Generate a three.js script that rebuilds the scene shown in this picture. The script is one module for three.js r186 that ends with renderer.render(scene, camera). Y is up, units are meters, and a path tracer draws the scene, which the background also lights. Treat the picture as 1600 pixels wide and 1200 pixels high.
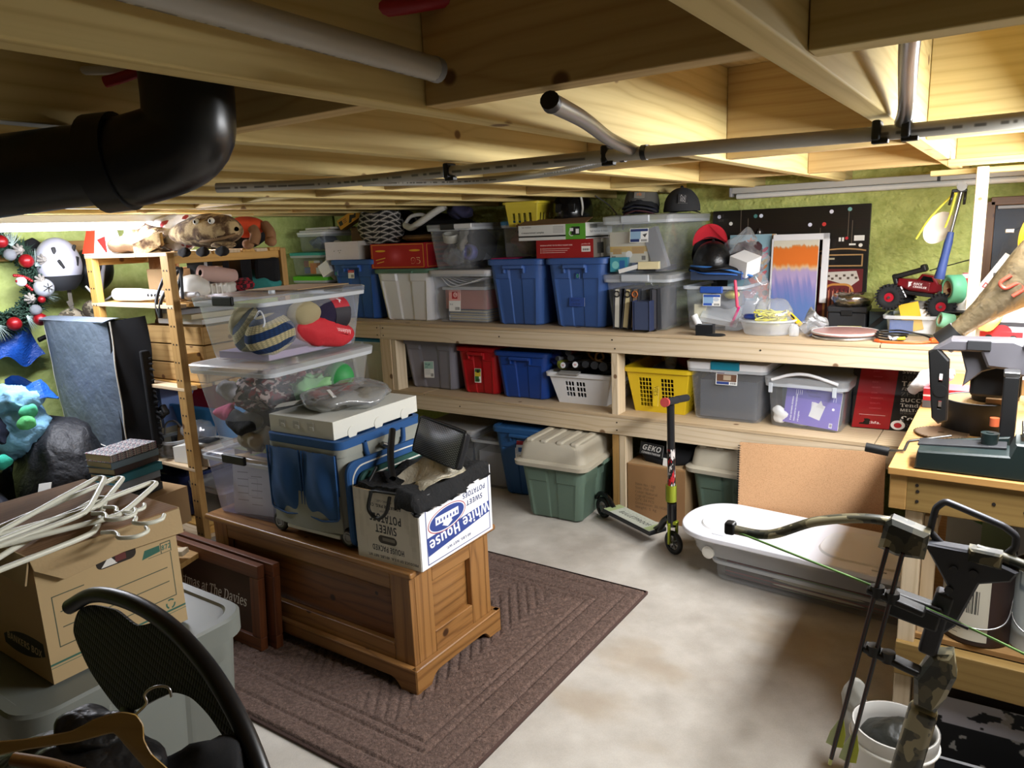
import * as THREE from 'three';
import { RoundedBoxGeometry } from 'three/addons/geometries/RoundedBoxGeometry.js';
import { mergeGeometries, mergeVertices, toCreasedNormals } from 'three/addons/utils/BufferGeometryUtils.js';
import { RectAreaLightUniformsLib } from 'three/addons/lights/RectAreaLightUniformsLib.js';

// ---------- camera, light, exposure ----------
const scene = new THREE.Scene();
scene.background = new THREE.Color(0x000000);
const camera = new THREE.PerspectiveCamera(55.12, 4 / 3, 0.03, 60);
camera.position.set(0, 1.45, 0);
camera.up.set(-0.079, 0.979, -0.19);
camera.lookAt(-0.555, 1.45 - 0.2012, -0.807);
const renderer = new THREE.WebGLRenderer({ antialias: true });
renderer.toneMapping = THREE.LinearToneMapping;
renderer.toneMappingExposure = 1.3;
renderer.shadowMap.enabled = true;
RectAreaLightUniformsLib.init();
// the strip lights: x, z centre, y of the tube, length (all run along z under the joists)
const STRIPS = [
  { x: 0.13, z: -2.32, y: 1.575, len: 1.8, k: 86, color: 0xf3f5f8, name: 'far' },
  { x: -3.42, z: -1.78, y: 1.565, len: 1.2, k: 56, color: 0xeff3ff, name: 'near' },
];

// ---------- helpers ----------
let seed = 7;
const rnd = () => { seed = (seed + 0x6d2b79f5) | 0; let t = Math.imul(seed ^ (seed >>> 15), 1 | seed); t = (t + Math.imul(t ^ (t >>> 7), 61 | t)) ^ t; return ((t ^ (t >>> 14)) >>> 0) / 4294967296; };
const rr = (a, b) => a + (b - a) * rnd();
const V = (x, y, z) => new THREE.Vector3(x, y, z);
const R = (d) => d * Math.PI / 180;
const names = {};
const numbered = (n) => { const k = names[n] = (names[n] ?? -1) + 1; return k ? n + '_' + String(k).padStart(3, '0') : n; };
function tag(o, label, category, group, kind) {
  if (label) o.userData.label = label;
  if (category) o.userData.category = category;
  if (group) o.userData.group = group;
  if (kind) o.userData.kind = kind;
  return o;
}
function mesh(name, geo, mat, parent = scene) {
  if (Array.isArray(geo)) geo = merge(geo);
  if (!geo.attributes.uv) geo = metric(geo, 'x');
  const m = new THREE.Mesh(geo, mat);
  m.name = parent === scene ? numbered(name) : partName(name, parent);
  m.castShadow = m.receiveShadow = true;
  parent.add(m);
  return m;
}
function partName(n, p) { let k = 0, c = n; const has = (x) => p.children.some((o) => o.name === x); while (has(c)) c = n + '_' + String(++k).padStart(3, '0'); return c; }
// a thing: a Group at its base whose children are its parts
function thing(name, label, category, pos = [0, 0, 0], ry = 0, group) {
  const o = new THREE.Group(); o.name = numbered(name); o.position.set(...pos); o.rotation.y = R(ry); scene.add(o);
  return tag(o, label, category, group);
}
// a thing that is one mesh
function solo(name, label, category, geo, mat, pos = [0, 0, 0], rot = [0, 0, 0], group) {
  const m = mesh(name, geo, mat); m.position.set(...pos); m.rotation.set(R(rot[0]), R(rot[1]), R(rot[2]));
  return tag(m, label, category, group);
}
const structure = (name, geo, mat, parent = scene) => { const m = mesh(name, geo, mat, parent); if (parent === scene) m.userData.kind = 'structure'; return m; };
function copyOf(o, label, pos, ry, group) {
  const c = o.clone(); c.name = numbered(o.name.replace(/_\d{3}$/, '')); scene.add(c);
  c.userData = { ...o.userData }; if (label) c.userData.label = label; if (group) c.userData.group = group;
  if (pos) c.position.set(...pos); if (ry !== undefined) c.rotation.y = R(ry);
  return c;
}
function merge(list) {
  const l = list.map((g) => { g = g.index ? g.toNonIndexed() : g; for (const k of Object.keys(g.attributes)) if (!['position', 'normal', 'uv'].includes(k)) g.deleteAttribute(k); if (!g.attributes.uv) g = metric(g, 'x'); g.morphAttributes = {}; return g; });
  return mergeGeometries(l);
}
const at = (g, x = 0, y = 0, z = 0, rx = 0, ry = 0, rz = 0, s) => { if (s) g.scale(...(Array.isArray(s) ? s : [s, s, s])); if (rx) g.rotateX(R(rx)); if (ry) g.rotateY(R(ry)); if (rz) g.rotateZ(R(rz)); g.translate(x, y, z); return g; };
// uv in metres from position and normal; the grain (u) runs along axis
function metric(g, axis = 'y', off = true) {
  if (g.index) g = g.toNonIndexed();
  const p = g.attributes.position, n = g.attributes.normal, uv = new Float32Array(p.count * 2), a = 'xyz'.indexOf(axis), o1 = off ? rnd() * 3 : 0, o2 = off ? rnd() * 3 : 0;
  for (let i = 0; i < p.count; i += 3) {
    const nn = [0, 0, 0]; for (let k = 0; k < 3; k++) { nn[0] += n.getX(i + k); nn[1] += n.getY(i + k); nn[2] += n.getZ(i + k); }
    let dom = 0; for (let k = 1; k < 3; k++) if (Math.abs(nn[k]) > Math.abs(nn[dom])) dom = k;
    const rest = [0, 1, 2].filter((k) => k !== dom);
    const u = rest.includes(a) ? a : rest[0], v = rest.find((k) => k !== u);
    for (let k = 0; k < 3; k++) { const q = [p.getX(i + k), p.getY(i + k), p.getZ(i + k)]; uv[(i + k) * 2] = q[u] + o1; uv[(i + k) * 2 + 1] = q[v] + o2 + (dom * 0.37); }
  }
  g.setAttribute('uv', new THREE.BufferAttribute(uv, 2));
  return g;
}
const box = (w, h, d, r = 0.004, x = 0, y = 0, z = 0, rx = 0, ry = 0, rz = 0) => at(new RoundedBoxGeometry(w, h, d, 1, Math.min(r, w / 2.01, h / 2.01, d / 2.01)), x, y, z, rx, ry, rz);
const sharp = (w, h, d, x = 0, y = 0, z = 0) => at(new THREE.BoxGeometry(w, h, d), x, y, z);
const cyl = (r0, r1, h, n = 24, x = 0, y = 0, z = 0, rx = 0, ry = 0, rz = 0, open = false) => at(new THREE.CylinderGeometry(r1, r0, h, n, 1, open), x, y, z, rx, ry, rz);
const wood = (w, h, d, axis, r = 0.003) => metric(box(w, h, d, r), axis);
const lathe = (pts, n = 32) => new THREE.LatheGeometry(pts.map((p) => new THREE.Vector2(p[0], p[1])), n);
const tube = (pts, r, n = 40, m = 8, closed = false, tension = 0.5) => new THREE.TubeGeometry(new THREE.CatmullRomCurve3(pts.map((p) => V(...p)), closed, 'catmullrom', tension), n, r, m, closed);
// straight-segment wire with rounded corners
function rod(pts, r, m = 8) {
  const path = new THREE.CurvePath();
  for (let i = 0; i + 1 < pts.length; i++) path.add(new THREE.LineCurve3(V(...pts[i]), V(...pts[i + 1])));
  return new THREE.TubeGeometry(path, Math.max(2, pts.length * 6), r, m, false);
}
function extrude(pts, depth, bevel = 0.002, holes = []) {
  const s = pts instanceof THREE.Shape ? pts : new THREE.Shape(pts.map((p) => new THREE.Vector2(...p)));
  for (const h of holes) s.holes.push(h instanceof THREE.Path ? h : new THREE.Path(h.map((p) => new THREE.Vector2(...p))));
  const g = new THREE.ExtrudeGeometry(s, { depth: depth - 2 * bevel, bevelEnabled: bevel > 0, bevelThickness: bevel, bevelSize: bevel, bevelOffset: -bevel, bevelSegments: 1, curveSegments: 16 });
  g.translate(0, 0, -depth / 2 + bevel); return g;
}
function rectHole(x, y, w, h, r = 0.003) {
  const p = new THREE.Path(), a = w / 2, b = h / 2;
  p.moveTo(x - a + r, y - b); p.lineTo(x + a - r, y - b); p.quadraticCurveTo(x + a, y - b, x + a, y - b + r); p.lineTo(x + a, y + b - r); p.quadraticCurveTo(x + a, y + b, x + a - r, y + b);
  p.lineTo(x - a + r, y + b); p.quadraticCurveTo(x - a, y + b, x - a, y + b - r); p.lineTo(x - a, y - b + r); p.quadraticCurveTo(x - a, y - b, x - a + r, y - b); return p;
}
function rectShape(w, h, r = 0.01, x = 0, y = 0) { const s = new THREE.Shape(); s.curves = rectHole(x, y, w, h, r).curves; return s; }
// stacked rounded rectangles: rings [y, w, d, r, insetFn?, cx?, cz?]; closed at bottom/top on request
function loft(rings, { bottom = true, top = true, per = 7, side = 14, crease = 0.6 } = {}) {
  const loop = ([y, w, d, r, inset, cx = 0, cz = 0]) => {
    const out = [], hw = w / 2, hd = d / 2; r = Math.min(r, hw, hd);
    const sides = [[-hw + r, hd, hw - r, hd, 0, 1], [hw, hd - r, hw, -hd + r, 1, 0], [hw - r, -hd, -hw + r, -hd, 0, -1], [-hw, -hd + r, -hw, hd - r, -1, 0]];
    sides.forEach(([x0, z0, x1, z1, nx, nz], k) => {
      for (let i = 0; i <= side; i++) { const t = i / side, e = inset ? inset(k, t * 2 - 1) : 0; out.push([x0 + (x1 - x0) * t - nx * e + cx, y, z0 + (z1 - z0) * t - nz * e + cz]); }
      const a0 = Math.atan2(nx, nz), ccx = (nx ? nx * (hw - r) : (k === 0 ? hw - r : -hw + r)), ccz = (nz ? nz * (hd - r) : (k === 1 ? -hd + r : hd - r));
      for (let i = 1; i < per; i++) { const a = a0 + Math.PI / 2 * i / per; out.push([ccx + Math.sin(a) * r + cx, y, ccz + Math.cos(a) * r + cz]); }
    });
    return out;
  };
  const L = rings.map(loop), n = L[0].length, pos = [], idx = [], uv = [];
  let run = 0; const per0 = []; for (let i = 0; i <= n; i++) { per0.push(run); const a = L[L.length - 1][i % n], b = L[L.length - 1][(i + 1) % n]; run += Math.hypot(a[0] - b[0], a[2] - b[2]); }
  let vr = 0;
  L.forEach((l, j) => { if (j) vr += Math.hypot(l[3][1] - L[j - 1][3][1], l[3][2] - L[j - 1][3][2]); for (let i = 0; i <= n; i++) { pos.push(...l[i % n]); uv.push(per0[i], vr); } });
  const m = n + 1;
  for (let j = 0; j + 1 < L.length; j++) for (let i = 0; i < n; i++) { const a = j * m + i, b = a + 1, c = a + m, d = c + 1; idx.push(a, b, d, a, d, c); }
  const cap = (l, up) => { const c = pos.length / 3, [, y] = l[0]; let x = 0, z = 0; l.forEach((p) => { x += p[0] / n; z += p[2] / n; }); pos.push(x, y, z); uv.push(x, z); for (let i = 0; i <= n; i++) { pos.push(...l[i % n]); uv.push(l[i % n][0], l[i % n][2]); } for (let i = 0; i < n; i++) up ? idx.push(c, c + 1 + i, c + 2 + i) : idx.push(c, c + 2 + i, c + 1 + i); };
  if (bottom) cap(L[0], false); if (top) cap(L[L.length - 1], true);
  let g = new THREE.BufferGeometry(); g.setAttribute('position', new THREE.Float32BufferAttribute(pos, 3)); g.setAttribute('uv', new THREE.Float32BufferAttribute(uv, 2)); g.setIndex(idx);
  g = g.toNonIndexed(); g.computeVertexNormals();
  return toCreasedNormals(g, crease);
}
// a grid surface: f(u, v) -> [x, y, z]
function sheet(f, nu, nv, thick = 0) {
  const pos = [], uv = [], idx = [];
  for (let j = 0; j <= nv; j++) for (let i = 0; i <= nu; i++) { pos.push(...f(i / nu, j / nv)); uv.push(i / nu, j / nv); }
  for (let j = 0; j < nv; j++) for (let i = 0; i < nu; i++) { const a = j * (nu + 1) + i, b = a + 1, c = a + nu + 1, d = c + 1; idx.push(a, b, d, a, d, c); }
  const g = new THREE.BufferGeometry(); g.setAttribute('position', new THREE.Float32BufferAttribute(pos, 3)); g.setAttribute('uv', new THREE.Float32BufferAttribute(uv, 2)); g.setIndex(idx); g.computeVertexNormals();
  if (!thick) return g;
  const h = g.clone(), p = h.attributes.position, n = h.attributes.normal;
  for (let i = 0; i < p.count; i++) p.setXYZ(i, p.getX(i) - n.getX(i) * thick, p.getY(i) - n.getY(i) * thick, p.getZ(i) - n.getZ(i) * thick);
  const ix = h.index.array; for (let i = 0; i < ix.length; i += 3) { const t = ix[i]; ix[i] = ix[i + 2]; ix[i + 2] = t; }
  h.computeVertexNormals();
  return merge([g, h]);
}
// noise
const hash = (x, y, s = 0) => { let h = Math.imul(x, 374761393) ^ Math.imul(y, 668265263) ^ Math.imul(s + 11, 1274126177); h = Math.imul(h ^ (h >>> 13), 1274126177); return ((h ^ (h >>> 16)) >>> 0) / 4294967295; };
function noise(x, y, s = 0, px = 0, py = 0) { // value noise, periodic in px, py cells when given
  const ix = Math.floor(x), iy = Math.floor(y), fx = x - ix, fy = y - iy, u = fx * fx * (3 - 2 * fx), v = fy * fy * (3 - 2 * fy);
  const w = (a, b) => hash(px ? ((a % px) + px) % px : a, py ? ((b % py) + py) % py : b, s);
  return (w(ix, iy) * (1 - u) + w(ix + 1, iy) * u) * (1 - v) + (w(ix, iy + 1) * (1 - u) + w(ix + 1, iy + 1) * u) * v;
}
const fbm = (x, y, s, px, py, o = 4) => { let a = 0.5, t = 0, k = 1, n = 0; for (let i = 0; i < o; i++) { t += a * noise(x * k, y * k, s + i * 7, px * k, py * k); n += a; a *= 0.5; k *= 2; } return t / n; };
function lumpy(g, amp, freq, s = 0) { // pushes the points of a closed shape in and out, seams kept shut
  const p = g.attributes.position;
  for (let i = 0; i < p.count; i++) { const x = p.getX(i), y = p.getY(i), z = p.getZ(i); const q = (a, b, k) => (fbm(a * freq + 31, b * freq + 17, s + k, 0, 0, 3) - 0.5) * 2 * amp; p.setXYZ(i, x + q(y, z, 1), y + q(x, z, 2), z + q(x, y, 3)); }
  g.computeVertexNormals(); return g;
}
const smooth = (g, a = 1) => { g = g.clone(); g.deleteAttribute('normal'); const u = g.attributes.uv; if (u) g.deleteAttribute('uv'); g = mergeVertices(g, 1e-5); g.computeVertexNormals(); return g; };
function blob(rx, ry, rz, amp = 0, freq = 8, s = 0, n = 24) { return lumpy(smooth(at(new THREE.SphereGeometry(1, n, Math.round(n * 0.7)), 0, 0, 0, 0, 0, 0, [rx, ry, rz])), amp, freq, s); }
// textures
function dataTex(w, h, f, { srgb = true, rep = [1, 1] } = {}) {
  const d = new Uint8Array(w * h * 4);
  for (let y = 0; y < h; y++) for (let x = 0; x < w; x++) { const c = f(x / w, y / h), o = (y * w + x) * 4; if (typeof c === 'number') d[o] = d[o + 1] = d[o + 2] = c; else { d[o] = c[0]; d[o + 1] = c[1]; d[o + 2] = c[2]; } d[o + 3] = 255; }
  const t = new THREE.DataTexture(d, w, h); t.wrapS = t.wrapT = THREE.RepeatWrapping; t.magFilter = t.minFilter = THREE.LinearFilter; t.repeat.set(...rep); if (srgb) t.colorSpace = THREE.SRGBColorSpace; t.needsUpdate = true; return t;
}
function print(w, h, draw) { // flat print on a face
  const c = document.createElement('canvas'); c.width = w; c.height = h; const x = c.getContext('2d'); draw(x, w, h);
  const t = new THREE.CanvasTexture(c); t.colorSpace = THREE.SRGBColorSpace; t.magFilter = THREE.LinearFilter; return t;
}
const txt = (x, s, px, py, size, col = '#111', font = 'sans-serif', o = {}) => { x.save(); x.translate(px, py); if (o.rot) x.rotate(R(o.rot)); if (o.sx) x.scale(o.sx, 1); x.fillStyle = col; x.font = (o.bold ? 'bold ' : '') + (o.it ? 'italic ' : '') + size + 'px ' + font; x.textAlign = o.al || 'left'; x.textBaseline = 'middle'; x.fillText(s, 0, 0); x.restore(); };
const mix3 = (a, b, t) => [a[0] + (b[0] - a[0]) * t, a[1] + (b[1] - a[1]) * t, a[2] + (b[2] - a[2]) * t];
const clamp = (x, a = 0, b = 1) => Math.min(b, Math.max(a, x));
const sm = (a, b, x) => { const t = clamp((x - a) / (b - a)); return t * t * (3 - 2 * t); };

// ---------- materials ----------
function woodTex(pale, dark, knotC, s, rings = 9) {
  const knots = []; for (let i = 0; i < 7; i++) knots.push([hash(i, 1, s), hash(i, 2, s), 0.006 + 0.012 * hash(i, 3, s)]);
  return dataTex(1024, 512, (u, v) => {
    let bend = 0, kn = 0;
    for (const [ku, kv, kr] of knots) { let du = (u - ku); du -= Math.round(du); let dv = v - kv; dv -= Math.round(dv); const x = du * 2, y = dv * 0.5, d = Math.hypot(x * 0.55, y) / kr; bend += Math.sign(dv) * 0.10 * Math.exp(-d * d * 0.12); kn = Math.max(kn, 1 - sm(0.6, 1.2, Math.hypot(x, y * 1.15) / kr)); }
    const w = v + bend * 0.35 + (fbm(u * 3, v * 4, s, 3, 4, 3) - 0.5) * 0.10;
    const r = Math.abs(((w * rings * 2) % 1 + 1) % 1 - 0.5) * 2, ring = Math.pow(r, 3);
    const fine = fbm(u * 8, v * 128, s + 3, 8, 128, 2), mott = fbm(u * 4, v * 6, s + 5, 4, 6, 3);
    let c = mix3(pale, dark, clamp(ring * 0.62 + (fine - 0.5) * 0.5 + (mott - 0.5) * 0.6));
    return mix3(c, knotC, kn * 0.85);
  }, { rep: [0.5, 2] });
}
const S = (o) => new THREE.MeshStandardMaterial(o), P = (o) => new THREE.MeshPhysicalMaterial(o);
const pineT = woodTex([228, 214, 174], [200, 180, 134], [112, 82, 52], 2);
const fleckT = dataTex(256, 256, (u, v) => 128 + 60 * (fbm(u * 64, v * 64, 9, 64, 64, 2) - 0.5) * 2, { srgb: false, rep: [4, 4] });
const weaveT = dataTex(128, 128, (u, v) => 128 + 70 * Math.sin(u * 32 * 6.2832) * Math.sin(v * 32 * 6.2832) + 30 * (hash(u * 128 | 0, v * 128 | 0) - 0.5), { srgb: false, rep: [12, 12] });
const crumpleT = dataTex(512, 512, (u, v) => { const a = fbm(u * 6, v * 6, 31, 6, 6, 5), b = fbm(u * 9 + 3, v * 9, 47, 9, 9, 4); return 255 * clamp(Math.abs(a - 0.5) * 2.4 + Math.abs(b - 0.5) * 1.4); }, { srgb: false, rep: [3, 3] });
const M = {
  joist: S({ map: pineT, color: 0xe6dcb8, roughness: 0.75 }),
  joistB: S({ map: pineT, color: 0xdcc8a6, roughness: 0.78 }),
  pine: S({ map: pineT, color: 0xefe8f2, roughness: 0.65 }),
  pineB: S({ map: pineT, color: 0xe6dadc, roughness: 0.68 }),
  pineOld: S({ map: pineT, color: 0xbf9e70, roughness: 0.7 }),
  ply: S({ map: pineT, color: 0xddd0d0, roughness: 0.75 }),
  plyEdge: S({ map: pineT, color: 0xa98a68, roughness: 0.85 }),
  black: S({ color: 0x0b0b0c, roughness: 0.5 }),
  blackGloss: S({ color: 0x0a0a0c, roughness: 0.22 }),
  blackCloth: S({ color: 0x0e0e11, roughness: 0.95, bumpMap: weaveT, bumpScale: 0.0006 }),
  dark: S({ color: 0x222326, roughness: 0.6 }),
  grey: S({ color: 0x8c8c8e, roughness: 0.5 }),
  white: S({ color: 0xe8e8ea, roughness: 0.42 }),
  offwhite: S({ color: 0xd9d6cd, roughness: 0.6 }),
  paper: S({ color: 0xe6e4df, roughness: 0.9 }),
  pages: S({ color: 0xcbbf9f, roughness: 0.95 }),
  steel: S({ color: 0x9a9a9a, roughness: 0.32, metalness: 1 }),
  steelDark: S({ color: 0x4a4a4c, roughness: 0.4, metalness: 1 }),
  foil: S({ color: 0xb9b6ae, roughness: 0.25, metalness: 1, bumpMap: crumpleT, bumpScale: 0.0012 }),
  screw: S({ color: 0x2b2520, roughness: 0.6, metalness: 0.4 }),
  card: S({ color: 0xa98a62, roughness: 0.9, bumpMap: fleckT, bumpScale: 0.0004 }),
  cardDark: S({ color: 0x8a6a47, roughness: 0.92 }),
  red: S({ color: 0xb5121b, roughness: 0.42 }),
  yellow: S({ color: 0xe8c51c, roughness: 0.42 }),
  blueTote: S({ color: 0x2f5ba4, roughness: 0.42, bumpMap: fleckT, bumpScale: 0.0003 }),
  navyTote: S({ color: 0x3a5b98, roughness: 0.42, bumpMap: fleckT, bumpScale: 0.0003 }),
  tealBlue: S({ color: 0x1f4f80, roughness: 0.5, bumpMap: fleckT, bumpScale: 0.0003 }),
  greyTote: S({ color: 0x86858f, roughness: 0.5, bumpMap: fleckT, bumpScale: 0.0003 }),
  redTote: S({ color: 0xb3131c, roughness: 0.4, bumpMap: fleckT, bumpScale: 0.0003 }),
  greenTote: S({ color: 0x5c7162, roughness: 0.55, bumpMap: fleckT, bumpScale: 0.0004 }),
  beigeLid: S({ color: 0xb3ab98, roughness: 0.6, bumpMap: fleckT, bumpScale: 0.0004 }),
  clear: P({ color: 0xfafcff, roughness: 0.18, transmission: 0.9, thickness: 0, side: THREE.DoubleSide, ior: 1.45 }),
  clearHaze: P({ color: 0xf6f8fa, roughness: 0.28, transmission: 0.72, thickness: 0, side: THREE.DoubleSide, ior: 1.45 }),
  clearRim: P({ color: 0xe6ebf0, roughness: 0.3, transmission: 0.45, thickness: 0, side: THREE.DoubleSide }),
  film: P({ color: 0xf2f4f6, roughness: 0.12, transmission: 0.85, thickness: 0, side: THREE.DoubleSide, bumpMap: crumpleT, bumpScale: 0.0018 }),
};
const stick = (map, rough = 0.6) => S({ map, roughness: rough });
// a flat printed label or panel that stands 1 mm proud
function label3(name, map, w, h, parent, pos, rot = [0, 0, 0], rough = 0.6, t = 0.0015) {
  const side = S({ color: 0xd8d6d0, roughness: 0.8 });
  const m = mesh(name, new THREE.BoxGeometry(w, h, t), [side, side, side, side, stick(map, rough), side], parent);
  m.position.set(...pos); m.rotation.set(R(rot[0]), R(rot[1]), R(rot[2])); return m;
}
// ---------- the room ----------
const XL = -4.2, XR = 2.4, ZB = -3.87, ZF = 3.0, CY = 1.615, JH = 0.235;
// poured concrete floor
{
  const map = dataTex(1024, 1024, (u, v) => {
    const a = fbm(u * 5, v * 5, 1, 5, 5, 5), b = fbm(u * 22, v * 22, 3, 22, 22, 4), f = hash(u * 1024 | 0, v * 1024 | 0, 5), st = sm(0.60, 0.78, fbm(u * 4 + 7, v * 7, 8, 4, 7, 5));
    let c = mix3([196, 190, 180], [160, 152, 141], clamp((a - 0.5) * 1.1 + (b - 0.5) * 1.0 + 0.35 + (f - 0.5) * 0.22));
    return mix3(c, [158, 138, 112], st * 0.4);
  }, { rep: [0.5, 0.5] });
  const bump = dataTex(512, 512, (u, v) => 255 * fbm(u * 40, v * 40, 12, 40, 40, 4), { srgb: false, rep: [0.5, 0.5] });
  structure('floor', metric(sharp(XR - XL + 0.4, 0.2, ZF - ZB + 0.4, (XR + XL) / 2, -0.1, (ZF + ZB) / 2), 'x', false), S({ map, bumpMap: bump, bumpScale: 0.0015, roughness: 0.72 }));
}
// walls: sprayed foam painted green at the back, smoother on the left
const foamBump = dataTex(1024, 1024, (u, v) => { const a = fbm(u * 26 + 2 * noise(u * 9, v * 9, 3, 9, 9), v * 40, 21, 26, 40, 4), b = fbm(u * 90, v * 90, 27, 90, 90, 3); return 255 * clamp(0.75 * a + 0.35 * b - 0.05); }, { srgb: false, rep: [1, 1] });
const greenT = dataTex(512, 512, (u, v) => { const a = fbm(u * 12, v * 12, 61, 12, 12, 4), b = fbm(u * 60, v * 60, 63, 60, 60, 3); return mix3([198, 204, 120], [170, 178, 94], clamp((a - 0.5) * 1.8 + (b - 0.5) * 1.2 + 0.4)); }, { rep: [1, 1] });
const greenL = dataTex(512, 512, (u, v) => { const a = fbm(u * 12, v * 12, 71, 12, 12, 4), b = fbm(u * 60, v * 60, 73, 60, 60, 3); return mix3([192, 204, 126], [170, 184, 102], clamp((a - 0.5) * 1.8 + (b - 0.5) * 1.0 + 0.4)); }, { rep: [1, 1] });
const wallBack = S({ map: greenT, bumpMap: foamBump, bumpScale: 0.012, roughness: 0.8 }), wallLeft = S({ map: greenL, bumpMap: foamBump, bumpScale: 0.005, roughness: 0.85 });
const plain = S({ color: 0x8d8a7c, roughness: 0.9 });
{
  // the foam's swells are real: a slab whose front face is displaced
  const W = XR - XL, H = CY + JH + 0.1;
  const g = sheet((u, v) => { const x = XL + W * u, y = H * v; return [x, y, ZB - 0.012 + 0.035 * (fbm(x * 4 + 40, y * 4 + 9, 5, 0, 0, 3) - 0.5) + 0.012 * (fbm(x * 22 + 80, y * 26 + 9, 6, 0, 0, 2) - 0.5)]; }, 300, 90);
  structure('wall_back', [metric(g, 'x', false), metric(sharp(W + 0.4, H, 0.2, (XL + XR) / 2, H / 2, ZB - 0.15), 'x')], wallBack);
  const gl = sheet((u, v) => { const z = ZF - (ZF - ZB) * u, y = H * v; return [XL - 0.006 + 0.018 * (fbm(z * 3 + 40, y * 3 + 9, 15, 0, 0, 3) - 0.5), y, z]; }, 160, 50);
  const i = gl.index.array; gl.computeVertexNormals(); if (gl.attributes.normal.getX(0) < 0) { for (let k = 0; k < i.length; k += 3) { const t = i[k]; i[k] = i[k + 2]; i[k + 2] = t; } gl.computeVertexNormals(); }
  structure('wall_left', [metric(gl, 'z', false), metric(sharp(0.2, H, ZF - ZB + 0.4, XL - 0.13, H / 2, (ZF + ZB) / 2), 'z')], wallLeft);
  structure('wall_right', metric(sharp(0.2, H, ZF - ZB + 0.4, XR + 0.1, H / 2, (ZF + ZB) / 2), 'z'), plain);
  structure('wall_front', metric(sharp(W + 0.4, H, 0.2, (XL + XR) / 2, H / 2, ZF + 0.1), 'x'), plain);
}
structure('ceiling', metric(sharp(XR - XL + 0.4, 0.02, ZF - ZB + 0.4, (XR + XL) / 2, CY + JH + 0.01, (ZF + ZB) / 2), 'z'), M.joistB);
// joists run to the back wall, solid blocking sits between them
const JX = [-3.93, -3.525, -3.12, -2.715, -2.31, -1.905, -1.498, -1.088, -0.688, -0.214, 0.2, 0.605, 1.01, 1.415, 1.82, 2.225];
JX.forEach((x) => structure('joist', at(wood(0.038, JH, ZF - ZB - 0.02, 'z', 0.003), x, CY + JH / 2, (ZF + ZB) / 2), M.joist));
for (let k = 0; k + 1 < JX.length; k++) {
  const x0 = JX[k] + 0.02, x1 = JX[k + 1] - 0.02, xm = (x0 + x1) / 2, st = k % 2 ? 0.02 : -0.02;
  for (const z of [0.55, -0.815, -2.05, -2.98]) {
    const zz = z + st + (z === -0.815 ? (xm > -0.214 ? -0.065 : xm > -0.688 ? -0.02 : 0.05) : 0) - st * (z === -0.815 ? 1 : 0);
    structure('blocking', at(wood(x1 - x0, JH - 0.004, 0.038, 'x', 0.002), xm, CY + JH / 2 + 0.002, zz + 0.019), k % 3 ? M.joistB : M.joist);
  }
}
// short ledger strips nailed under the joists by the window
for (const [x, z, w] of [[0.05, -3.33, 0.7], [0.1, -2.72, 0.6]]) structure('ledger', at(wood(w, 0.02, 0.06, 'x'), x, CY - 0.011, z), M.joist);
// ---------- lights ----------
const enamel = S({ color: 0xdedcd6, roughness: 0.45 }), tubeOff = S({ color: 0xc9c9c4, roughness: 0.35 });
STRIPS.forEach((s, i) => {
  const t = thing('strip_light', i ? 'lit fluorescent strip under the joists over the wreath and helmets' : 'lit fluorescent strip over the workbench', 'light', [s.x, s.y, s.z], 0);
  mesh('housing', metric(box(0.13, 0.034, s.len + 0.06, 0.006, 0, 0.022, 0), 'z'), enamel, t);
  const glow = new THREE.MeshStandardMaterial({ color: 0xffffff, emissive: s.color, emissiveIntensity: i ? 11 : 9, roughness: 0.4 });
  for (const sx of [-0.035, 0.035]) { const m = mesh('tube', cyl(0.0125, 0.0125, s.len, 16, sx, -0.013, 0, 90), glow, t); m.castShadow = false; }
  for (const sz of [-1, 1]) mesh('end_cap', box(0.13, 0.05, 0.02, 0.005, 0, 0.008, sz * (s.len / 2 + 0.02)), enamel, t);
  // light of the tubes: one area light down and one tilted to each side
  for (const [ang, k] of [[0, 1], [58, 0.9], [-58, 0.9]]) {
    const L = new THREE.RectAreaLight(s.color, s.k * k, 0.07, s.len);
    const dx = Math.sin(R(ang)), dy = -Math.cos(R(ang));
    L.position.set(s.x + dx * 0.055, s.y - 0.03 + dy * 0.012, s.z); L.up.set(0, 0, 1); L.lookAt(s.x + dx * 5, s.y - 0.03 + dy * 5, s.z);
    L.name = 'strip'; scene.add(L);
  }
});
{
  const t = thing('strip_light', 'long unlit grey strip light on the back wall above the dark car poster', 'light', [0.05, 1.593, -3.72], 0);
  mesh('housing', metric(box(2.46, 0.03, 0.09, 0.004, 0, 0.012, 0), 'x'), S({ color: 0xa9a79f, roughness: 0.5 }), t);
  for (const sz of [-0.022, 0.022]) mesh('tube', cyl(0.0125, 0.0125, 2.42, 14, 0, -0.016, sz, 0, 0, 90), tubeOff, t);
  mesh('joint', box(0.012, 0.034, 0.094, 0.002, -0.35, 0.012, 0), M.dark, t);
  for (const sx of [-1, 1]) mesh('end_cap', box(0.012, 0.045, 0.092, 0.003, sx * 1.236, 0.005, 0), M.grey, t);
}
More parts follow.
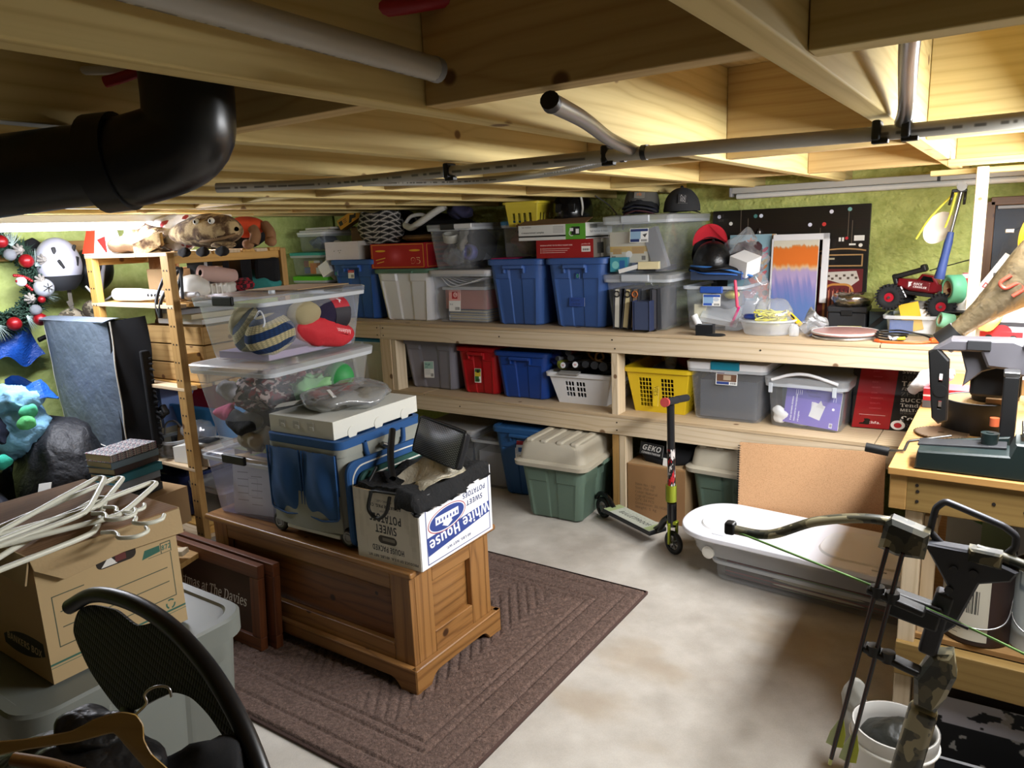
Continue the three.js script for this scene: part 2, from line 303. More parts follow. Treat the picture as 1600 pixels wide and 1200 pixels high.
// ---------- pipes under the joists ----------
const pvcT = dataTex(1024, 32, (u, v) => (v > 0.66 && v < 0.75 && fbm(u * 240, 3, 3, 240, 0, 2) > 0.47 && noise(u * 6, 1, 8, 6) > 0.4) ? [96, 92, 84] : [168, 164, 154], { rep: [1, 1] });
const pvc = S({ map: pvcT, roughness: 0.4 });
function pipe(name, label, pts, r, mat, n = 60) { const t = thing(name, label, 'pipe'); mesh('pipe_run', tube(pts, r, n, 14), mat, t); return t; }
{
  const p = pipe('water_pipe', 'long grey plastic pipe strapped across the underside of the joists', [[-1.75, 1.597, -1.22], [-1.5, 1.597, -1.385], [-1.1, 1.593, -1.37], [-0.6, 1.59, -1.37], [-0.2, 1.59, -1.45], [0.3, 1.59, -1.46], [1.0, 1.59, -1.46]], 0.0125, pvc, 90);
  for (const [x, z] of [[-1.09, -1.37], [-0.69, -1.37], [-0.215, -1.445], [-0.17, -1.445]]) mesh('pipe_clip', [box(0.014, 0.034, 0.036, 0.004, x, 1.594, z), box(0.026, 0.008, 0.016, 0.002, x + 0.006, 1.576, z + 0.005)], M.black, p);
  for (const x of [-0.655, -0.61]) mesh('crimp_ring', cyl(0.0145, 0.0145, 0.01, 16, x, 1.5905, -1.37, 0, 0, 90), M.steelDark, p);
  pipe('water_pipe', 'thin grey plastic pipe sagging beside the long strapped pipe', [[-1.5, 1.6, -1.5], [-1.25, 1.594, -1.68], [-0.95, 1.592, -1.62], [-0.7, 1.597, -1.47], [-0.62, 1.6, -1.41]], 0.009, pvc, 50);
  const q = pipe('water_pipe', 'pale grey pipe printed with small text poking through the blocking near the camera', [[-0.61, 1.70, 0.6], [-0.62, 1.668, -0.2], [-0.622, 1.654, -0.76]], 0.015, pvc, 40);
  mesh('pipe_end', cyl(0.0155, 0.0155, 0.01, 16, -0.622, 1.654, -0.765, 86), M.grey, q);
  const c = pipe('metal_conduit', 'short bent metal conduit hanging between two joists', [[-0.475, 1.60, -0.8], [-0.53, 1.604, -0.98], [-0.6, 1.602, -1.2], [-0.637, 1.597, -1.38]], 0.0115, M.steel, 40);
  mesh('open_end', cyl(0.0118, 0.0118, 0.012, 14, -0.4735, 1.5998, -0.795, 72, 15, 0), M.black, c);
  pipe('metal_conduit', 'metal conduit rising behind the joist beside the double pipe clip', [[-0.105, 1.72, -0.93], [-0.13, 1.66, -1.08], [-0.165, 1.622, -1.38], [-0.178, 1.605, -1.45]], 0.0125, M.steel, 40);
}
{ // black drain with an elbow, close to the camera
  const t = thing('drain_pipe', 'large black plastic drain pipe with an elbow under the ceiling', 'pipe');
  const abs = S({ color: 0x0c0d10, roughness: 0.3 });
  const A = C3(30, 272, 0.98), B = C3(215, 250, 0.98), K = C3(300, 225, 0.98), Dn = C3(288, 90, 0.98);
  mesh('pipe_run', tube([[A.x - (B.x - A.x) * 2.2, A.y - (B.y - A.y) * 2.2 - 0.01, A.z - (B.z - A.z) * 2.2], [A.x, A.y, A.z], [B.x, B.y, B.z]], 0.052, 30, 32), abs, t);
  const dir = B.clone().sub(A).normalize();
  mesh('elbow', tube([[B.x - dir.x * 0.03, B.y - dir.y * 0.03, B.z - dir.z * 0.03], [B.x, B.y, B.z], [K.x - dir.x * 0.012, K.y + 0.004, K.z - dir.z * 0.012], [K.x + dir.x * 0.005, K.y + 0.05, K.z], [K.x + dir.x * 0.005, K.y + 0.2, K.z]], 0.058, 50, 32), abs, t);
  const hub = cyl(0.0635, 0.0635, 0.035, 32); hub.rotateX(Math.PI / 2); const q = new THREE.Quaternion().setFromUnitVectors(V(0, 0, 1), dir); hub.applyQuaternion(q); hub.translate(B.x - dir.x * 0.035, B.y - dir.y * 0.035, B.z - dir.z * 0.035);
  mesh('hub', hub, abs, t);
}
function C3(px, py, depth) { // world point seen at a pixel of the photograph, at a given depth: used to lay out a few hanging things
  const f = 1149.7, d = V((px - 800) / f * depth, -(py - 600) / f * depth, -depth); camera.updateMatrixWorld(true); return d.applyMatrix4(camera.matrixWorld);
}
// cable and pipe scraps over the near joist bay
tag(mesh('red_pipe', tube([C3(515, 34, 0.9), C3(560, 18, 0.9), C3(640, 8, 0.92), C3(760, -14, 0.95)].map((p) => p.toArray()), 0.0105, 30, 10), S({ color: 0xa5202b, roughness: 0.45 })), 'red plastic water pipe up inside the joist bay beside the white pipe', 'pipe');
tag(mesh('white_cable', tube([C3(-60, 104, 1.0), C3(60, 104, 1.0), C3(130, 110, 1.0), C3(215, 108, 1.0)].map((p) => p.toArray()), 0.006, 40, 8), M.offwhite), 'white cable clipped along the joist above the black drain', 'cable');
tag(mesh('red_pipe', tube([C3(164, 128, 0.99), C3(190, 121, 0.99), C3(232, 106, 0.99)].map((p) => p.toArray()), 0.0075, 24, 10), S({ color: 0xa5202b, roughness: 0.45 })), 'red plastic pipe stub peeking out beside the black drain elbow', 'pipe');
// sprayed foam drip at the rim joist over the camera
tag(mesh('foam_drip', blob(0.07, 0.05, 0.05, 0.03, 20, 3), S({ color: 0xb9b88a, roughness: 0.9 })), 'pale foam blob bulging over the near joist', 'foam').position.set(-0.72, 1.69, -0.12);

// ---------- the back shelving ----------
{
  const t = thing('storage_shelf', 'long built-in pine shelf of two tiers along the green back wall', 'shelf', [0, 0, 0]);
  const beam = (x0, x1, y, m = M.pine) => mesh('front_beam', at(wood(x1 - x0, 0.087, 0.038, 'x', 0.003), (x0 + x1) / 2, y, -3.259), m, t);
  beam(-4.19, -3.192, 0.891, M.pineB); beam(-3.189, 1.0, 0.891); beam(-4.19, -3.105, 0.475, M.pineB); beam(-3.1, 1.0, 0.475);
  const deck = (x0, x1, y) => { const g = wood(x1 - x0, 0.016, 0.63, 'x', 0.001); mesh('plywood_deck', at(g, (x0 + x1) / 2, y, -3.24 - 0.313), M.ply, t); };
  for (const y of [0.943, 0.527]) { deck(-4.19, -2.87, y); deck(-2.866, -0.43, y); deck(-0.426, 1.0, y); }
  // uprights
  mesh('upright', at(wood(0.087, 0.33, 0.038, 'y'), -3.158, 0.6835, -3.262), M.pineB, t);
  mesh('upright', at(wood(0.038, 0.33, 0.087, 'y'), -3.095, 0.6835, -3.29), M.pine, t);
  mesh('upright', at(wood(0.036, 0.33, 0.087, 'y'), -1.611, 0.6835, -3.287), M.pine, t);
  mesh('upright', at(wood(0.036, 0.43, 0.087, 'y'), -1.611, 0.215, -3.287), M.pineOld, t);
  mesh('upright', at(wood(0.036, 0.43, 0.087, 'y'), -1.573, 0.215, -3.287), M.pine, t);
  for (const x of [-3.158, -0.2]) mesh('upright', at(wood(0.087, 0.43, 0.038, 'y'), x, 0.215, -3.3), M.pineB, t);
  // screws
  const sc = [[-3.215, 0.915], [-3.215, 0.87], [-3.165, 0.915], [-3.165, 0.87], [-1.62, 0.913], [-1.605, 0.87], [-1.6, 0.495], [-1.6, 0.455], [-1.3, 0.45], [-0.9, 0.9], [-2.3, 0.9], [-2.6, 0.48], [-3.09, 0.5], [-3.13, 0.46]];
  for (const [x, y] of sc) mesh('screw', cyl(0.004, 0.004, 0.002, 10, x, y, -3.2395, 90), M.screw, t);
  // back rail that carries the deck on the wall
  for (const y of [0.89, 0.474]) mesh('wall_rail', at(wood(5.1, 0.087, 0.038, 'x'), -1.6, y, -3.815), M.pineB, t);
}
// post between the shelf and the joists, by the window
{ const t = structure('column', at(wood(0.038, CY - 0.951, 0.087, 'y'), -0.128, 0.951 + (CY - 0.951) / 2, -3.29), M.pine); mesh('knot_plug', cyl(0.006, 0.006, 0.002, 12, -0.128, 1.5, -3.2455, 90), M.cardDark, t); }
// ---------- builders for bins, baskets and cartons ----------
function tote(name, label, o, pos, ry = 0, group) {
  const { w, d, h, wb = w * 0.8, db = d * 0.86, mat, lid = mat, cat = 'tote', lidH = 0.03, handle = true, panel = 0.34, step = 0.7, r = 0.045 } = o;
  const t = thing(name, label, cat, pos, ry, group), W = (y) => [wb + (w - 0.02 - wb) * y / h, db + (d - 0.02 - db) * y / h];
  const low = (k, u) => (Math.abs(u) < panel ? 0.011 : 0.006) * (k % 2 ? 0.7 : 1), up = (k, u) => Math.abs(u) < panel ? 0.011 : 0;
  const ring = (y, f, e = 0) => { const [a, b] = W(y); return [y, a - e, b - e, r, f]; };
  mesh('body', loft([ring(0, low, 0.03), ring(0.006, low, 0.008), ring(0.014, low), ring(h * step, low), ring(h * step + 0.006, up), ring(h - lidH - 0.004, up), [h - lidH - 0.002, w - 0.012, d - 0.012, r], [h - lidH, w - 0.012, d - 0.012, r]], { side: 34, top: false }), mat, t);
  if (lid) mesh('lid', loft([[h - lidH, w - 0.03, d - 0.03, r], [h - lidH, w, d, r], [h - 0.006, w + 0.002, d + 0.002, r], [h, w - 0.008, d - 0.008, r], [h, w - 0.05, d - 0.05, r * 0.8], [h - 0.006, w - 0.058, d - 0.058, r * 0.8], [h - 0.004, w * 0.4, d * 0.5, r * 0.5]]), lid, t);
  if (handle) for (const s of [1, -1]) mesh('handle', [box(w * 0.36, 0.02, 0.03, 0.006, 0, h - lidH - 0.012, s * (d / 2 - 0.004)), box(0.012, 0.04, 0.022, 0.004, -w * 0.17, h - lidH - 0.026, s * (d / 2 - 0.012)), box(0.012, 0.04, 0.022, 0.004, w * 0.17, h - lidH - 0.026, s * (d / 2 - 0.012))], o.handleMat || mat, t);
  return t;
}
function clearBin(name, label, o, pos, ry = 0, group) {
  const { w, d, h, wb = w * 0.85, db = d * 0.9, lid = M.clear, mat = M.clear, rim = M.clearRim, lidH = 0.022, latch, latchW = 0.36, r = 0.03, cat = 'bin', dome = 0 } = o;
  const t = thing(name, label, cat, pos, ry, group), f = (y) => [wb + (w - 0.02 - wb) * y / h, db + (d - 0.02 - db) * y / h];
  const ring = (y, e = 0) => { const [a, b] = f(y); return [y, a - e, b - e, r]; };
  mesh('body', loft([ring(0.001, 0.02), ring(0.006, 0.004), ring(0.02), ring(h * 0.5), ring(h - lidH - 0.004)], { top: false, side: 6 }), mat, t);
  mesh('rim', loft([ring(h - lidH - 0.016), [h - lidH - 0.014, w - 0.004, d - 0.004, r], [h - lidH, w, d, r], [h - lidH, w - 0.02, d - 0.02, r]], { bottom: false, top: false, side: 4 }), rim, t);
  if (lid) mesh('lid', loft([[h - lidH, w, d, r], [h - 0.004, w + 0.004, d + 0.004, r], [h, w - 0.008, d - 0.008, r], [h + dome * 0.6, w - 0.04, d - 0.04, r * 0.8], [h + dome, w - 0.08, d - 0.08, r * 0.6]], { bottom: false, side: 4 }), lid, t);
  if (latch) for (const s of o.latchBoth === false ? [1] : [1, -1]) mesh('latch', box(w * latchW, 0.034, 0.014, 0.005, 0, h - lidH * 0.7, s * (d / 2 + 0.004)), latch, t);
  return t;
}
function slotPanel(wt, wb, h, cols, rows, hole, y0, gapMid = 0) { // a tapered basket wall with real openings
  const holes = [];
  for (const block of cols) for (let r = 0; r < rows; r++) for (let c = 0; c < block.n; c++) holes.push(rectHole(block.x + (c - (block.n - 1) / 2) * hole[2], y0 + r * hole[3], hole[0], hole[1], 0.003));
  return extrude([[-wb / 2, 0], [wb / 2, 0], [wt / 2, h], [-wt / 2, h]], 0.003, 0.0006, holes);
}
function basket(name, label, o, pos, ry = 0) {
  const { w, d, h, wb, db, mat, rows, hole, cols, colsSide, y0, rim = 0.022, handles } = o, t = thing(name, label, 'basket', pos, ry), s = [];
  const lean = (a, b) => Math.atan2((a - b) / 2, h), H = (a, b) => Math.hypot((a - b) / 2, h);
  for (const k of [0, 1, 2, 3]) {
    const side = k % 2, a = side ? d : w, b = side ? db : wb, o2 = side ? w : d, o2b = side ? wb : db;
    const g = slotPanel(a, b, H(o2, o2b), side ? colsSide : cols, rows, hole, y0);
    g.rotateX(lean(o2, o2b)); g.translate(0, 0, o2b / 2); g.rotateY(k * Math.PI / 2); s.push(g);
  }
  s.push(sharp(wb, 0.003, db, 0, 0.0015, 0));
  for (const [sx, sz] of [[1, 1], [1, -1], [-1, 1], [-1, -1]]) { const g = tube([[sx * (wb / 2 - 0.004), 0.002, sz * (db / 2 - 0.004)], [sx * (w / 2 - 0.004), h - 0.002, sz * (d / 2 - 0.004)]], 0.006, 2, 8); s.push(g); }
  mesh('body', s, mat, t);
  mesh('rim', loft([[h - rim, w + 0.004, d + 0.004, 0.02], [h - rim, w + 0.03, d + 0.03, 0.03], [h - 0.003, w + 0.034, d + 0.034, 0.03], [h, w + 0.026, d + 0.026, 0.03], [h, w - 0.002, d - 0.002, 0.02], [h - rim, w - 0.004, d - 0.004, 0.02]], { bottom: false, top: false }), mat, t);
  if (handles) for (const sg of [1, -1]) mesh('handle', box(w * 0.4, 0.02, 0.03, 0.006, 0, h + 0.001, sg * (d / 2 + 0.008)), handles, t);
  return t;
}
// a carton with printed faces; faces keys px nx py ny pz nz
function carton(name, label, cat, [w, h, d], faces, base, pos, rot = 0, group) {
  const ms = ['px', 'nx', 'py', 'ny', 'pz', 'nz'].map((k) => faces[k] ? (faces[k].isTexture ? stick(faces[k]) : faces[k]) : base);
  const m = mesh(name, new THREE.BoxGeometry(w, h, d), ms); m.position.set(pos[0], pos[1] + h / 2, pos[2]);
  const r = Array.isArray(rot) ? rot : [0, rot, 0]; m.rotation.set(R(r[0]), R(r[1]), R(r[2]), 'YXZ');
  return tag(m, label, cat, group);
}
function book(name, label, w, t, d, cover, pos, ry = 0, group, cat = 'book', rot) { // lies flat: w along x, d along z, spine on -x
  const o = thing(name, label, cat, pos, ry, group);
  mesh('cover', [box(w, 0.003, d, 0.001, 0, 0.0015, 0), box(w, 0.003, d, 0.001, 0, t - 0.0015, 0), box(0.004, t, d, 0.001, -w / 2 + 0.002, t / 2, 0)], cover, o);
  mesh('page_block', box(w - 0.008, t - 0.006, d - 0.01, 0.001, 0.001, t / 2, 0), M.pages, o);
  if (rot) o.rotation.set(R(rot[0]), R(rot[1]), R(rot[2]));
  return o;
}
const col = (c, rough = 0.6, extra = {}) => S({ color: c, roughness: rough, ...extra });
const sticker = (w, h, draw) => print(w, h, (x) => { x.fillStyle = '#f2f2ee'; x.fillRect(0, 0, w, h); draw(x); });
const barcode = (x, px, py, w, h) => { x.fillStyle = '#111'; for (let i = 0; i < 18; i++) if ((i * 7 % 5) !== 2) x.fillRect(px + i * w / 18, py, w / 18 * (0.3 + (i * 3 % 4) * 0.2), h); };
// ---------- things on the upper tier ----------
const U = 0.951;
{ // blue tote with a patterned box on its lid
  const t = tote('storage_tote', 'blue lidded tote with a green-marked front, under the white patterned box', { w: 0.40, d: 0.58, h: 0.375, mat: M.blueTote }, [-3.475, U, -3.60], 1);
  label3('label_sticker', sticker(128, 128, (x) => { x.fillStyle = '#c22'; x.fillRect(0, 0, 128, 40); barcode(x, 60, 70, 60, 46); txt(x, 'Roughneck', 8, 20, 20, '#fff'); }), 0.052, 0.052, t, [-0.005, 0.285, 0.286], [-3, 0, 0]);
  label3('marker_letter', print(64, 64, (x) => { x.fillStyle = '#2a4a9a'; x.fillRect(0, 0, 64, 64); txt(x, 'D', 14, 34, 56, '#3fae4a', 'sans-serif', { bold: 1 }); }), 0.03, 0.03, t, [-0.135, 0.292, 0.289], [-3, 0, 0]);
  const pat = print(512, 256, (x, w, h) => { x.fillStyle = '#e9e6ec'; x.fillRect(0, 0, w, h); x.strokeStyle = '#d8b9cf'; x.lineWidth = 2; for (let i = 0; i < 26; i++) for (let j = 0; j < 13; j++) { x.beginPath(); x.arc(i * 20 + (j % 2) * 10, j * 20 + 8, 7, 0, 7); x.stroke(); } x.fillStyle = '#333'; for (const [a, b] of [[130, 128], [196, 122], [212, 150], [230, 118]]) x.fillRect(a, b, 16, 8); });
  const b = carton('gift_box', 'white box with a fine pink dotted pattern on the blue tote', 'box', [0.29, 0.112, 0.36], { pz: pat, px: col(0xb9b2a8, 0.8) }, col(0xdedbe0, 0.8), [-3.555, U + 0.376, -3.50], 2);
}
{ // white bin, green lid, red box
  const t = tote('storage_tote', 'white tote with a sage green lid beneath the red box', { w: 0.46, d: 0.56, h: 0.315, wb: 0.365, mat: M.white, lid: col(0x5d7f6b, 0.5), handle: false, lidH: 0.026, panel: 0.3, step: 0.76 }, [-3.055, U, -3.585], 1.5);
  mesh('handle', [box(0.19, 0.012, 0.03, 0.004, 0, 0.296, 0.276)], col(0x567866, 0.5), t);
  const redF = print(512, 240, (x, w, h) => {
    x.fillStyle = '#b4131c'; x.fillRect(0, 0, w, h); x.strokeStyle = '#e6b13a'; x.lineWidth = 5; x.strokeRect(14, 12, w - 28, h - 24);
    const g = x.createRadialGradient(240, 120, 10, 240, 120, 110); g.addColorStop(0, '#d9606a'); g.addColorStop(1, 'rgba(180,19,28,0)'); x.fillStyle = g; x.fillRect(120, 10, 240, 220);
    x.fillStyle = '#e8b22c'; for (const px of [48, 372]) { x.beginPath(); x.ellipse(px + 48, 70, 50, 10, 0, 0, 7); x.fill(); }
    txt(x, '95', 380, 168, 82, '#f0d9a2', 'sans-serif', { bold: 1 }); txt(x, '95', 383, 168, 74, '#b4131c', 'sans-serif', { bold: 1 });
    x.strokeStyle = '#e8c04a'; x.lineWidth = 8; x.beginPath(); x.moveTo(46, 160); x.lineTo(140, 138); x.moveTo(56, 190); x.lineTo(126, 172); x.stroke();
  });
  const redS = print(256, 240, (x, w, h) => { x.fillStyle = '#9c1019'; x.fillRect(0, 0, w, h); x.strokeStyle = '#d2932f'; x.lineWidth = 4; x.strokeRect(16, 14, w - 32, h - 28); x.fillStyle = '#5e0a10'; for (let i = 0; i < 4; i++) x.fillRect(70, 40 + i * 44, 110, 24); });
  carton('toy_box', 'red printed box with gold number 95 on the green lid', 'box', [0.43, 0.148, 0.34], { pz: redF, px: redS }, col(0x9c1019, 0.6), [-3.09, U + 0.317, -3.50], 1);
  tag(mesh('wooden_bowl', at(lathe([[0.001, 0.03], [0.13, 0.045], [0.15, 0.03], [0.15, 0.025], [0.12, 0.01], [0.001, 0.0]], 36), -2.99, U + 0.466, -3.50), S({ map: pineT, color: 0x8a6a44, roughness: 0.6 })), 'shallow brown wooden dish upside on the red printed box', 'dish');
}
{ // clear stack with pink boxes
  const t = clearBin('clear_bin', 'clear bin with a white lid holding pink boxes and magazines', { w: 0.43, d: 0.58, h: 0.305, wb: 0.34, lid: col(0xc9c6c4, 0.5), mat: M.clear }, [-2.63, U, -3.60], 1);
  label3('label_sticker', sticker(128, 180, (x) => { x.fillStyle = '#e6a7a0'; x.fillRect(0, 0, 128, 90); x.fillStyle = '#b3242a'; x.fillRect(34, 12, 60, 62); x.fillStyle = '#f1c9c3'; x.beginPath(); x.arc(70, 40, 22, 0, 7); x.fill(); txt(x, 'G', 56, 42, 36, '#b3242a', 'sans-serif', { bold: 1 }); barcode(x, 66, 145, 54, 26); txt(x, '30 qt', 8, 120, 16, '#456'); }), 0.083, 0.12, t, [-0.035, 0.13, 0.276], [-6, 0, 1]);
  const g = 'pink boxes in the clear bin';
  carton('shoe_box', 'coral pink cardboard box inside the clear bin under the tape bin', 'box', [0.30, 0.11, 0.22], { px: col(0xd8776e, 0.7) }, col(0xc58a80, 0.8), [-2.63, U + 0.075, -3.50]);
  for (let i = 0; i < 4; i++) book('magazine', ['glossy pale magazine at the bottom of the pink box bin', 'magazine with a white cover lowest but one in the pink box bin', 'grey magazine third from the bottom in the pink box bin', 'blue-grey magazine directly under the pink box'][i], 0.28, 0.016, 0.21, col([0x9aa2ac, 0xd5d6d8, 0x7e858e, 0x8c9bb0][i], 0.4), [-2.63 + rr(-0.006, 0.006), U + 0.004 + i * 0.0165, -3.50], rr(-2, 2), null, 'magazine');
  carton('plastic_tray', 'flat white plastic lid lying on the pink box in the bin', 'lid', [0.31, 0.018, 0.25], {}, col(0xcfd3d6, 0.4), [-2.635, U + 0.187, -3.5]);
  const h = thing('hanger_bundle', 'white plastic hooks and curved strips on top in the pink box bin', 'strips', [-2.63, U + 0.21, -3.45]);
  for (let i = 0; i < 6; i++) mesh('strip', tube([[-0.15, 0.05, 0.09 - i * 0.02], [-0.06 + i * 0.02, 0.0 + 0.006 * i, 0.1 - i * 0.03], [0.15, 0.045, 0.08 - i * 0.025]], 0.004, 24, 6), M.white, h);
  const u = clearBin('clear_bin', 'clear latched bin of packing tape and wrap on the white-lidded bin', { w: 0.335, d: 0.5, h: 0.255, wb: 0.25, lid: col(0x8f9195, 0.4), latch: M.black, latchW: 0.3 }, [-2.665, U + 0.307, -3.55], 1);
  mesh('latch_bar', box(0.12, 0.026, 0.014, 0.004, 0.105, 0.24, 0.252), col(0xdadada, 0.35), u);
  // tape rolls and wrap inside
  const roll = (label, x, y, z, r, r2, w, m, rot) => { const o = solo('tape_roll', label, 'tape', lathe([[r2, -w / 2], [r, -w / 2], [r, w / 2], [r2, w / 2], [r2, -w / 2]], 32), m, [x, y, z], rot); return o; };
  roll('wide clear tape roll lying high in the latched clear bin', -2.715, U + 0.49, -3.40, 0.052, 0.04, 0.045, col(0xc9c3b2, 0.35), [18, 0, -8]);
  roll('blue-violet tape roll standing in the latched clear bin', -2.585, U + 0.40, -3.39, 0.045, 0.022, 0.04, col(0x4b4f8c, 0.35), [80, 20, 0]);
  roll('grey tape roll deep in the latched clear bin', -2.62, U + 0.36, -3.55, 0.05, 0.032, 0.05, col(0x55575c, 0.5), [60, 40, 0]);
  solo('plastic_wrap', 'crumpled clear plastic wrap at the bottom of the latched clear bin', 'wrap', blob(0.085, 0.065, 0.07, 0.045, 22, 3, 30), M.film, [-2.69, U + 0.38, -3.40]);
  solo('paper_wad', 'grey crumpled paper standing in the latched clear bin', 'paper', blob(0.03, 0.075, 0.03, 0.03, 24, 5, 22), col(0x8c877c, 0.9), [-2.62, U + 0.475, -3.39]);
  solo('black_pouch', 'black cloth pouch filling the back of the latched clear bin', 'pouch', blob(0.11, 0.1, 0.11, 0.03, 12, 6, 24), M.blackCloth, [-2.665, U + 0.42, -3.58]);
}
// two navy totes
const navy = tote('storage_tote', 'navy tote carrying the fur-filled clear bin and a pink sheet', { w: 0.365, d: 0.58, h: 0.36, wb: 0.285, mat: M.navyTote }, [-2.245, U, -3.60], 1);
solo('pink_sheet', 'thin magenta plastic sheet on the edge of the navy tote', 'sheet', box(0.16, 0.004, 0.2, 0.001), col(0xb2225c, 0.5), [-2.34, U + 0.363, -3.45], [0, 12, 0]);
{
  const t = copyOf(navy, 'navy tote with handwriting and a green mark under the red carton', [-1.865, U, -3.60], 0);
  label3('marker_letter', print(64, 64, (x) => { x.fillStyle = '#26478f'; x.fillRect(0, 0, 64, 64); txt(x, 'O', 10, 34, 58, '#4fb24a', 'sans-serif', { bold: 1 }); }), 0.022, 0.03, t, [0.012, 0.27, 0.2735], [-3, 0, 0]);
  label3('handwriting', print(256, 128, (x) => { x.fillStyle = '#25468f'; x.fillRect(0, 0, 256, 128); txt(x, 'Winter', 20, 40, 46, '#152347', 'serif', { it: 1 }); txt(x, 'clothes', 30, 92, 46, '#152347', 'serif', { it: 1 }); }), 0.09, 0.045, t, [0.0, 0.135, 0.2655], [-3, 0, 0]);
}
{ // fur-filled bin with a blue lid
  clearBin('clear_bin', 'clear bin with a light blue lid standing on the two navy totes', { w: 0.24, d: 0.34, h: 0.2, lid: col(0x3f86b5, 0.5), wb: 0.21 }, [-2.27, U + 0.362, -3.58], 0);
  solo('fur_wrap', 'reddish brown fur piece pressed against the blue-lidded bin wall', 'fur', blob(0.085, 0.075, 0.1, 0.03, 30, 8, 30), S({ color: 0x8a6a5a, roughness: 1, bumpMap: fleckT, bumpScale: 0.004 }), [-2.28, U + 0.45, -3.55]);
}
{ // cartons
  const red = print(512, 150, (x, w, h) => { x.fillStyle = '#9e1a1c'; x.fillRect(0, 0, w, h); txt(x, 'MAXIMUM SUPPORT FOR THE PERFECT HOLIDAY SHINE', 36, 44, 14, '#f4dcd6', 'sans-serif', { bold: 1, sx: 0.8 }); for (let i = 0; i < 3; i++) { x.fillStyle = '#e9c9c2'; x.fillRect(38, 68 + i * 16, 8, 8); x.fillRect(54, 70 + i * 16, 250 - i * 20, 4); } x.fillStyle = '#efe9e2'; x.fillRect(408, 56, 78, 46); barcode(x, 414, 76, 60, 16); txt(x, 'perfect fit', 408, 38, 16, '#f4dcd6', 'serif', { it: 1 }); });
  const photo = print(256, 150, (x, w, h) => { x.fillStyle = '#d8d2c6'; x.fillRect(0, 0, w, h); x.fillStyle = '#6d655c'; x.fillRect(0, 0, 60, h); x.fillStyle = '#3b3835'; x.fillRect(30, 30, 50, 90); x.fillStyle = '#f4f2ee'; for (let i = 0; i < 6; i++) { x.beginPath(); x.arc(120 + (i * 37) % 110, 90 + (i * 23) % 50, 22, 0, 7); x.fill(); } x.fillStyle = '#9e1a1c'; x.fillRect(230, 0, 26, h); });
  carton('appliance_carton', 'low red carton with white text on the navy totes', 'box', [0.335, 0.092, 0.36], { pz: red, px: photo }, col(0x8d1719, 0.6), [-1.925, U + 0.361, -3.50], 0.5);
  const gr = print(512, 100, (x, w, h) => { x.fillStyle = '#d9d9d4'; x.fillRect(0, 0, w, h); x.fillStyle = '#5ea432'; x.fillRect(365, 0, 147, h); x.fillStyle = '#1a1a1a'; x.fillRect(0, 70, 365, 10); txt(x, '4 measurement samples', 24, 50, 15, '#222', 'sans-serif', { bold: 1 }); txt(x, 'full motion', 26, 14, 15, '#555'); for (let i = 0; i < 5; i++) { x.fillStyle = '#999'; x.fillRect(270, 16 + i * 9, 80, 3); } x.fillStyle = '#222'; x.fillRect(408, 22, 62, 52); x.fillStyle = '#eee'; x.fillRect(396, 30, 26, 20); x.fillRect(440, 36, 24, 30); x.strokeStyle = '#ddd'; x.lineWidth = 6; x.beginPath(); x.arc(410, 60, 18, 1, 4); x.stroke(); });
  const gs = print(256, 100, (x, w, h) => { x.fillStyle = '#d2d2cc'; x.fillRect(0, 0, w, h); x.fillStyle = '#8b8d8a'; x.fillRect(40, 10, 70, 26); txt(x, 'full motion tv mount', 40, 54, 20, '#333'); x.fillStyle = '#1a1a1a'; x.fillRect(0, 84, w, 10); });
  const c = thing('mount_carton', 'white carton with a green panel and open brown flap on the red carton', 'box', [-2.0, U + 0.454, -3.47], 0.5);
  mesh('carton_body', new THREE.BoxGeometry(0.40, 0.08, 0.3), [stick(gs), M.card, M.cardDark, M.card, stick(gr), M.card], c).position.y = 0.04;
  mesh('flap', box(0.4, 0.003, 0.09, 0.001, 0, 0.092, 0.11, 18), M.cardDark, c);
  mesh('flap', box(0.003, 0.06, 0.22, 0.001, -0.215, 0.06, 0.02, 0, 0, 28), M.card, c);
}
// yellow crate basket up near the joists
basket('plastic_basket', 'yellow slotted plastic basket high on the cartons near the joists', { w: 0.2, d: 0.3, h: 0.13, wb: 0.17, db: 0.27, mat: col(0xd2bd35, 0.5), rows: 1, hole: [0.016, 0.05, 0.034, 0.06], cols: [{ n: 4, x: 0 }], colsSide: [{ n: 7, x: 0 }], y0: 0.045, rim: 0.014 }, [-2.22, U + 0.53, -3.52], 3);
solo('folded_bag', 'dark folded bag lying under the yellow basket', 'bag', blob(0.13, 0.03, 0.16, 0.02, 10, 9), M.blackCloth, [-2.25, U + 0.508, -3.6]);
{ // black mask-like helmet with a white strap
  const t = thing('welding_helmet', 'black glossy helmet with a pale strap on the white carton', 'helmet', [-1.98, U + 0.553, -3.52], 10);
  mesh('shell', at(smooth(at(new THREE.SphereGeometry(1, 36, 24, 0, 6.2832, 0, 1.9), 0, 0, 0, 0, 0, 0, [0.105, 0.13, 0.13])), 0, 0.04, 0), M.blackGloss, t);
  mesh('visor', box(0.11, 0.045, 0.02, 0.006, 0, 0.06, 0.115, -8), M.black, t);
  mesh('strap', tube([[0.02, 0.155, 0.04], [0.07, 0.12, 0.08], [0.085, 0.06, 0.09], [0.075, 0.02, 0.08]], 0.006, 20, 6), M.offwhite, t);
  mesh('cable', tube([[0.11, 0.12, -0.05], [0.2, 0.06, -0.02], [0.28, -0.03, 0.04], [0.3, -0.06, 0.1]], 0.0035, 24, 6), M.grey, t);
}
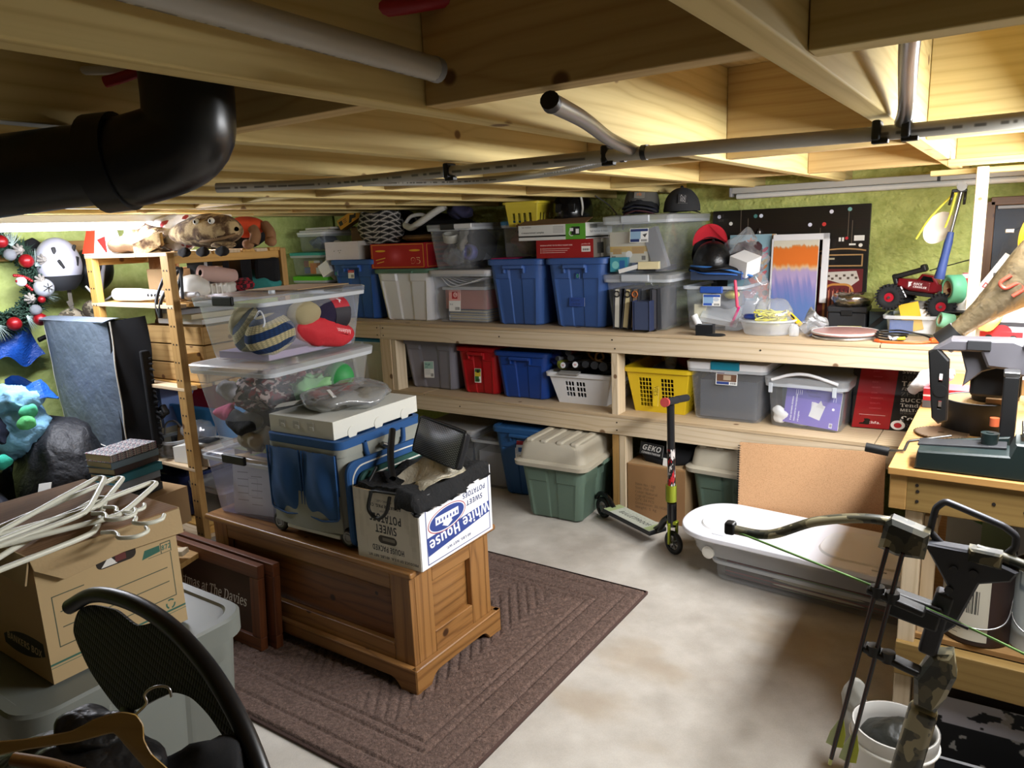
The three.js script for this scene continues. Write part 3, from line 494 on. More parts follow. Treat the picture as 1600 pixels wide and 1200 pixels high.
{ // two hazy stacked bins with caps on top
  const lower = clearBin('clear_bin', 'hazy clear bin of standing binders, lowest under the caps', { w: 0.365, d: 0.56, h: 0.275, wb: 0.29, mat: M.clear, lid: M.clearHaze, lidH: 0.024, latch: M.clearRim, latchW: 0.4, dome: 0.004 }, [-1.53, U, -3.60], 0);
  const upper = copyOf(lower, 'hazy clear bin of boxes and papers stacked under the caps', [-1.53, U + 0.281, -3.60], 0.6);
  label3('label_sticker', sticker(160, 110, (x) => { x.fillStyle = '#2d3b6e'; x.fillRect(4, 4, 152, 20); x.fillRect(4, 84, 80, 22); x.fillStyle = '#93b4cf'; x.fillRect(4, 24, 90, 60); x.fillStyle = '#444'; x.beginPath(); x.moveTo(110, 50); x.lineTo(150, 40); x.lineTo(132, 72); x.fill(); barcode(x, 96, 86, 56, 18); }), 0.095, 0.066, upper, [0.015, 0.18, 0.272], [-5, 0, 0]);
  const bg = 'ring binders in the hazy bin';
  for (let i = 0; i < 5; i++) { // binders stand on end, spines to the front
    const b = thing('ring_binder', ['white paper-filled binder standing first in the hazy bin', 'cream paper-filled binder standing second in the hazy bin', 'dark binder with an amber ring standing third in the hazy bin', 'navy binder standing in front at the end of the hazy bin', 'black binder standing behind the navy one in the hazy bin'][i], 'binder', [-1.625 + i * 0.045 + (i > 2 ? 0.02 : 0), U + 0.01, i === 3 ? -3.37 : -3.42], 0);
    const w = i === 3 ? 0.085 : 0.035, h = i === 3 ? 0.145 : 0.2;
    mesh('cover', [box(0.003, h, 0.24, 0.001, -w / 2, h / 2, 0), box(0.003, h, 0.24, 0.001, w / 2, h / 2, 0)], col([0x3a3c44, 0x4a4a50, 0x2f3138, 0x2a3350, 0x1c1d22][i], 0.5), b);
    mesh('page_block', box(w - 0.01, h * 0.94, 0.225, 0.002, 0, h / 2, 0.004), i === 3 ? col(0x39435f, 0.6) : col([0xd9d5c6, 0xcfc093, 0x7f6a58, 0x39435f, 0x55545a][i], 0.9), b);
    if (i < 3) mesh('ring', at(new THREE.TorusGeometry(0.014, 0.003, 8, 20), 0, h * 0.86, 0.122), i === 2 ? col(0xb5632e, 0.4) : M.steelDark, b);
    if (i < 3) b.rotation.z = R([-2, -6, -4][i]);
  }
  // papers and small boxes in the upper bin
  carton('game_box', 'yellow and white printed box standing in the upper hazy bin', 'box', [0.2, 0.15, 0.03], { pz: print(256, 192, (x, w, h) => { x.fillStyle = '#cfc9b4'; x.fillRect(0, 0, w, h); x.fillStyle = '#c9a54a'; x.fillRect(0, 90, w, 34); x.fillStyle = '#b58a3a'; x.fillRect(20, 104, 60, 34); x.fillRect(150, 96, 80, 40); x.fillStyle = '#efeee8'; x.beginPath(); x.arc(130, 140, 22, 0, 7); x.fill(); x.fillStyle = '#5d5a56'; x.fillRect(12, 150, 26, 26); x.fillRect(214, 150, 26, 26); }) }, col(0xc7b98a, 0.8), [-1.585, U + 0.33, -3.38], 2);
  carton('teal_box', 'teal and blue toy box low in the upper hazy bin', 'box', [0.09, 0.07, 0.06], { pz: print(128, 96, (x, w, h) => { x.fillStyle = '#3a8fa0'; x.fillRect(0, 0, w, h); x.fillStyle = '#7fc4c0'; x.beginPath(); x.arc(40, 50, 26, 0, 7); x.fill(); x.fillStyle = '#2b5f9a'; x.fillRect(70, 20, 40, 60); }) }, col(0x2f6f86, 0.7), [-1.625, U + 0.288, -3.36], 4);
  carton('slide_box', 'grey card box leaning in the upper hazy bin', 'box', [0.07, 0.2, 0.05], {}, col(0x77787a, 0.7), [-1.45, U + 0.295, -3.39], [0, 4, 18]);
  carton('paper_box', 'small cream box lying in the upper hazy bin', 'box', [0.1, 0.035, 0.07], {}, col(0xd4c79d, 0.8), [-1.47, U + 0.30, -3.36], 8);
  carton('paper_box', 'white flat paper packet tipped in the upper hazy bin', 'box', [0.12, 0.02, 0.08], {}, col(0xdddcd8, 0.8), [-1.56, U + 0.295, -3.355], [0, 8, 14]);
  carton('vhs_case', 'dark video case lying under the papers in the upper hazy bin', 'case', [0.11, 0.025, 0.19], {}, col(0x2c2d33, 0.5), [-1.47, U + 0.287, -3.44], -10);
}
// ball caps
function cap(label, crownM, brimM, pos, ry, tilt = 0, group) {
  const t = thing('ball_cap', label, 'cap', pos, ry, group);
  mesh('crown', lumpy(smooth(at(new THREE.SphereGeometry(1, 30, 14, 0, 6.2832, 0, 1.62), 0, 0.004, 0, 0, 0, 0, [0.088, 0.108, 0.098])), 0.003, 20, 3), crownM, t);
  const s = new THREE.Shape(); s.moveTo(-0.083, 0); s.bezierCurveTo(-0.085, 0.06, -0.06, 0.105, 0, 0.108); s.bezierCurveTo(0.06, 0.105, 0.085, 0.06, 0.083, 0); s.bezierCurveTo(0.06, 0.04, -0.06, 0.04, -0.083, 0);
  const g = new THREE.ExtrudeGeometry(s, { depth: 0.004, bevelEnabled: false, curveSegments: 16 }); g.rotateX(Math.PI / 2);
  const q = g.attributes.position; for (let i = 0; i < q.count; i++) q.setY(i, q.getY(i) + 0.008 - q.getX(i) ** 2 * 3.2 + 0.004);
  g.translate(0, 0, 0.058); g.computeVertexNormals(); mesh('brim', g, brimM, t);
  mesh('button', at(new THREE.SphereGeometry(0.008, 12, 8), 0, 0.112, 0), crownM, t);
  t.rotation.set(R(tilt), R(ry), 0, 'YXZ'); return t;
}
{
  const bk = S({ color: 0x101114, roughness: 0.9 }), gy = S({ color: 0x55534d, roughness: 0.95, bumpMap: weaveT, bumpScale: 0.0005 });
  cap('dark navy cap with red edging at the bottom of the cap stack', S({ color: 0x1a1c2c, roughness: 0.9 }), S({ color: 0x3d1217, roughness: 0.9 }), [-1.565, U + 0.567, -3.47], 18);
  cap('black cap with pale piping in the middle of the cap stack', bk, S({ color: 0x2a2a2c, roughness: 0.9 }), [-1.565, U + 0.583, -3.475], 16);
  const top = cap('grey and black cap with orange initials topmost of the cap stack', gy, bk, [-1.565, U + 0.6, -3.48], 14);
  label3('cap_patch', print(128, 96, (x) => { x.fillStyle = '#7a776e'; x.fillRect(0, 0, 128, 96); txt(x, 'rb', 30, 46, 60, '#c2703a', 'sans-serif', { bold: 1 }); }), 0.05, 0.036, top, [0.004, 0.055, 0.0865], [-28, 4, 0]);
  const ny = cap('charcoal cap with a white-edged monogram beside the cap stack', S({ color: 0x2b2c2e, roughness: 0.95, bumpMap: weaveT, bumpScale: 0.0005 }), S({ color: 0x26272a, roughness: 0.9 }), [-1.365, U + 0.567, -3.50], 195);
  label3('cap_logo', print(128, 128, (x) => { x.fillStyle = '#2b2c2e'; x.fillRect(0, 0, 128, 128); for (const [c, o] of [['#d8d8d8', 3], ['#14151a', 0]]) { x.strokeStyle = c; x.lineWidth = 9 + o * 2; x.beginPath(); x.moveTo(38, 104); x.lineTo(44, 30); x.lineTo(86, 98); x.lineTo(90, 26); x.moveTo(30, 26); x.lineTo(64, 60); x.lineTo(98, 20); x.moveTo(64, 58); x.lineTo(64, 112); x.stroke(); } }), 0.046, 0.046, ny, [-0.015, 0.056, -0.0875], [24, 188, 0]);
}
{ // clear bin with a blue latch, toys inside, caps and bags on top
  const t = clearBin('clear_bin', 'open clear bin with a blue latch under the red cap', { w: 0.3, d: 0.45, h: 0.235, wb: 0.25, lid: null, r: 0.03 }, [-1.175, U, -3.625], -1);
  mesh('latch', box(0.11, 0.032, 0.016, 0.006, 0.0, 0.197, 0.226), col(0x2a52a8, 0.4), t);
  label3('label_sticker', sticker(160, 110, (x) => { x.fillStyle = '#2f56b0'; x.fillRect(4, 4, 152, 22); x.fillRect(4, 84, 80, 22); x.fillStyle = '#8fb2d8'; x.fillRect(4, 26, 90, 58); x.fillStyle = '#c4cdd8'; x.beginPath(); x.ellipse(120, 48, 26, 18, 0, 0, 7); x.fill(); barcode(x, 100, 86, 52, 18); }), 0.085, 0.055, t, [0.0, 0.148, 0.219], [-4, 0, 0]);
  carton('organizer_tray', 'clear divided organizer box leaning in the blue-latched bin', 'organizer', [0.17, 0.03, 0.11], {}, M.clearHaze, [-1.15, U + 0.06, -3.46], [35, 0, -12]);
  carton('cream_box', 'cream ribbed tub standing in the blue-latched bin', 'tub', [0.055, 0.075, 0.06], {}, col(0xd6cfae, 0.6), [-1.25, U + 0.05, -3.46], 12);
  solo('white_tube', 'white tube lying tilted in the blue-latched bin', 'tube', cyl(0.016, 0.016, 0.09, 16), M.white, [-1.245, U + 0.035, -3.41], [0, 0, 28]);
  solo('pink_scissors', 'bright pink toy stick in the blue-latched bin', 'toy', box(0.012, 0.11, 0.012, 0.004), col(0xd8357e, 0.4), [-1.075, U + 0.07, -3.43], [10, 0, -24]);
  solo('pink_stick', 'coral pink handle upright over the blue-latched bin rim', 'handle', box(0.014, 0.13, 0.014, 0.006), col(0xd94a68, 0.4), [-1.06, U + 0.18, -3.395], [0, 0, 6]);
  solo('yellow_ball', 'pale yellow ball high in the blue-latched bin', 'ball', blob(0.035, 0.02, 0.04, 0.006, 20, 4), col(0xd8cf76, 0.5), [-1.10, U + 0.17, -3.47]);
  solo('grey_cloth', 'folded grey cloth inside the blue-latched bin', 'cloth', blob(0.1, 0.05, 0.12, 0.03, 14, 12), col(0x77787c, 0.95), [-1.17, U + 0.12, -3.58]);
  carton('blue_case', 'flat bright blue plastic case across the blue-latched bin', 'case', [0.24, 0.04, 0.26], { pz: col(0x36425a, 0.4) }, col(0x1d479e, 0.35), [-1.18, U + 0.24, -3.57], 3);
  const f = thing('folded_bag', 'folded black bag with blue piping on the blue plastic case', 'bag', [-1.175, U + 0.285, -3.56], 4);
  mesh('bag_body', blob(0.155, 0.034, 0.14, 0.02, 9, 15, 30), M.blackCloth, f);
  mesh('piping', tube([[-0.14, 0.02, 0.07], [-0.08, 0.018, 0.125], [0.02, 0.01, 0.138], [0.1, -0.01, 0.12], [0.16, -0.03, 0.1]], 0.005, 30, 6), col(0x3c78c0, 0.6), f);
  mesh('piping', tube([[-0.14, 0.0, 0.08], [-0.06, -0.012, 0.135], [0.06, -0.018, 0.13], [0.15, -0.035, 0.09]], 0.004, 30, 6), col(0x2a5fae, 0.6), f);
  const c1 = cap('red cap tipped back behind the black crumpled cap', col(0x15151a, 0.9), col(0xbb1a2a, 0.85), [-1.265, U + 0.35, -3.62], 20, -62);
  cap('black glossy cap crumpled in front of the red cap', S({ color: 0x0d0e10, roughness: 0.35, bumpMap: crumpleT, bumpScale: 0.0018 }), M.black, [-1.22, U + 0.31, -3.52], 40, 8);
  const w = carton('white_card_box', 'plain white paper carton tipped against the black cap', 'box', [0.1, 0.08, 0.1], {}, col(0xe4e3e2, 0.8), [-1.055, U + 0.27, -3.50], [14, -24, -18]);
  solo('clear_bag', 'clear plastic bag of dark odds and ends beside the black cap', 'bag', blob(0.095, 0.105, 0.08, 0.045, 18, 19, 30), M.film, [-1.09, U + 0.345, -3.63]);
  solo('dark_gloves', 'dark red and black bundle inside the clear plastic bag', 'gloves', blob(0.06, 0.065, 0.05, 0.035, 26, 23, 28), S({ color: 0x3a1d22, roughness: 0.8, bumpMap: crumpleT, bumpScale: 0.0012 }), [-1.085, U + 0.345, -3.64]);
  solo('clear_bag', 'crumpled clear bag drooping behind the round tub', 'bag', blob(0.07, 0.14, 0.05, 0.04, 16, 29, 30), M.film, [-1.035, U + 0.15, -3.62]);
}
carton('black_card_box', 'tiny black box with a white top edge in front of the blue-latched bin', 'box', [0.078, 0.048, 0.06], { py: print(64, 64, (x) => { x.fillStyle = '#1a1b1e'; x.fillRect(0, 0, 64, 64); x.fillStyle = '#b9bcc0'; x.fillRect(14, 4, 40, 22); }) }, col(0x121316, 0.4), [-1.165, U, -3.285], 8);
solo('black_cloth_scrap', 'flat black scrap at the shelf edge beside the tiny black box', 'scrap', blob(0.05, 0.006, 0.02, 0.006, 30, 5, 16), M.blackCloth, [-1.11, U + 0.005, -3.262]);
{ // round clear tub of yellow cord
  const t = thing('plastic_tub', 'shallow clear tub holding a bag of yellow cord', 'tub', [-0.915, U, -3.40], 0);
  mesh('body', loft([[0.001, 0.19, 0.16, 0.08], [0.008, 0.205, 0.175, 0.085], [0.062, 0.235, 0.2, 0.095]], { top: false, per: 12, side: 4 }), M.clearHaze, t);
  mesh('rim', loft([[0.06, 0.235, 0.2, 0.095], [0.062, 0.25, 0.215, 0.1], [0.07, 0.25, 0.215, 0.1], [0.07, 0.238, 0.203, 0.096]], { bottom: false, top: false, per: 12, side: 4 }), M.clearRim, t);
  const y = thing('yellow_rope', 'tangle of bright yellow cord in a clear bag in the tub', 'cord', [-0.895, U + 0.072, -3.40]);
  for (let k = 0; k < 5; k++) { const p = []; for (let i = 0; i < 14; i++) p.push([rr(-0.075, 0.075), rr(-0.03, 0.035) * (1), rr(-0.06, 0.06)]); mesh('strand', tube(p, 0.0035, 150, 6), k % 2 ? col(0xe6d92a, 0.5) : col(0xf0e867, 0.5), y); }
  solo('clear_bag', 'clear bag knotted over the yellow cord', 'bag', blob(0.085, 0.075, 0.075, 0.02, 18, 33, 30), M.film, [-0.895, U + 0.085, -3.40]);
  solo('blue_tape', 'blue plastic ring at the back of the clear tub', 'ring', at(new THREE.TorusGeometry(0.045, 0.012, 10, 28, 4.2), 0, 0, 0), col(0x1c3f9c, 0.4), [-0.975, U + 0.072, -3.43], [80, 0, 40]);
  const kn = thing('utility_knife', 'yellow and black utility knife standing in the tub', 'knife', [-0.80, U + 0.07, -3.41]); kn.rotation.set(R(20), R(30), R(35));
  mesh('grip', box(0.02, 0.09, 0.012, 0.005), col(0xe0b51c, 0.4), kn); mesh('blade_slider', box(0.008, 0.03, 0.016, 0.002, 0, 0.02, 0), M.black, kn);
}
{ // pictures leaning on the wall
  const p = thing('canvas_picture', 'dark wide canvas print of an old car grille and lights on the wall', 'picture', [-0.955, U + 0.004, -3.825], 0);
  const car = print(1024, 760, (x, w, h) => {
    x.fillStyle = '#17130f'; x.fillRect(0, 0, w, h);
    for (let i = 0; i < 60; i++) { x.fillStyle = 'rgba(' + (40 + i % 30) + ',' + (32 + i % 20) + ',24,0.35)'; x.fillRect(0, i * 5, w, 1 + i % 3); }
    const dot = (a, b, r, c) => { x.fillStyle = c; x.beginPath(); x.arc(a, b, r, 0, 7); x.fill(); };
    for (const [a, b, c] of [[300, 46, '#4e8a86'], [338, 46, '#eef2ff'], [790, 40, '#f4f4ff'], [660, 118, '#eef'], [748, 118, '#d8403c'], [900, 30, '#7fb5b0'], [130, 90, '#e8e4da'], [46, 40, '#ccd']]) dot(a, b, 13, c);
    x.strokeStyle = '#6e6152'; x.lineWidth = 4; for (const [a, b, c] of [[200, 0, 150], [250, 60, 170], [896, 40, 210], [726, 140, 200], [920, 100, 250]]) { x.beginPath(); x.moveTo(a, b); x.lineTo(a, c); x.stroke(); }
    x.fillStyle = '#efece4'; x.fillRect(842, 206, 14, 26); x.fillRect(862, 206, 12, 26); x.fillRect(934, 196, 62, 34); x.fillRect(906, 246, 40, 12); dot(890, 212, 10, '#c8323a'); dot(975, 258, 12, '#f4f0e4');
    txt(x, 'TLE', 40, 34, 26, '#57504a'); txt(x, 'IRR', 40, 66, 26, '#57504a');
    // a bonnet, windscreen, radiator and headlamp seen head-on
    x.strokeStyle = '#b98f5c'; x.lineWidth = 9; x.beginPath(); x.moveTo(700, 300); x.quadraticCurveTo(860, 262, 1010, 292); x.stroke(); x.strokeRect(740, 318, 250, 70); x.fillStyle = '#0e0d0d'; x.fillRect(746, 324, 238, 58); x.fillStyle = '#b5aa8d'; x.fillRect(764, 336, 60, 12);
    x.fillStyle = '#6a2426'; x.fillRect(730, 408, 270, 340); x.fillStyle = '#cfc6bb'; x.beginPath(); x.moveTo(750, 430); x.lineTo(960, 420); x.lineTo(980, 480); x.lineTo(930, 520); x.lineTo(760, 470); x.fill(); x.fillStyle = '#5b4b3f'; for (let i = 0; i < 9; i++) x.fillRect(760 + i * 24, 430 + (i * 17) % 36, 16, 14);
    x.strokeStyle = '#c98a44'; x.lineWidth = 14; x.beginPath(); x.moveTo(770, 740); x.lineTo(770, 560); x.quadraticCurveTo(775, 510, 830, 508); x.lineTo(890, 508); x.quadraticCurveTo(940, 510, 944, 560); x.lineTo(944, 740); x.stroke();
    for (let i = 0; i < 24; i++) { x.fillStyle = ['#2a1613', '#b5553c', '#e0a27c', '#45201b'][(i * 7) % 4]; x.fillRect(782 + i * 6.4, 524 + (i * 31) % 40, 4, 190); }
    dot(980, 600, 30, '#e8e4e4'); x.fillStyle = '#8c2434'; x.fillRect(952, 640, 60, 110);
  });
  mesh('stretcher', box(0.75, 0.56, 0.018, 0.003, 0, 0.28, -0.01), M.black, p); label3('print_face', car, 0.75, 0.56, p, [0, 0.28, 0.0], [0, 0, 0], 0.35);
  p.rotation.x = R(-2.4);
  const q = thing('framed_painting', 'white-framed painting of orange sky over violet and blue', 'painting', [-0.875, U + 0.002, -3.755], 0);
  const art = dataTex(256, 384, (u, v) => {
    const s = fbm(u * 5 + v * 3, v * 5 + u * 16, 3, 0, 0, 4), n = fbm(u * 8, v * 6, 7, 0, 0, 3), y = v + (n - 0.5) * 0.05 + (s - 0.5) * 0.05;
    let c = mix3([96, 124, 184], [134, 132, 190], sm(0.15, 0.5, y + (s - 0.5) * 0.3)); c = mix3(c, [190, 165, 200], sm(0.42, 0.58, y + (s - 0.5) * 0.25) * 0.8); c = mix3(c, [222, 190, 150], sm(0.62, 0.68, y)); c = mix3(c, [226, 116, 30], sm(0.66, 0.73, y)); c = mix3(c, [206, 138, 80], sm(0.905, 0.93, y + (n - 0.5) * 0.03)); return mix3(c, [214, 208, 188], sm(0.925, 0.95, y + (n - 0.5) * 0.04));
  }, { rep: [1, 1] });
  mesh('canvas', box(0.212, 0.40, 0.012, 0.002, -0.02, 0.206, 0.004), M.paper, q); label3('painted_face', art, 0.21, 0.398, q, [-0.02, 0.206, 0.0108], [0, 0, 0], 0.7);
  mesh('frame', [box(0.262, 0.03, 0.02, 0.003, 0, 0.42, 0), box(0.03, 0.33, 0.02, 0.003, 0.116, 0.27, 0), box(0.016, 0.41, 0.02, 0.003, -0.128, 0.21, 0)], M.white, q); q.rotation.x = R(-6);
  const f = thing('floral_canvas', 'pale blue canvas painted with coral flowers and leaves', 'painting', [-1.115, U + 0.002, -3.775], 0);
  const fl = print(256, 512, (x, w, h) => {
    x.fillStyle = '#8fb3bf'; x.fillRect(0, 0, w, h); x.fillStyle = '#dcdad8'; x.fillRect(0, 388, w, 124);
    const leaf = (a, b, L, r, c) => { x.save(); x.translate(a, b); x.rotate(R(r)); x.fillStyle = c; x.beginPath(); x.ellipse(0, -L / 2, L * 0.22, L / 2, 0, 0, 7); x.fill(); x.restore(); };
    x.strokeStyle = '#3c4f5c'; x.lineWidth = 4; x.beginPath(); x.moveTo(180, 250); x.quadraticCurveTo(190, 150, 186, 80); x.stroke();
    for (let i = 0; i < 5; i++) { leaf(186, 240 - i * 34, 44, 48, ['#c96a74', '#d78a4e', '#c9a24e', '#cf7f92', '#b56a7a'][i]); leaf(184, 236 - i * 34, 44, -48, ['#d0896a', '#c86070', '#d6a06a', '#c66a80', '#c7805a'][i]); }
    for (let k = 0; k < 6; k++) leaf(166, 300, 70, k * 60 + 20, k % 2 ? '#d2543c' : '#e08a5e'); for (let k = 0; k < 6; k++) leaf(216, 340, 56, k * 60, k % 2 ? '#cf4a34' : '#d9683e');
    x.fillStyle = '#2a1a1a'; for (const [a, b, r] of [[216, 340, 16], [120, 44, 10], [100, 140, 10]]) { x.beginPath(); x.arc(a, b, r, 0, 7); x.fill(); } for (const [a, b] of [[120, 44], [100, 140]]) { for (let k = 0; k < 6; k++) leaf(a, b, 26, k * 60, '#d77a62'); x.fillStyle = '#2a1a1a'; x.beginPath(); x.arc(a, b, 8, 0, 7); x.fill(); }
    x.fillStyle = '#cf3f2e'; x.beginPath(); x.arc(110, 372, 44, 3.14, 0); x.fill(); x.fillStyle = '#4a8a7a'; x.beginPath(); x.arc(170, 366, 14, 0, 7); x.fill(); x.fillStyle = '#c9a06a'; x.fillRect(236, 0, 20, 388);
  });
  mesh('canvas', box(0.23, 0.44, 0.016, 0.002, 0, 0.22, 0), M.paper, f); label3('painted_face', fl, 0.228, 0.438, f, [0, 0.22, 0.0085]); mesh('hook', lathe([[0.001, 0], [0.012, 0.004], [0.008, 0.02], [0.003, 0.03]], 16), M.steel, f).position.set(0.03, 0.44, 0); f.rotation.x = R(-7);
}
{ // black tool case and crinkled foil tray
  const t = thing('tool_case', 'small charcoal plastic tool case at the foot of the car print', 'case', [-0.628, U, -3.71], 0);
  mesh('case_body', box(0.165, 0.075, 0.13, 0.008, 0, 0.038, 0), M.dark, t); mesh('lid', box(0.17, 0.03, 0.135, 0.008, 0, 0.09, 0), M.dark, t); mesh('latch', box(0.05, 0.024, 0.008, 0.003, 0, 0.074, 0.068), M.black, t);
  solo('foil_pan', 'crinkled silver foil pan on the charcoal tool case', 'pan', lumpy(smooth(lathe([[0.001, 0], [0.075, 0.0], [0.088, 0.03], [0.08, 0.05], [0.05, 0.056], [0.001, 0.05]], 40)), 0.008, 60, 3), M.foil, [-0.615, U + 0.106, -3.70]);
  carton('sanding_box', 'dark teal tool box with a diagonal strap beside the tool case', 'box', [0.095, 0.085, 0.12], {}, col(0x14282b, 0.5), [-0.488, U, -3.70], 4);
  solo('strap', 'black strap slung across the dark teal box', 'strap', box(0.018, 0.1, 0.004, 0.001), M.black, [-0.49, U + 0.045, -3.632], [0, 4, -45]);
  solo('yellow_card', 'bright yellow plastic card lying behind the round tin', 'card', box(0.1, 0.006, 0.05, 0.002), col(0xd9c932, 0.4), [-0.60, U + 0.021, -3.555], [0, 6, 0]);
}
{ // flat round tin
  const t = thing('round_tin', 'flat round tin with a pinkish clear lid on the upper shelf', 'tin', [-0.588, U, -3.39]);
  mesh('base', lathe([[0.001, 0.001], [0.128, 0.001], [0.13, 0.004], [0.13, 0.018], [0.001, 0.018]], 56), S({ color: 0xb8b4ac, roughness: 0.3, metalness: 0.8 }), t);
  mesh('lid', lathe([[0.132, 0.018], [0.136, 0.02], [0.134, 0.028], [0.1, 0.03], [0.001, 0.031]], 56), S({ color: 0xb98a82, roughness: 0.25, bumpMap: crumpleT, bumpScale: 0.001 }), t);
  mesh('lid_ring', at(new THREE.TorusGeometry(0.132, 0.004, 8, 64), 0, 0.026, 0, 90), col(0xd8d4d0, 0.3), t);
}
solo('clear_wrap', 'crumpled clear wrapping foil between tub and round tin', 'wrap', blob(0.06, 0.045, 0.04, 0.045, 24, 41, 30), M.film, [-0.755, U + 0.03, -3.43]);
solo('silver_wrap', 'shiny silver wrapper behind the round tin', 'wrap', blob(0.035, 0.04, 0.03, 0.035, 30, 43, 24), S({ color: 0xcfd0d2, roughness: 0.3, metalness: 0.7 }), [-0.735, U + 0.05, -3.50]);
solo('jar', 'small clear jar lying beside the round tub', 'jar', lathe([[0.001, 0], [0.02, 0], [0.021, 0.035], [0.014, 0.045], [0.014, 0.052]], 20), M.clearHaze, [-0.79, U + 0.002, -3.36]);
{ // toy truck on its plastic box
  clearBin('clear_bin', 'shallow open clear box of papers under the toy truck', { w: 0.245, d: 0.2, h: 0.1, wb: 0.2, db: 0.16, lid: null, r: 0.02, lidH: 0.012 }, [-0.335, U, -3.57], 0);
  solo('yellow_paper', 'yellow card sticking up out of the shallow clear box', 'card', box(0.075, 0.12, 0.002, 0.0005), col(0xe0b02a, 0.8), [-0.352, U + 0.08, -3.505], [-6, 0, 14]);
  solo('white_paper', 'white sheet standing in the shallow clear box', 'paper', box(0.09, 0.1, 0.002, 0.0005), M.paper, [-0.30, U + 0.062, -3.51], [-5, 0, -6]);
  solo('blue_card', 'blue printed card against the shallow clear box front', 'card', box(0.09, 0.055, 0.002, 0.0005), col(0x38558c, 0.5), [-0.385, U + 0.04, -3.492], [-4, 0, 0]);
  const t = thing('toy_truck', 'red and black toy monster truck with big treaded wheels', 'toy truck', [-0.345, U + 0.105, -3.57], 0); t.rotation.set(0, R(-6), R(-7));
  const tread = S({ color: 0x17181a, roughness: 0.9 });
  const wheel = (x, y, z, s = 1) => { const w = new THREE.Group(); const g = [at(new THREE.TorusGeometry(0.034, 0.019, 14, 40), 0, 0, 0, 0, 0, 0, [1, 1, 1.1])]; for (let i = 0; i < 22; i++) { const a = i / 22 * 6.2832; g.push(box(0.006, 0.011, 0.04, 0.001, 0, 0.051, 0, 0, 0, 0).rotateZ(a)); } const tyre = mesh('wheel', g, tread, t); tyre.position.set(x, y, z); mesh('rim', [cyl(0.03, 0.03, 0.024, 30, 0, 0, 0, 90), at(new THREE.TorusGeometry(0.028, 0.004, 8, 30), 0, 0, 0.014)], col(0xa01224, 0.35), tyre); mesh('hub_nut', cyl(0.006, 0.006, 0.008, 6, 0, 0, 0.015, 90), M.steel, tyre); };
  wheel(-0.095, 0.045, 0.06); wheel(0.105, 0.035, 0.06); wheel(-0.075, 0.05, -0.07); wheel(0.125, 0.04, -0.07);
  mesh('chassis', [box(0.12, 0.018, 0.05, 0.004, 0, 0.07, 0), box(0.03, 0.02, 0.09, 0.004, -0.08, 0.05, 0), box(0.03, 0.02, 0.09, 0.004, 0.1, 0.045, 0)], M.black, t);
  const cab = extrude([[-0.085, 0.095], [-0.08, 0.125], [-0.01, 0.13], [0.005, 0.155], [0.05, 0.152], [0.075, 0.122], [0.125, 0.108], [0.128, 0.09], [0.09, 0.088], [0.06, 0.08], [-0.03, 0.08]], 0.075, 0.006); cab.translate(0, 0, 0.0);
  const body = mesh('truck_body', cab, S({ color: 0x6e0f18, roughness: 0.3 }), t);
  mesh('side_window', extrude([[0.005, 0.13], [0.013, 0.148], [0.045, 0.146], [0.055, 0.128]], 0.003, 0.0005).translate(0, 0, 0.0385), M.blackGloss, t);
  label3('side_print', print(256, 96, (x) => { x.fillStyle = '#6e0f18'; x.fillRect(0, 0, 256, 96); txt(x, 'ROCK', 70, 30, 38, '#eee', 'sans-serif', { bold: 1, it: 1 }); txt(x, 'CRAWLER', 70, 66, 34, '#eee', 'sans-serif', { bold: 1, it: 1 }); x.fillStyle = '#eee'; x.beginPath(); x.moveTo(14, 14); x.lineTo(58, 8); x.lineTo(40, 44); x.lineTo(56, 46); x.lineTo(20, 84); x.fill(); }), 0.085, 0.032, t, [0.0, 0.106, 0.0395]);
  for (const [x, r] of [[-0.05, 35], [0.075, -30]]) mesh('shock_absorber', cyl(0.006, 0.006, 0.05, 12, x, 0.072, 0.045, 0, 0, r), M.steel, t);
  const rc = thing('remote_control', 'black remote control with an antenna lying across the toy truck', 'remote control', [-0.37, U + 0.262, -3.56]); rc.rotation.set(0, R(-6), R(17));
  mesh('case_body', [box(0.125, 0.022, 0.05, 0.008), box(0.02, 0.05, 0.045, 0.008, -0.06, -0.012, 0), box(0.022, 0.032, 0.05, 0.008, 0.055, 0.004, 0)], M.black, rc); mesh('antenna', cyl(0.0022, 0.0022, 0.17, 8, 0.155, -0.012, 0, 0, 0, 90), M.black, rc); mesh('antenna_tip', cyl(0.005, 0.005, 0.018, 10, 0.245, -0.012, 0, 0, 0, 90), M.black, rc);
  solo('plastic_scrap', 'grey crumpled plastic under the toy truck', 'wrap', blob(0.045, 0.025, 0.04, 0.02, 30, 47, 22), S({ color: 0x6d6a66, roughness: 0.4 }), [-0.33, U + 0.115, -3.55]);
  for (const x of [-0.195, -0.178]) solo('white_clamp', x < -0.19 ? 'white plastic clamp arm beside the mint tape roll' : 'white plastic clamp arm nearer the post', 'clamp', box(0.008, 0.05, 0.01, 0.003), M.white, [x, U + 0.03, -3.5], [0, 0, 4], 'white clamps by the post');
}
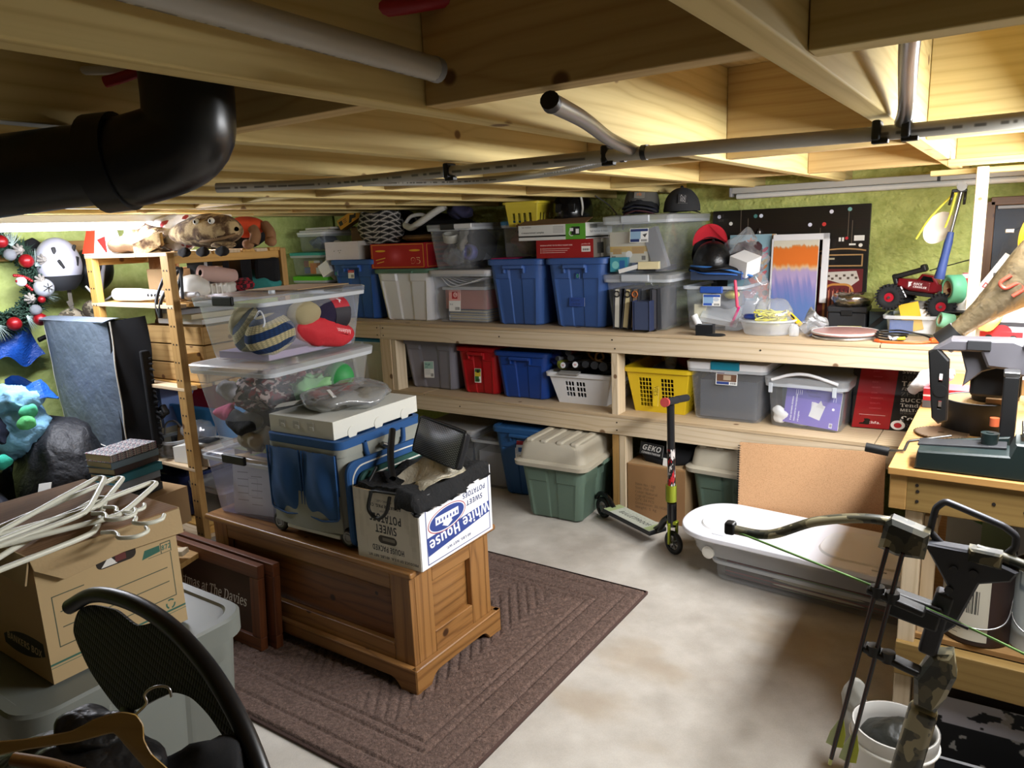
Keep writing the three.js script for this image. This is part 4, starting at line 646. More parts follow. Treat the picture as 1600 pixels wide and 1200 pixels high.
{ // cables on the shelf edge
  const k = thing('video_cable', 'coiled black cable with white plugs lying on the shelf edge', 'cable', [-0.38, U + 0.006, -3.33]);
  const p = []; for (let i = 0; i < 26; i++) { const a = i * 0.72; p.push([-0.02 + Math.cos(a) * (0.05 + (i % 3) * 0.005), 0.004 + i * 0.0012, Math.sin(a) * 0.045]); } p.push([0.09, 0.02, -0.03], [0.13, 0.01, 0.01]); mesh('cord', tube(p, 0.0035, 200, 6), M.black, k);
  mesh('plug', cyl(0.007, 0.005, 0.03, 12, -0.02, 0.016, 0.05, 90, 20), M.white, k); mesh('plug', cyl(0.007, 0.005, 0.03, 12, 0.0, 0.014, 0.056, 90, -25), M.white, k); mesh('plug', cyl(0.007, 0.005, 0.03, 12, 0.02, 0.014, 0.05, 90, -50), M.yellow, k);
  const o = thing('extension_cord', 'orange extension cord loop under the black cable coil', 'cord', [-0.36, U + 0.005, -3.315]);
  mesh('cord', tube([[-0.09, 0, -0.03], [-0.095, 0, 0.02], [-0.06, 0, 0.045], [0.0, 0, 0.05], [0.06, 0, 0.04], [0.11, 0.004, 0.01]], 0.005, 60, 8), col(0xd9591f, 0.45), o); mesh('plug', box(0.05, 0.02, 0.022, 0.006, 0.12, 0.008, 0.0, 0, 35), col(0xe0581c, 0.45), o);
}
{ // hammer, mask and tape at the post
  const h = thing('hammer', 'hammer with a blue rubber grip hanging beside the post', 'hammer', [-0.195, 1.53, -3.335]); h.rotation.z = R(-9);
  mesh('head', [cyl(0.017, 0.017, 0.03, 20, 0, 0.02, 0.02, 90), box(0.022, 0.024, 0.04, 0.005, 0, 0.02, -0.012), box(0.02, 0.012, 0.05, 0.004, 0, 0.012, -0.05, 18)], M.steel, h);
  mesh('shaft', cyl(0.006, 0.009, 0.18, 14, 0, -0.07, 0), M.steel, h); mesh('grip', lathe([[0.001, -0.33], [0.019, -0.33], [0.0165, -0.29], [0.0145, -0.24], [0.015, -0.19], [0.011, -0.15], [0.001, -0.148]], 20), S({ color: 0x2b3f74, roughness: 0.6 }), h);
  const m = thing('dust_mask', 'white cup dust mask hanging by a yellow elastic', 'mask', [-0.265, 1.40, -3.35]); m.rotation.set(R(-10), R(-25), R(-40));
  mesh('cup', at(smooth(at(new THREE.SphereGeometry(1, 28, 14, 0, 6.2832, 0, 1.5), 0, 0, 0, 0, 0, 0, [0.052, 0.04, 0.066])), 0, 0, 0, -90), S({ color: 0xdcd5c8, roughness: 0.95, side: THREE.DoubleSide }), m);
  const e = tag(mesh('elastic', [tube([[-0.335, 1.36, -3.33], [-0.29, 1.44, -3.325], [-0.215, 1.53, -3.325]], 0.004, 20, 6), tube([[-0.24, 1.40, -3.34], [-0.225, 1.45, -3.33], [-0.21, 1.53, -3.325]], 0.004, 20, 6)], col(0xe0cf3a, 0.6)), 'yellow elastic of the dust mask looped over a hook', 'elastic');
  const hk = thing('wall_hook', 'black double hook above the dust mask beside the post', 'hook', [-0.2, 1.535, -3.32]); mesh('hook', [box(0.05, 0.012, 0.02, 0.003), tube([[-0.02, 0, 0], [-0.024, -0.03, 0.02], [-0.03, -0.05, 0.005]], 0.005, 14, 6), tube([[0.02, 0, 0], [0.02, -0.03, 0.02], [0.018, -0.05, 0.005]], 0.005, 14, 6)], M.black, hk);
  const tp = (label, x, y, z, r, w, rot, c) => { const o = thing('tape_roll', label, 'tape', [x, y, z]); o.rotation.set(...rot.map(R)); mesh('roll', lathe([[r * 0.6, -w / 2], [r, -w / 2], [r, w / 2], [r * 0.6, w / 2], [r * 0.6, -w / 2]], 36), col(c, 0.5), o); mesh('core', lathe([[r * 0.52, -w / 2], [r * 0.6, -w / 2], [r * 0.6, w / 2], [r * 0.52, w / 2], [r * 0.52, -w / 2]], 36), M.card, o); return o; };
  tp('pale green tape roll hanging behind the blue hammer grip', -0.205, 1.15, -3.50, 0.058, 0.05, [90, 0, 60], 0x6fc39a);
  tp('mint green tape roll tipped against the toy truck wheel', -0.218, 1.03, -3.42, 0.03, 0.05, [20, 20, 70], 0x86c8a4);
  tag(mesh('spray_can', [cyl(0.03, 0.03, 0.13, 24), cyl(0.028, 0.012, 0.02, 24, 0, 0.075, 0)], stick(print(256, 128, (x, w, h) => { x.fillStyle = '#dedbd4'; x.fillRect(0, 0, w, h); x.fillStyle = '#b5202a'; x.fillRect(0, 0, w, 22); x.fillStyle = '#555'; for (let i = 0; i < 4; i++) x.fillRect(30, 60 + i * 12, 60, 5); }))), 'white and red can standing behind the post', 'can').position.set(-0.165, 1.13, -3.52);
  tag(mesh('shelf_bracket', [box(0.12, 0.006, 0.12, 0.002), box(0.006, 0.09, 0.1, 0.002, 0.03, -0.045, 0)], M.steelDark), 'small metal shelf behind the post carrying tape and a can', 'shelf').position.set(-0.17, 1.06, -3.52);
}
// leftmost things of the upper tier
{
  const g = clearBin('clear_bin', 'clear bin with a lime green lid in the corner', { w: 0.33, d: 0.4, h: 0.19, wb: 0.29, lid: col(0x5fbf2a, 0.4), lidH: 0.028 }, [-3.93, U + 0.08, -3.55], 2);
  carton('storage_box', 'dark cloth box under the lime-lidded bin', 'box', [0.34, 0.078, 0.38], {}, M.dark, [-3.93, U, -3.55], 0);
  solo('blue_cloth', 'blue-grey cloth inside the lime-lidded bin', 'cloth', blob(0.13, 0.07, 0.15, 0.03, 10, 51), col(0x48566b, 0.95), [-3.93, U + 0.16, -3.55]);
  clearBin('clear_bin', 'clear bin of small toys and orange packet on the lime lid', { w: 0.33, d: 0.36, h: 0.155, wb: 0.29, lid: col(0x3aa59a, 0.5), lidH: 0.02 }, [-3.94, U + 0.272, -3.53], 1);
  const cs = [0xd2691e, 0xdedede, 0xb02a2a, 0x3a4a8a, 0xd8c040, 0xcccccc, 0x7a2a3a];
  ['orange card packet pressed to the toy bin wall', 'white card packet in the toy bin', 'red block in the toy bin', 'blue block in the toy bin', 'yellow block in the toy bin', 'white block tilted in the toy bin', 'maroon block in the toy bin'].forEach((l, i) => carton('toy_block', l, 'block', [i ? 0.05 : 0.075, i ? 0.04 : 0.07, 0.03], {}, col(cs[i], 0.5), [-3.90 + (i % 3) * 0.05 - (i > 2 ? 0.09 : 0), U + 0.285 + (i > 3 ? 0.045 : 0), -3.40 - (i > 2 ? 0.02 : 0)], rr(-20, 20)));
  clearBin('clear_bin', 'small clear bin with a white lid topmost in the corner', { w: 0.26, d: 0.3, h: 0.13, wb: 0.23, lid: M.white, lidH: 0.016 }, [-3.93, U + 0.43, -3.54], 3);
  solo('blue_bits', 'blue and grey bits inside the small white-lidded bin', 'toys', blob(0.085, 0.045, 0.1, 0.03, 24, 57), col(0x52607a, 0.7), [-3.93, U + 0.49, -3.54]);
  for (const [y, x, r, l] of [[0.564, -3.92, 4, 'white tray lid lying on the small white-lidded bin'], [0.58, -3.86, -3, 'off-white board topmost in the corner']]) solo('white_board', l, 'board', box(0.26, 0.014, 0.22, 0.003), M.offwhite, [x, U + y, -3.53], [0, r, 0]);
  solo('plastic_bag', 'pale plastic bag slumped between toy bin and patterned box', 'bag', blob(0.07, 0.13, 0.08, 0.03, 14, 61, 28), S({ color: 0xb5aea2, roughness: 0.5 }), [-3.74, U + 0.36, -3.45]);
  carton('white_carton', 'open white carton leaning beside the blue tote', 'box', [0.08, 0.08, 0.1], {}, M.paper, [-3.72, U + 0.28, -3.36], [0, 10, 28]);
  const yel = print(256, 90, (x, w, h) => { x.fillStyle = '#d0932a'; x.fillRect(0, 0, w, h); x.fillStyle = '#20201e'; x.beginPath(); x.moveTo(110, 80); x.lineTo(150, 20); x.lineTo(190, 40); x.lineTo(230, 16); x.lineTo(200, 70); x.lineTo(160, 60); x.lineTo(140, 84); x.fill(); x.fillRect(12, 20, 40, 40); for (let i = 0; i < 3; i++) x.fillRect(60, 24 + i * 14, 40, 5); });
  carton('tool_packet', 'yellow tool packet with a black pliers print tilted over the corner', 'packet', [0.2, 0.065, 0.06], { pz: yel }, col(0x8a6a2a, 0.8), [-3.62, U + 0.60, -3.50], [0, 5, 24]);
  carton('cardboard_box', 'plain brown carton behind the yellow tool packet', 'box', [0.24, 0.14, 0.2], {}, M.cardDark, [-3.62, U + 0.44, -3.70], 3);
}
{ // duffel, patterned bag, umbrella handle under the joists
  const d = thing('duffel_bag', 'big black duffel bag behind the patterned box and red box', 'bag', [-3.12, U + 0.50, -3.72]);
  mesh('bag_body', blob(0.42, 0.15, 0.16, 0.04, 5, 65, 40), M.blackCloth, d); mesh('handle', tube([[-0.25, 0.08, 0.13], [-0.2, 0.14, 0.16], [-0.05, 0.15, 0.16], [0, 0.08, 0.14]], 0.011, 30, 8), M.black, d);
  const lat = dataTex(256, 256, (u, v) => { const a = Math.abs(((u + v) * 4) % 1 - 0.5), b = Math.abs((((u - v) * 4) % 1 + 1) % 1 - 0.5), e = Math.min(a, b); return e < 0.09 || (e > 0.16 && e < 0.2) ? [206, 200, 192] : [20, 19, 20]; }, { rep: [2, 1.4] });
  const b = solo('patterned_bag', 'black bag printed with a white lattice hanging under the joists', 'bag', lumpy(sheet((u, v) => { const a = u * 6.2832; const r = 0.13 + 0.03 * Math.sin(v * 3); return [Math.cos(a) * r * 1.15, (v - 0.5) * 0.19, Math.sin(a) * r * 0.55]; }, 40, 14), 0.03, 9, 67), S({ map: lat, roughness: 0.85, side: THREE.DoubleSide }), [-3.33, U + 0.565, -3.45]);
  const w = thing('garment_steamer', 'white plastic iron-like handle lying under the joists', 'appliance', [-2.93, U + 0.61, -3.44]); w.rotation.set(0, R(-8), R(12));
  mesh('handle', tube([[-0.17, -0.005, 0.03], [-0.1, -0.035, 0.045], [0.0, -0.02, 0.04], [0.1, 0.005, 0.02], [0.17, 0.02, 0.0]], 0.02, 40, 12), M.offwhite, w); mesh('grip', tube([[-0.17, 0.005, 0.03], [-0.1, 0.03, 0.035], [-0.02, 0.022, 0.03], [0.03, 0.0, 0.03]], 0.011, 30, 10), M.white, w);
  solo('blue_cloth', 'violet patterned cloth tucked beside the white handle', 'cloth', blob(0.09, 0.035, 0.06, 0.025, 22, 69), S({ color: 0x3c3a58, roughness: 0.9 }), [-2.72, U + 0.63, -3.5]);
}
// ---------- middle tier ----------
const L2 = 0.535;
tote('storage_tote', 'white tote with a bright blue lid behind the first shelf upright', { w: 0.4, d: 0.55, h: 0.295, wb: 0.34, mat: M.white, lid: col(0x2b8fd0, 0.4), handle: false, lidH: 0.022 }, [-3.42, L2, -3.60], 2);
{
  const t = tote('storage_tote', 'grey tote with a pale green label beside the red tote', { w: 0.42, d: 0.56, h: 0.302, wb: 0.345, mat: M.greyTote, handle: false, lidH: 0.024, panel: 0.42, step: 0.8 }, [-2.905, L2, -3.60], 1.5);
  label3('label_sticker', sticker(128, 160, (x) => { x.fillStyle = '#a9cfc4'; x.fillRect(4, 4, 120, 70); txt(x, '18 gal', 12, 30, 26, '#3c6f68', 'sans-serif', { bold: 1 }); txt(x, 'tote', 12, 56, 22, '#3c6f68'); x.fillStyle = '#bbb'; for (let i = 0; i < 5; i++) x.fillRect(10, 84 + i * 10, 70, 3); barcode(x, 84, 118, 36, 30); }), 0.075, 0.1, t, [0.0, 0.125, 0.266], [-5, 0, 3]);
}
{
  const t = tote('storage_tote', 'red lidded tote with a green and yellow label', { w: 0.305, d: 0.5, h: 0.282, wb: 0.25, mat: M.redTote, lidH: 0.026, handle: true }, [-2.545, L2, -3.575], 2);
  label3('label_sticker', sticker(96, 180, (x) => { x.fillStyle = '#e0c63a'; x.fillRect(4, 40, 88, 60); x.fillStyle = '#3f7a3a'; x.fillRect(4, 4, 88, 40); x.fillStyle = '#222'; x.fillRect(30, 14, 40, 40); x.fillStyle = '#3f7a3a'; x.fillRect(4, 100, 60, 70); barcode(x, 20, 130, 60, 34); }), 0.045, 0.082, t, [0.008, 0.115, 0.243], [-4, 0, 1]);
}
tote('storage_tote', 'royal blue lidded tote between the red tote and the white basket', { w: 0.36, d: 0.52, h: 0.272, wb: 0.29, mat: S({ color: 0x16408f, roughness: 0.4 }), lidH: 0.026 }, [-2.24, L2, -3.575], 3);
{
  basket('laundry_basket', 'white laundry basket filled with bats and rackets', { w: 0.365, d: 0.5, h: 0.175, wb: 0.28, db: 0.42, mat: M.white, rows: 3, hole: [0.013, 0.024, 0.018, 0.031], cols: [{ n: 3, x: -0.06 }, { n: 3, x: 0.005 }], colsSide: [{ n: 4, x: -0.12 }, { n: 4, x: 0 }, { n: 4, x: 0.12 }], y0: 0.055, handles: null }, [-1.875, L2, -3.585], 2);
  solo('basket_handle_grip', 'grey rubber grip clipped on the white basket rim', 'grip', box(0.12, 0.014, 0.04, 0.005), col(0x8d8a86, 0.6), [-1.915, L2 + 0.176, -3.322], [12, 2, 0]);
  const B = 'black-handled bats in the white basket';
  const rack = (label, x, y, z, ry, rx, m, cap) => { const o = thing('racket', label, 'racket', [x, L2 + y, z], ry); o.rotation.set(R(rx), R(ry), 0, 'YXZ'); mesh('grip', [cyl(0.016, 0.016, 0.2, 8, 0, 0, -0.02, 90), cyl(0.018, 0.018, 0.02, 8, 0, 0, 0.08, 90)], m, o); mesh('butt_cap', cyl(0.0165, 0.0165, 0.003, 8, 0, 0, 0.0915, 90), M.white, o); if (cap) label3('butt_logo', print(64, 64, (q) => { q.fillStyle = '#eee'; q.fillRect(0, 0, 64, 64); txt(q, 'W', 10, 34, 50, '#b3202c', 'serif', { bold: 1 }); }), 0.02, 0.02, o, [0, 0, 0.0935], [0, 0, 10]); mesh('shaft', cyl(0.01, 0.012, 0.2, 10, 0, 0, -0.2, 90), M.black, o); return o; };
  rack('lower racket with a red letter on its white butt', -1.935, 0.205, -3.40, -6, -8, M.blackCloth, 1);
  rack('upper racket with a red letter on its white butt', -1.875, 0.213, -3.40, 3, -8, M.blackCloth, 1);
  const bat = (label, x, y, r, ry, c) => { const o = thing('bat', label, 'bat', [x, L2 + y, -3.44], ry); o.rotation.set(R(-7), R(ry), 0, 'YXZ'); mesh('bat_body', lathe([[0.001, 0.12], [r * 1.15, 0.118], [r * 1.2, 0.105], [r * 0.8, 0.09], [r * 0.85, -0.1], [r * 1.4, -0.3], [0.001, -0.32]], 18).rotateX(Math.PI / 2), col(c, 0.5), o); mesh('knob', cyl(r * 1.1, r * 1.1, 0.004, 18, 0, 0, 0.1205, 90), M.dark, o); return o; };
  bat('black bat with a grey knob third from the upright in the white basket', -1.835, 0.214, 0.016, 8, 0x17181b); bat('thick black bat second from the upright in the white basket', -1.79, 0.212, 0.018, 12, 0x1b1c20); bat('black bat nearest the upright in the white basket', -1.735, 0.208, 0.021, 10, 0x121316);
  bat('slim grey bat over the tennis ball in the white basket', -1.965, 0.235, 0.011, -10, 0x6e7278); bat('black bat above the lettered rackets in the white basket', -1.905, 0.243, 0.015, 0, 0x22242a); bat('red-wrapped bat highest in the white basket', -1.955, 0.27, 0.016, 18, 0x8c2f38);
  solo('tennis_ball', 'worn green tennis ball in the white basket', 'ball', at(new THREE.SphereGeometry(0.033, 24, 18)), S({ color: 0xa9b84a, roughness: 1, bumpMap: fleckT, bumpScale: 0.002 }), [-1.99, L2 + 0.21, -3.39]);
  solo('blue_pompom', 'dark blue fuzzy ball behind the tennis ball', 'ball', blob(0.045, 0.045, 0.045, 0.008, 60, 73, 24), S({ color: 0x12206a, roughness: 1 }), [-2.05, L2 + 0.24, -3.42]);
  const loopC = (label, x, y, z, r) => solo('leather_strap', label, 'strap', tube([[-0.05, 0, 0], [-0.04, 0.035, 0.01], [0.0, 0.045, 0.015], [0.045, 0.03, 0.01], [0.05, -0.005, 0], [0.01, -0.02, 0.01]], 0.006, 50, 8, true), S({ color: 0xa5814a, roughness: 0.7 }), [x, y, z], [0, r, 0]);
  loopC('tan leather strap loop over the bats by the upright', -1.755, L2 + 0.24, -3.43, 10); loopC('tan leather strap loop behind the lettered rackets', -1.83, L2 + 0.245, -3.47, -15);
  solo('dark_netting', 'dark bundle filling the white basket under the bats', 'bundle', blob(0.13, 0.07, 0.19, 0.03, 12, 77, 26), M.blackCloth, [-1.875, L2 + 0.1, -3.585]);
}
{
  const t = basket('laundry_basket', 'yellow laundry basket with a lettered middle strip', { w: 0.33, d: 0.48, h: 0.232, wb: 0.26, db: 0.41, mat: col(0xdcbb1e, 0.42), rows: 7, hole: [0.013, 0.0185, 0.0165, 0.022], cols: [{ n: 4, x: -0.065 }, { n: 4, x: 0.05 }], colsSide: [{ n: 4, x: -0.12 }, { n: 4, x: 0 }, { n: 4, x: 0.12 }], y0: 0.04, rim: 0.022 }, [-1.43, L2, -3.575], 1);
  label3('name_strip', print(40, 256, (x) => { x.fillStyle = '#dcbb1e'; x.fillRect(0, 0, 40, 256); txt(x, 'B. DAVIES', 20, 14, 38, '#2a2208', 'sans-serif', { rot: 90 }); }), 0.028, 0.17, t, [-0.008, 0.125, 0.2285], [-8.5, 0, 0]);
  solo('dark_clothes', 'dark mixed clothes piled in the yellow basket', 'clothes', blob(0.12, 0.1, 0.18, 0.04, 14, 79, 30), S({ color: 0x2c2426, roughness: 0.9, bumpMap: crumpleT, bumpScale: 0.003 }), [-1.43, L2 + 0.13, -3.575]);
  solo('glass_jar', 'clear plastic bottle on top of the dark clothes in the yellow basket', 'bottle', lathe([[0.001, 0], [0.028, 0], [0.03, 0.05], [0.014, 0.075], [0.012, 0.09]], 20), M.film, [-1.42, L2 + 0.215, -3.50], [20, 0, -10]);
  solo('red_cloth', 'dark red cloth at the back of the yellow basket', 'cloth', blob(0.06, 0.05, 0.06, 0.03, 18, 81), S({ color: 0x6a1a1e, roughness: 0.9 }), [-1.36, L2 + 0.24, -3.6]);
}
{
  const t = clearBin('clear_bin', 'clear bin with a white lid and teal latch holding a dark folder', { w: 0.375, d: 0.5, h: 0.285, wb: 0.31, lid: M.white, lidH: 0.034, latch: null }, [-1.085, L2, -3.565], 1);
  mesh('latch', box(0.135, 0.042, 0.02, 0.006, 0.0, 0.27, 0.248), col(0x157f98, 0.4), t);
  label3('label_sticker', sticker(170, 110, (x) => { x.fillStyle = '#7a4f8a'; x.fillRect(6, 6, 60, 12); x.fillStyle = '#6b4a36'; x.fillRect(6, 22, 158, 60); x.fillStyle = '#b9a58c'; x.fillRect(60, 30, 60, 40); x.fillStyle = '#243c80'; x.fillRect(6, 84, 100, 22); barcode(x, 112, 86, 52, 18); }), 0.1, 0.062, t, [0.005, 0.21, 0.2385], [-6, 0, 0]);
  carton('dark_folder', 'dark blue-grey folder box standing in the teal-latched bin', 'folder', [0.27, 0.18, 0.36], {}, col(0x3c424c, 0.5), [-1.085, L2 + 0.008, -3.555], 1);
  carton('paper_stack', 'grey paper pad slanted over the dark folder box', 'pad', [0.2, 0.03, 0.24], {}, col(0x8f908c, 0.8), [-1.08, L2 + 0.205, -3.56], [0, 0, 7]);
}
{
  const t = clearBin('clear_bin', 'clear bin of school supplies with a purple folder', { w: 0.355, d: 0.47, h: 0.235, wb: 0.3, lid: M.clearHaze, lidH: 0.03, dome: 0.0 }, [-0.72, L2, -3.55], -2);
  mesh('lid_handle', tube([[-0.14, 0.222, 0.24], [-0.06, 0.25, 0.24], [0.02, 0.255, 0.24], [0.14, 0.222, 0.24]], 0.007, 30, 8), M.white, t);
  for (const x of [-0.145, 0.125]) mesh('lid_clip', box(0.018, 0.045, 0.008, 0.003, x, 0.185, 0.236), M.clearRim, t);
  const pf = print(512, 384, (x, w, h) => {
    x.fillStyle = '#7364b8'; x.fillRect(0, 0, w, h); x.fillStyle = '#5c55a6'; x.fillRect(0, 26, w, 100); x.fillStyle = '#e6e3ea'; x.fillRect(0, 0, w, 24);
    txt(x, '8 tab writable dividers', 70, 356, 22, '#eee', 'sans-serif', { rot: -90, bold: 1 }); txt(x, 'intercalaires inscriptibles', 104, 360, 22, '#eee', 'sans-serif', { rot: -90, bold: 1 }); txt(x, 'a 8 onglets', 138, 360, 20, '#eee', 'sans-serif', { rot: -90, bold: 1 });
    for (let i = 0; i < 4; i++) { x.fillStyle = '#c9c4e2'; x.fillRect(90 + i * 18, 44, 5, 60 - i * 4); x.fillRect(440 + (i % 2) * 22, 70, 4, 50); }
    x.fillStyle = '#e3e1dd'; x.save(); x.translate(300, 230); x.rotate(0.25); for (let i = 0; i < 9; i++) x.fillRect(-70 + i * 4, -70 + i * 15, 20, 12); x.fillRect(-50, -76, 110, 150); x.restore(); x.fillStyle = '#d6d3d0'; x.beginPath(); x.moveTo(290, 190); x.lineTo(330, 120); x.lineTo(370, 200); x.fill();
    x.fillStyle = '#f2f0f4'; x.beginPath(); x.arc(450, 190, 13, 0, 7); x.fill(); x.fillRect(430, 326, 30, 44); barcode(x, 433, 332, 24, 30); txt(x, 'School', 180, 52, 34, '#27234f', 'serif', { it: 1 }); txt(x, 'Supplies', 205, 88, 30, '#27234f', 'serif', { it: 1 });
  });
  const f = solo('divider_folder', 'purple divider pack leaning in the school supply bin', 'folder', new THREE.BoxGeometry(0.235, 0.175, 0.012), [M.paper, M.paper, M.paper, M.paper, stick(pf, 0.4), M.paper], [-0.70, L2 + 0.105, -3.36], [-8, -3, -4]);
  solo('paper_pile', 'loose white papers at the bottom of the school supply bin', 'papers', blob(0.12, 0.02, 0.14, 0.02, 20, 83, 24), S({ color: 0xd9d7d2, roughness: 0.9 }), [-0.73, L2 + 0.025, -3.5]);
  solo('envelope', 'crumpled white envelope standing at the left wall of the school supply bin', 'envelope', blob(0.035, 0.04, 0.012, 0.015, 30, 85, 18), M.paper, [-0.84, L2 + 0.06, -3.36]);
  carton('teal_binder', 'dark teal binder behind the purple divider pack', 'binder', [0.25, 0.17, 0.05], {}, col(0x3f5a66, 0.5), [-0.72, L2 + 0.01, -3.44], -2);
  carton('notebook_block', 'grey notebooks standing behind in the school supply bin', 'notebooks', [0.24, 0.18, 0.12], {}, col(0x84868c, 0.7), [-0.72, L2 + 0.01, -3.58], -2);
}
{ // red and black food sack
  const front = print(512, 512, (x, w, h) => {
    x.fillStyle = '#121011'; x.fillRect(0, 0, w, h); x.fillStyle = '#9a1019'; x.beginPath(); x.moveTo(40, 0); x.lineTo(250, 0); x.lineTo(215, 512); x.lineTo(0, 512); x.fill();
    ['juicy', 'tender', 'rich', 'hearty', 'lean', 'moments', 'quality', 'comfort'].forEach((s, i) => txt(x, s.toUpperCase(), 110 - i * 2, 30 + i * 44, 15, '#c9656a')); x.fillStyle = '#e8c9c9'; x.fillRect(40, 396, 150, 3); txt(x, 'chfa.', 95, 462, 30, '#f2e2e0', 'sans-serif', { bold: 1 });
    const T = (s, y, z, f, c = '#b9b3a8', b = 0, it = 0) => txt(x, s, 268, y, z, c, f, { bold: b, it });
    T('SWEETY', 26, 40, 'sans-serif', '#a9a49a', 1); T('DELICIOUS', 74, 46, 'sans-serif', '#5d5852'); T('TASTY', 122, 56, 'sans-serif', '#d8d2c6', 1); T('FLAVOURFUL', 164, 34, 'sans-serif', '#bdb7ac', 0, 1); T('ZESTY', 208, 46, 'serif', '#6a655e'); T('SUCCULENT', 254, 44, 'sans-serif', '#c9c3b8', 1); T('Tender', 298, 40, 'serif', '#d6d0c4', 1); T('MELT-IN-YOUR', 338, 32, 'sans-serif', '#d0cabe', 1); T('SCRUMPTIOUS', 366, 22, 'sans-serif', '#7c766e'); T('Soft', 412, 60, 'serif', '#efe9dd', 1, 1); T('Nutritious', 424, 34, 'serif', '#5d5852'); T('FRESH', 474, 52, 'sans-serif', '#55504b');
    x.fillStyle = '#efe8e0'; x.beginPath(); x.arc(262, 470, 40, 0, 7); x.fill(); x.fillStyle = '#b8232a'; x.beginPath(); x.arc(262, 472, 22, 0, 7); x.fill();
  });
  const t = thing('food_sack', 'red and black lettered food sack standing at the end of the middle tier', 'sack', [-0.385, L2, -3.56], 6);
  const g = loft([[0.0, 0.36, 0.13, 0.03], [0.02, 0.375, 0.15, 0.04], [0.15, 0.375, 0.15, 0.05], [0.24, 0.37, 0.12, 0.05], [0.3, 0.365, 0.05, 0.02]], { side: 12 });
  mesh('sack_body', g, M.blackGloss, t);
  const pg = sheet((u, v) => { const y = 0.004 + v * 0.27, e = 0.006 * (fbm(u * 6, v * 6, 5, 0, 0, 3) - 0.5); const z = v < 0.55 ? 0.0765 - 0.004 * (1 - v) : 0.0765 - (v - 0.55) * 0.05; return [-0.178 + 0.356 * u, y, z + e + 0.003]; }, 24, 20); mesh('print_face', pg, S({ map: front, roughness: 0.3 }), t);
}
// ---------- floor row under the shelf ----------
{
  const t = tote('storage_tote', 'tall teal blue tote with a photo label on the floor', { w: 0.38, d: 0.56, h: 0.40, wb: 0.27, mat: M.tealBlue, lidH: 0.03 }, [-2.19, 0.002, -3.49], 4);
  label3('label_sticker', sticker(96, 170, (x) => { x.fillStyle = '#a5232a'; x.fillRect(4, 4, 88, 30); x.fillStyle = '#c9d3de'; x.fillRect(4, 34, 88, 70); x.fillStyle = '#2b5a94'; x.fillRect(26, 54, 44, 34); x.fillStyle = '#a5232a'; x.fillRect(4, 150, 88, 14); for (let i = 0; i < 4; i++) { x.fillStyle = '#888'; x.fillRect(10, 110 + i * 9, 40, 3); } barcode(x, 56, 108, 34, 36); }), 0.07, 0.125, t, [-0.01, 0.265, 0.259], [-6, 0, 3]);
}
function ridgedTote(label, pos, ry) {
  const t = tote('storage_tote', label, { w: 0.38, d: 0.48, h: 0.305, wb: 0.3, db: 0.4, mat: M.greenTote, lid: null, handle: false, lidH: 0.02, step: 0.66, panel: 0.22 }, pos, ry);
  mesh('lid', loft([[0.285, 0.385, 0.485, 0.04], [0.288, 0.415, 0.515, 0.05], [0.308, 0.42, 0.52, 0.05], [0.314, 0.4, 0.5, 0.05], [0.318, 0.37, 0.47, 0.04], [0.39, 0.35, 0.45, 0.05], [0.41, 0.32, 0.42, 0.05], [0.414, 0.28, 0.38, 0.05]], { side: 10 }), M.beigeLid, t);
  for (const x of [-0.125, -0.045, 0.045, 0.125]) mesh('lid_ridge', box(0.045, 0.1, 0.43, 0.014, x, 0.372, 0, 0, 0, 0), M.beigeLid, t);
  for (const s of [-1, 1]) mesh('hinge_clip', box(0.02, 0.02, 0.1, 0.005, s * 0.205, 0.285, 0), M.greenTote, t);
  return t;
}
const rt = ridgedTote('green tote with a raised beige ridged lid before the bare floor', [-1.87, 0.002, -3.235], 3);
copyOf(rt, 'green tote with a beige ridged lid standing behind the scooter', [-1.04, 0.002, -3.50], -2);
{
  const txtF = print(256, 256, (x, w, h) => { x.fillStyle = '#8f6a44'; x.fillRect(0, 0, w, h); x.fillStyle = '#a27a50'; x.fillRect(0, 0, w, 8); ['Item No.: DJI', 'Size: 750 ml', 'Color: Natural', 'Cup of Load', 'QTY: 24 PCS', 'Dimension: 30.1X30X19.5', 'Weight:  5  kg'].forEach((s, i) => txt(x, s, 34, 92 + i * 18, 16, '#4a3826', 'sans-serif', { rot: 3 })); });
  carton('cardboard_box', 'plain cardboard box with small black printing beside the middle upright', 'box', [0.3, 0.29, 0.4], { pz: txtF }, M.card, [-1.405, 0, -3.455], 2);
  const b = thing('gym_bag', 'black bag with white lettering slumped on the cardboard box', 'bag', [-1.39, 0.29, -3.42]);
  mesh('bag_body', at(blob(0.16, 0.072, 0.14, 0.05, 9, 87, 34), 0, 0.055, 0), M.blackCloth, b);
  label3('bag_print', print(256, 128, (x) => { x.fillStyle = '#0e0e11'; x.fillRect(0, 0, 256, 128); txt(x, 'GEKO', 20, 50, 78, '#cfcdc8', 'sans-serif', { bold: 1, it: 1 }); txt(x, 'COMBATWEAR', 20, 104, 30, '#cfcdc8', 'sans-serif', { bold: 1, it: 1 }); }), 0.13, 0.062, b, [-0.045, 0.072, 0.132], [-10, -6, -4]);
  mesh('strap', [box(0.03, 0.06, 0.004, 0.001, 0.05, 0.1, 0.128, -14, 4, 6), box(0.03, 0.04, 0.004, 0.001, 0.035, 0.02, 0.14, 0, 4, -6)], M.paper, b);
}
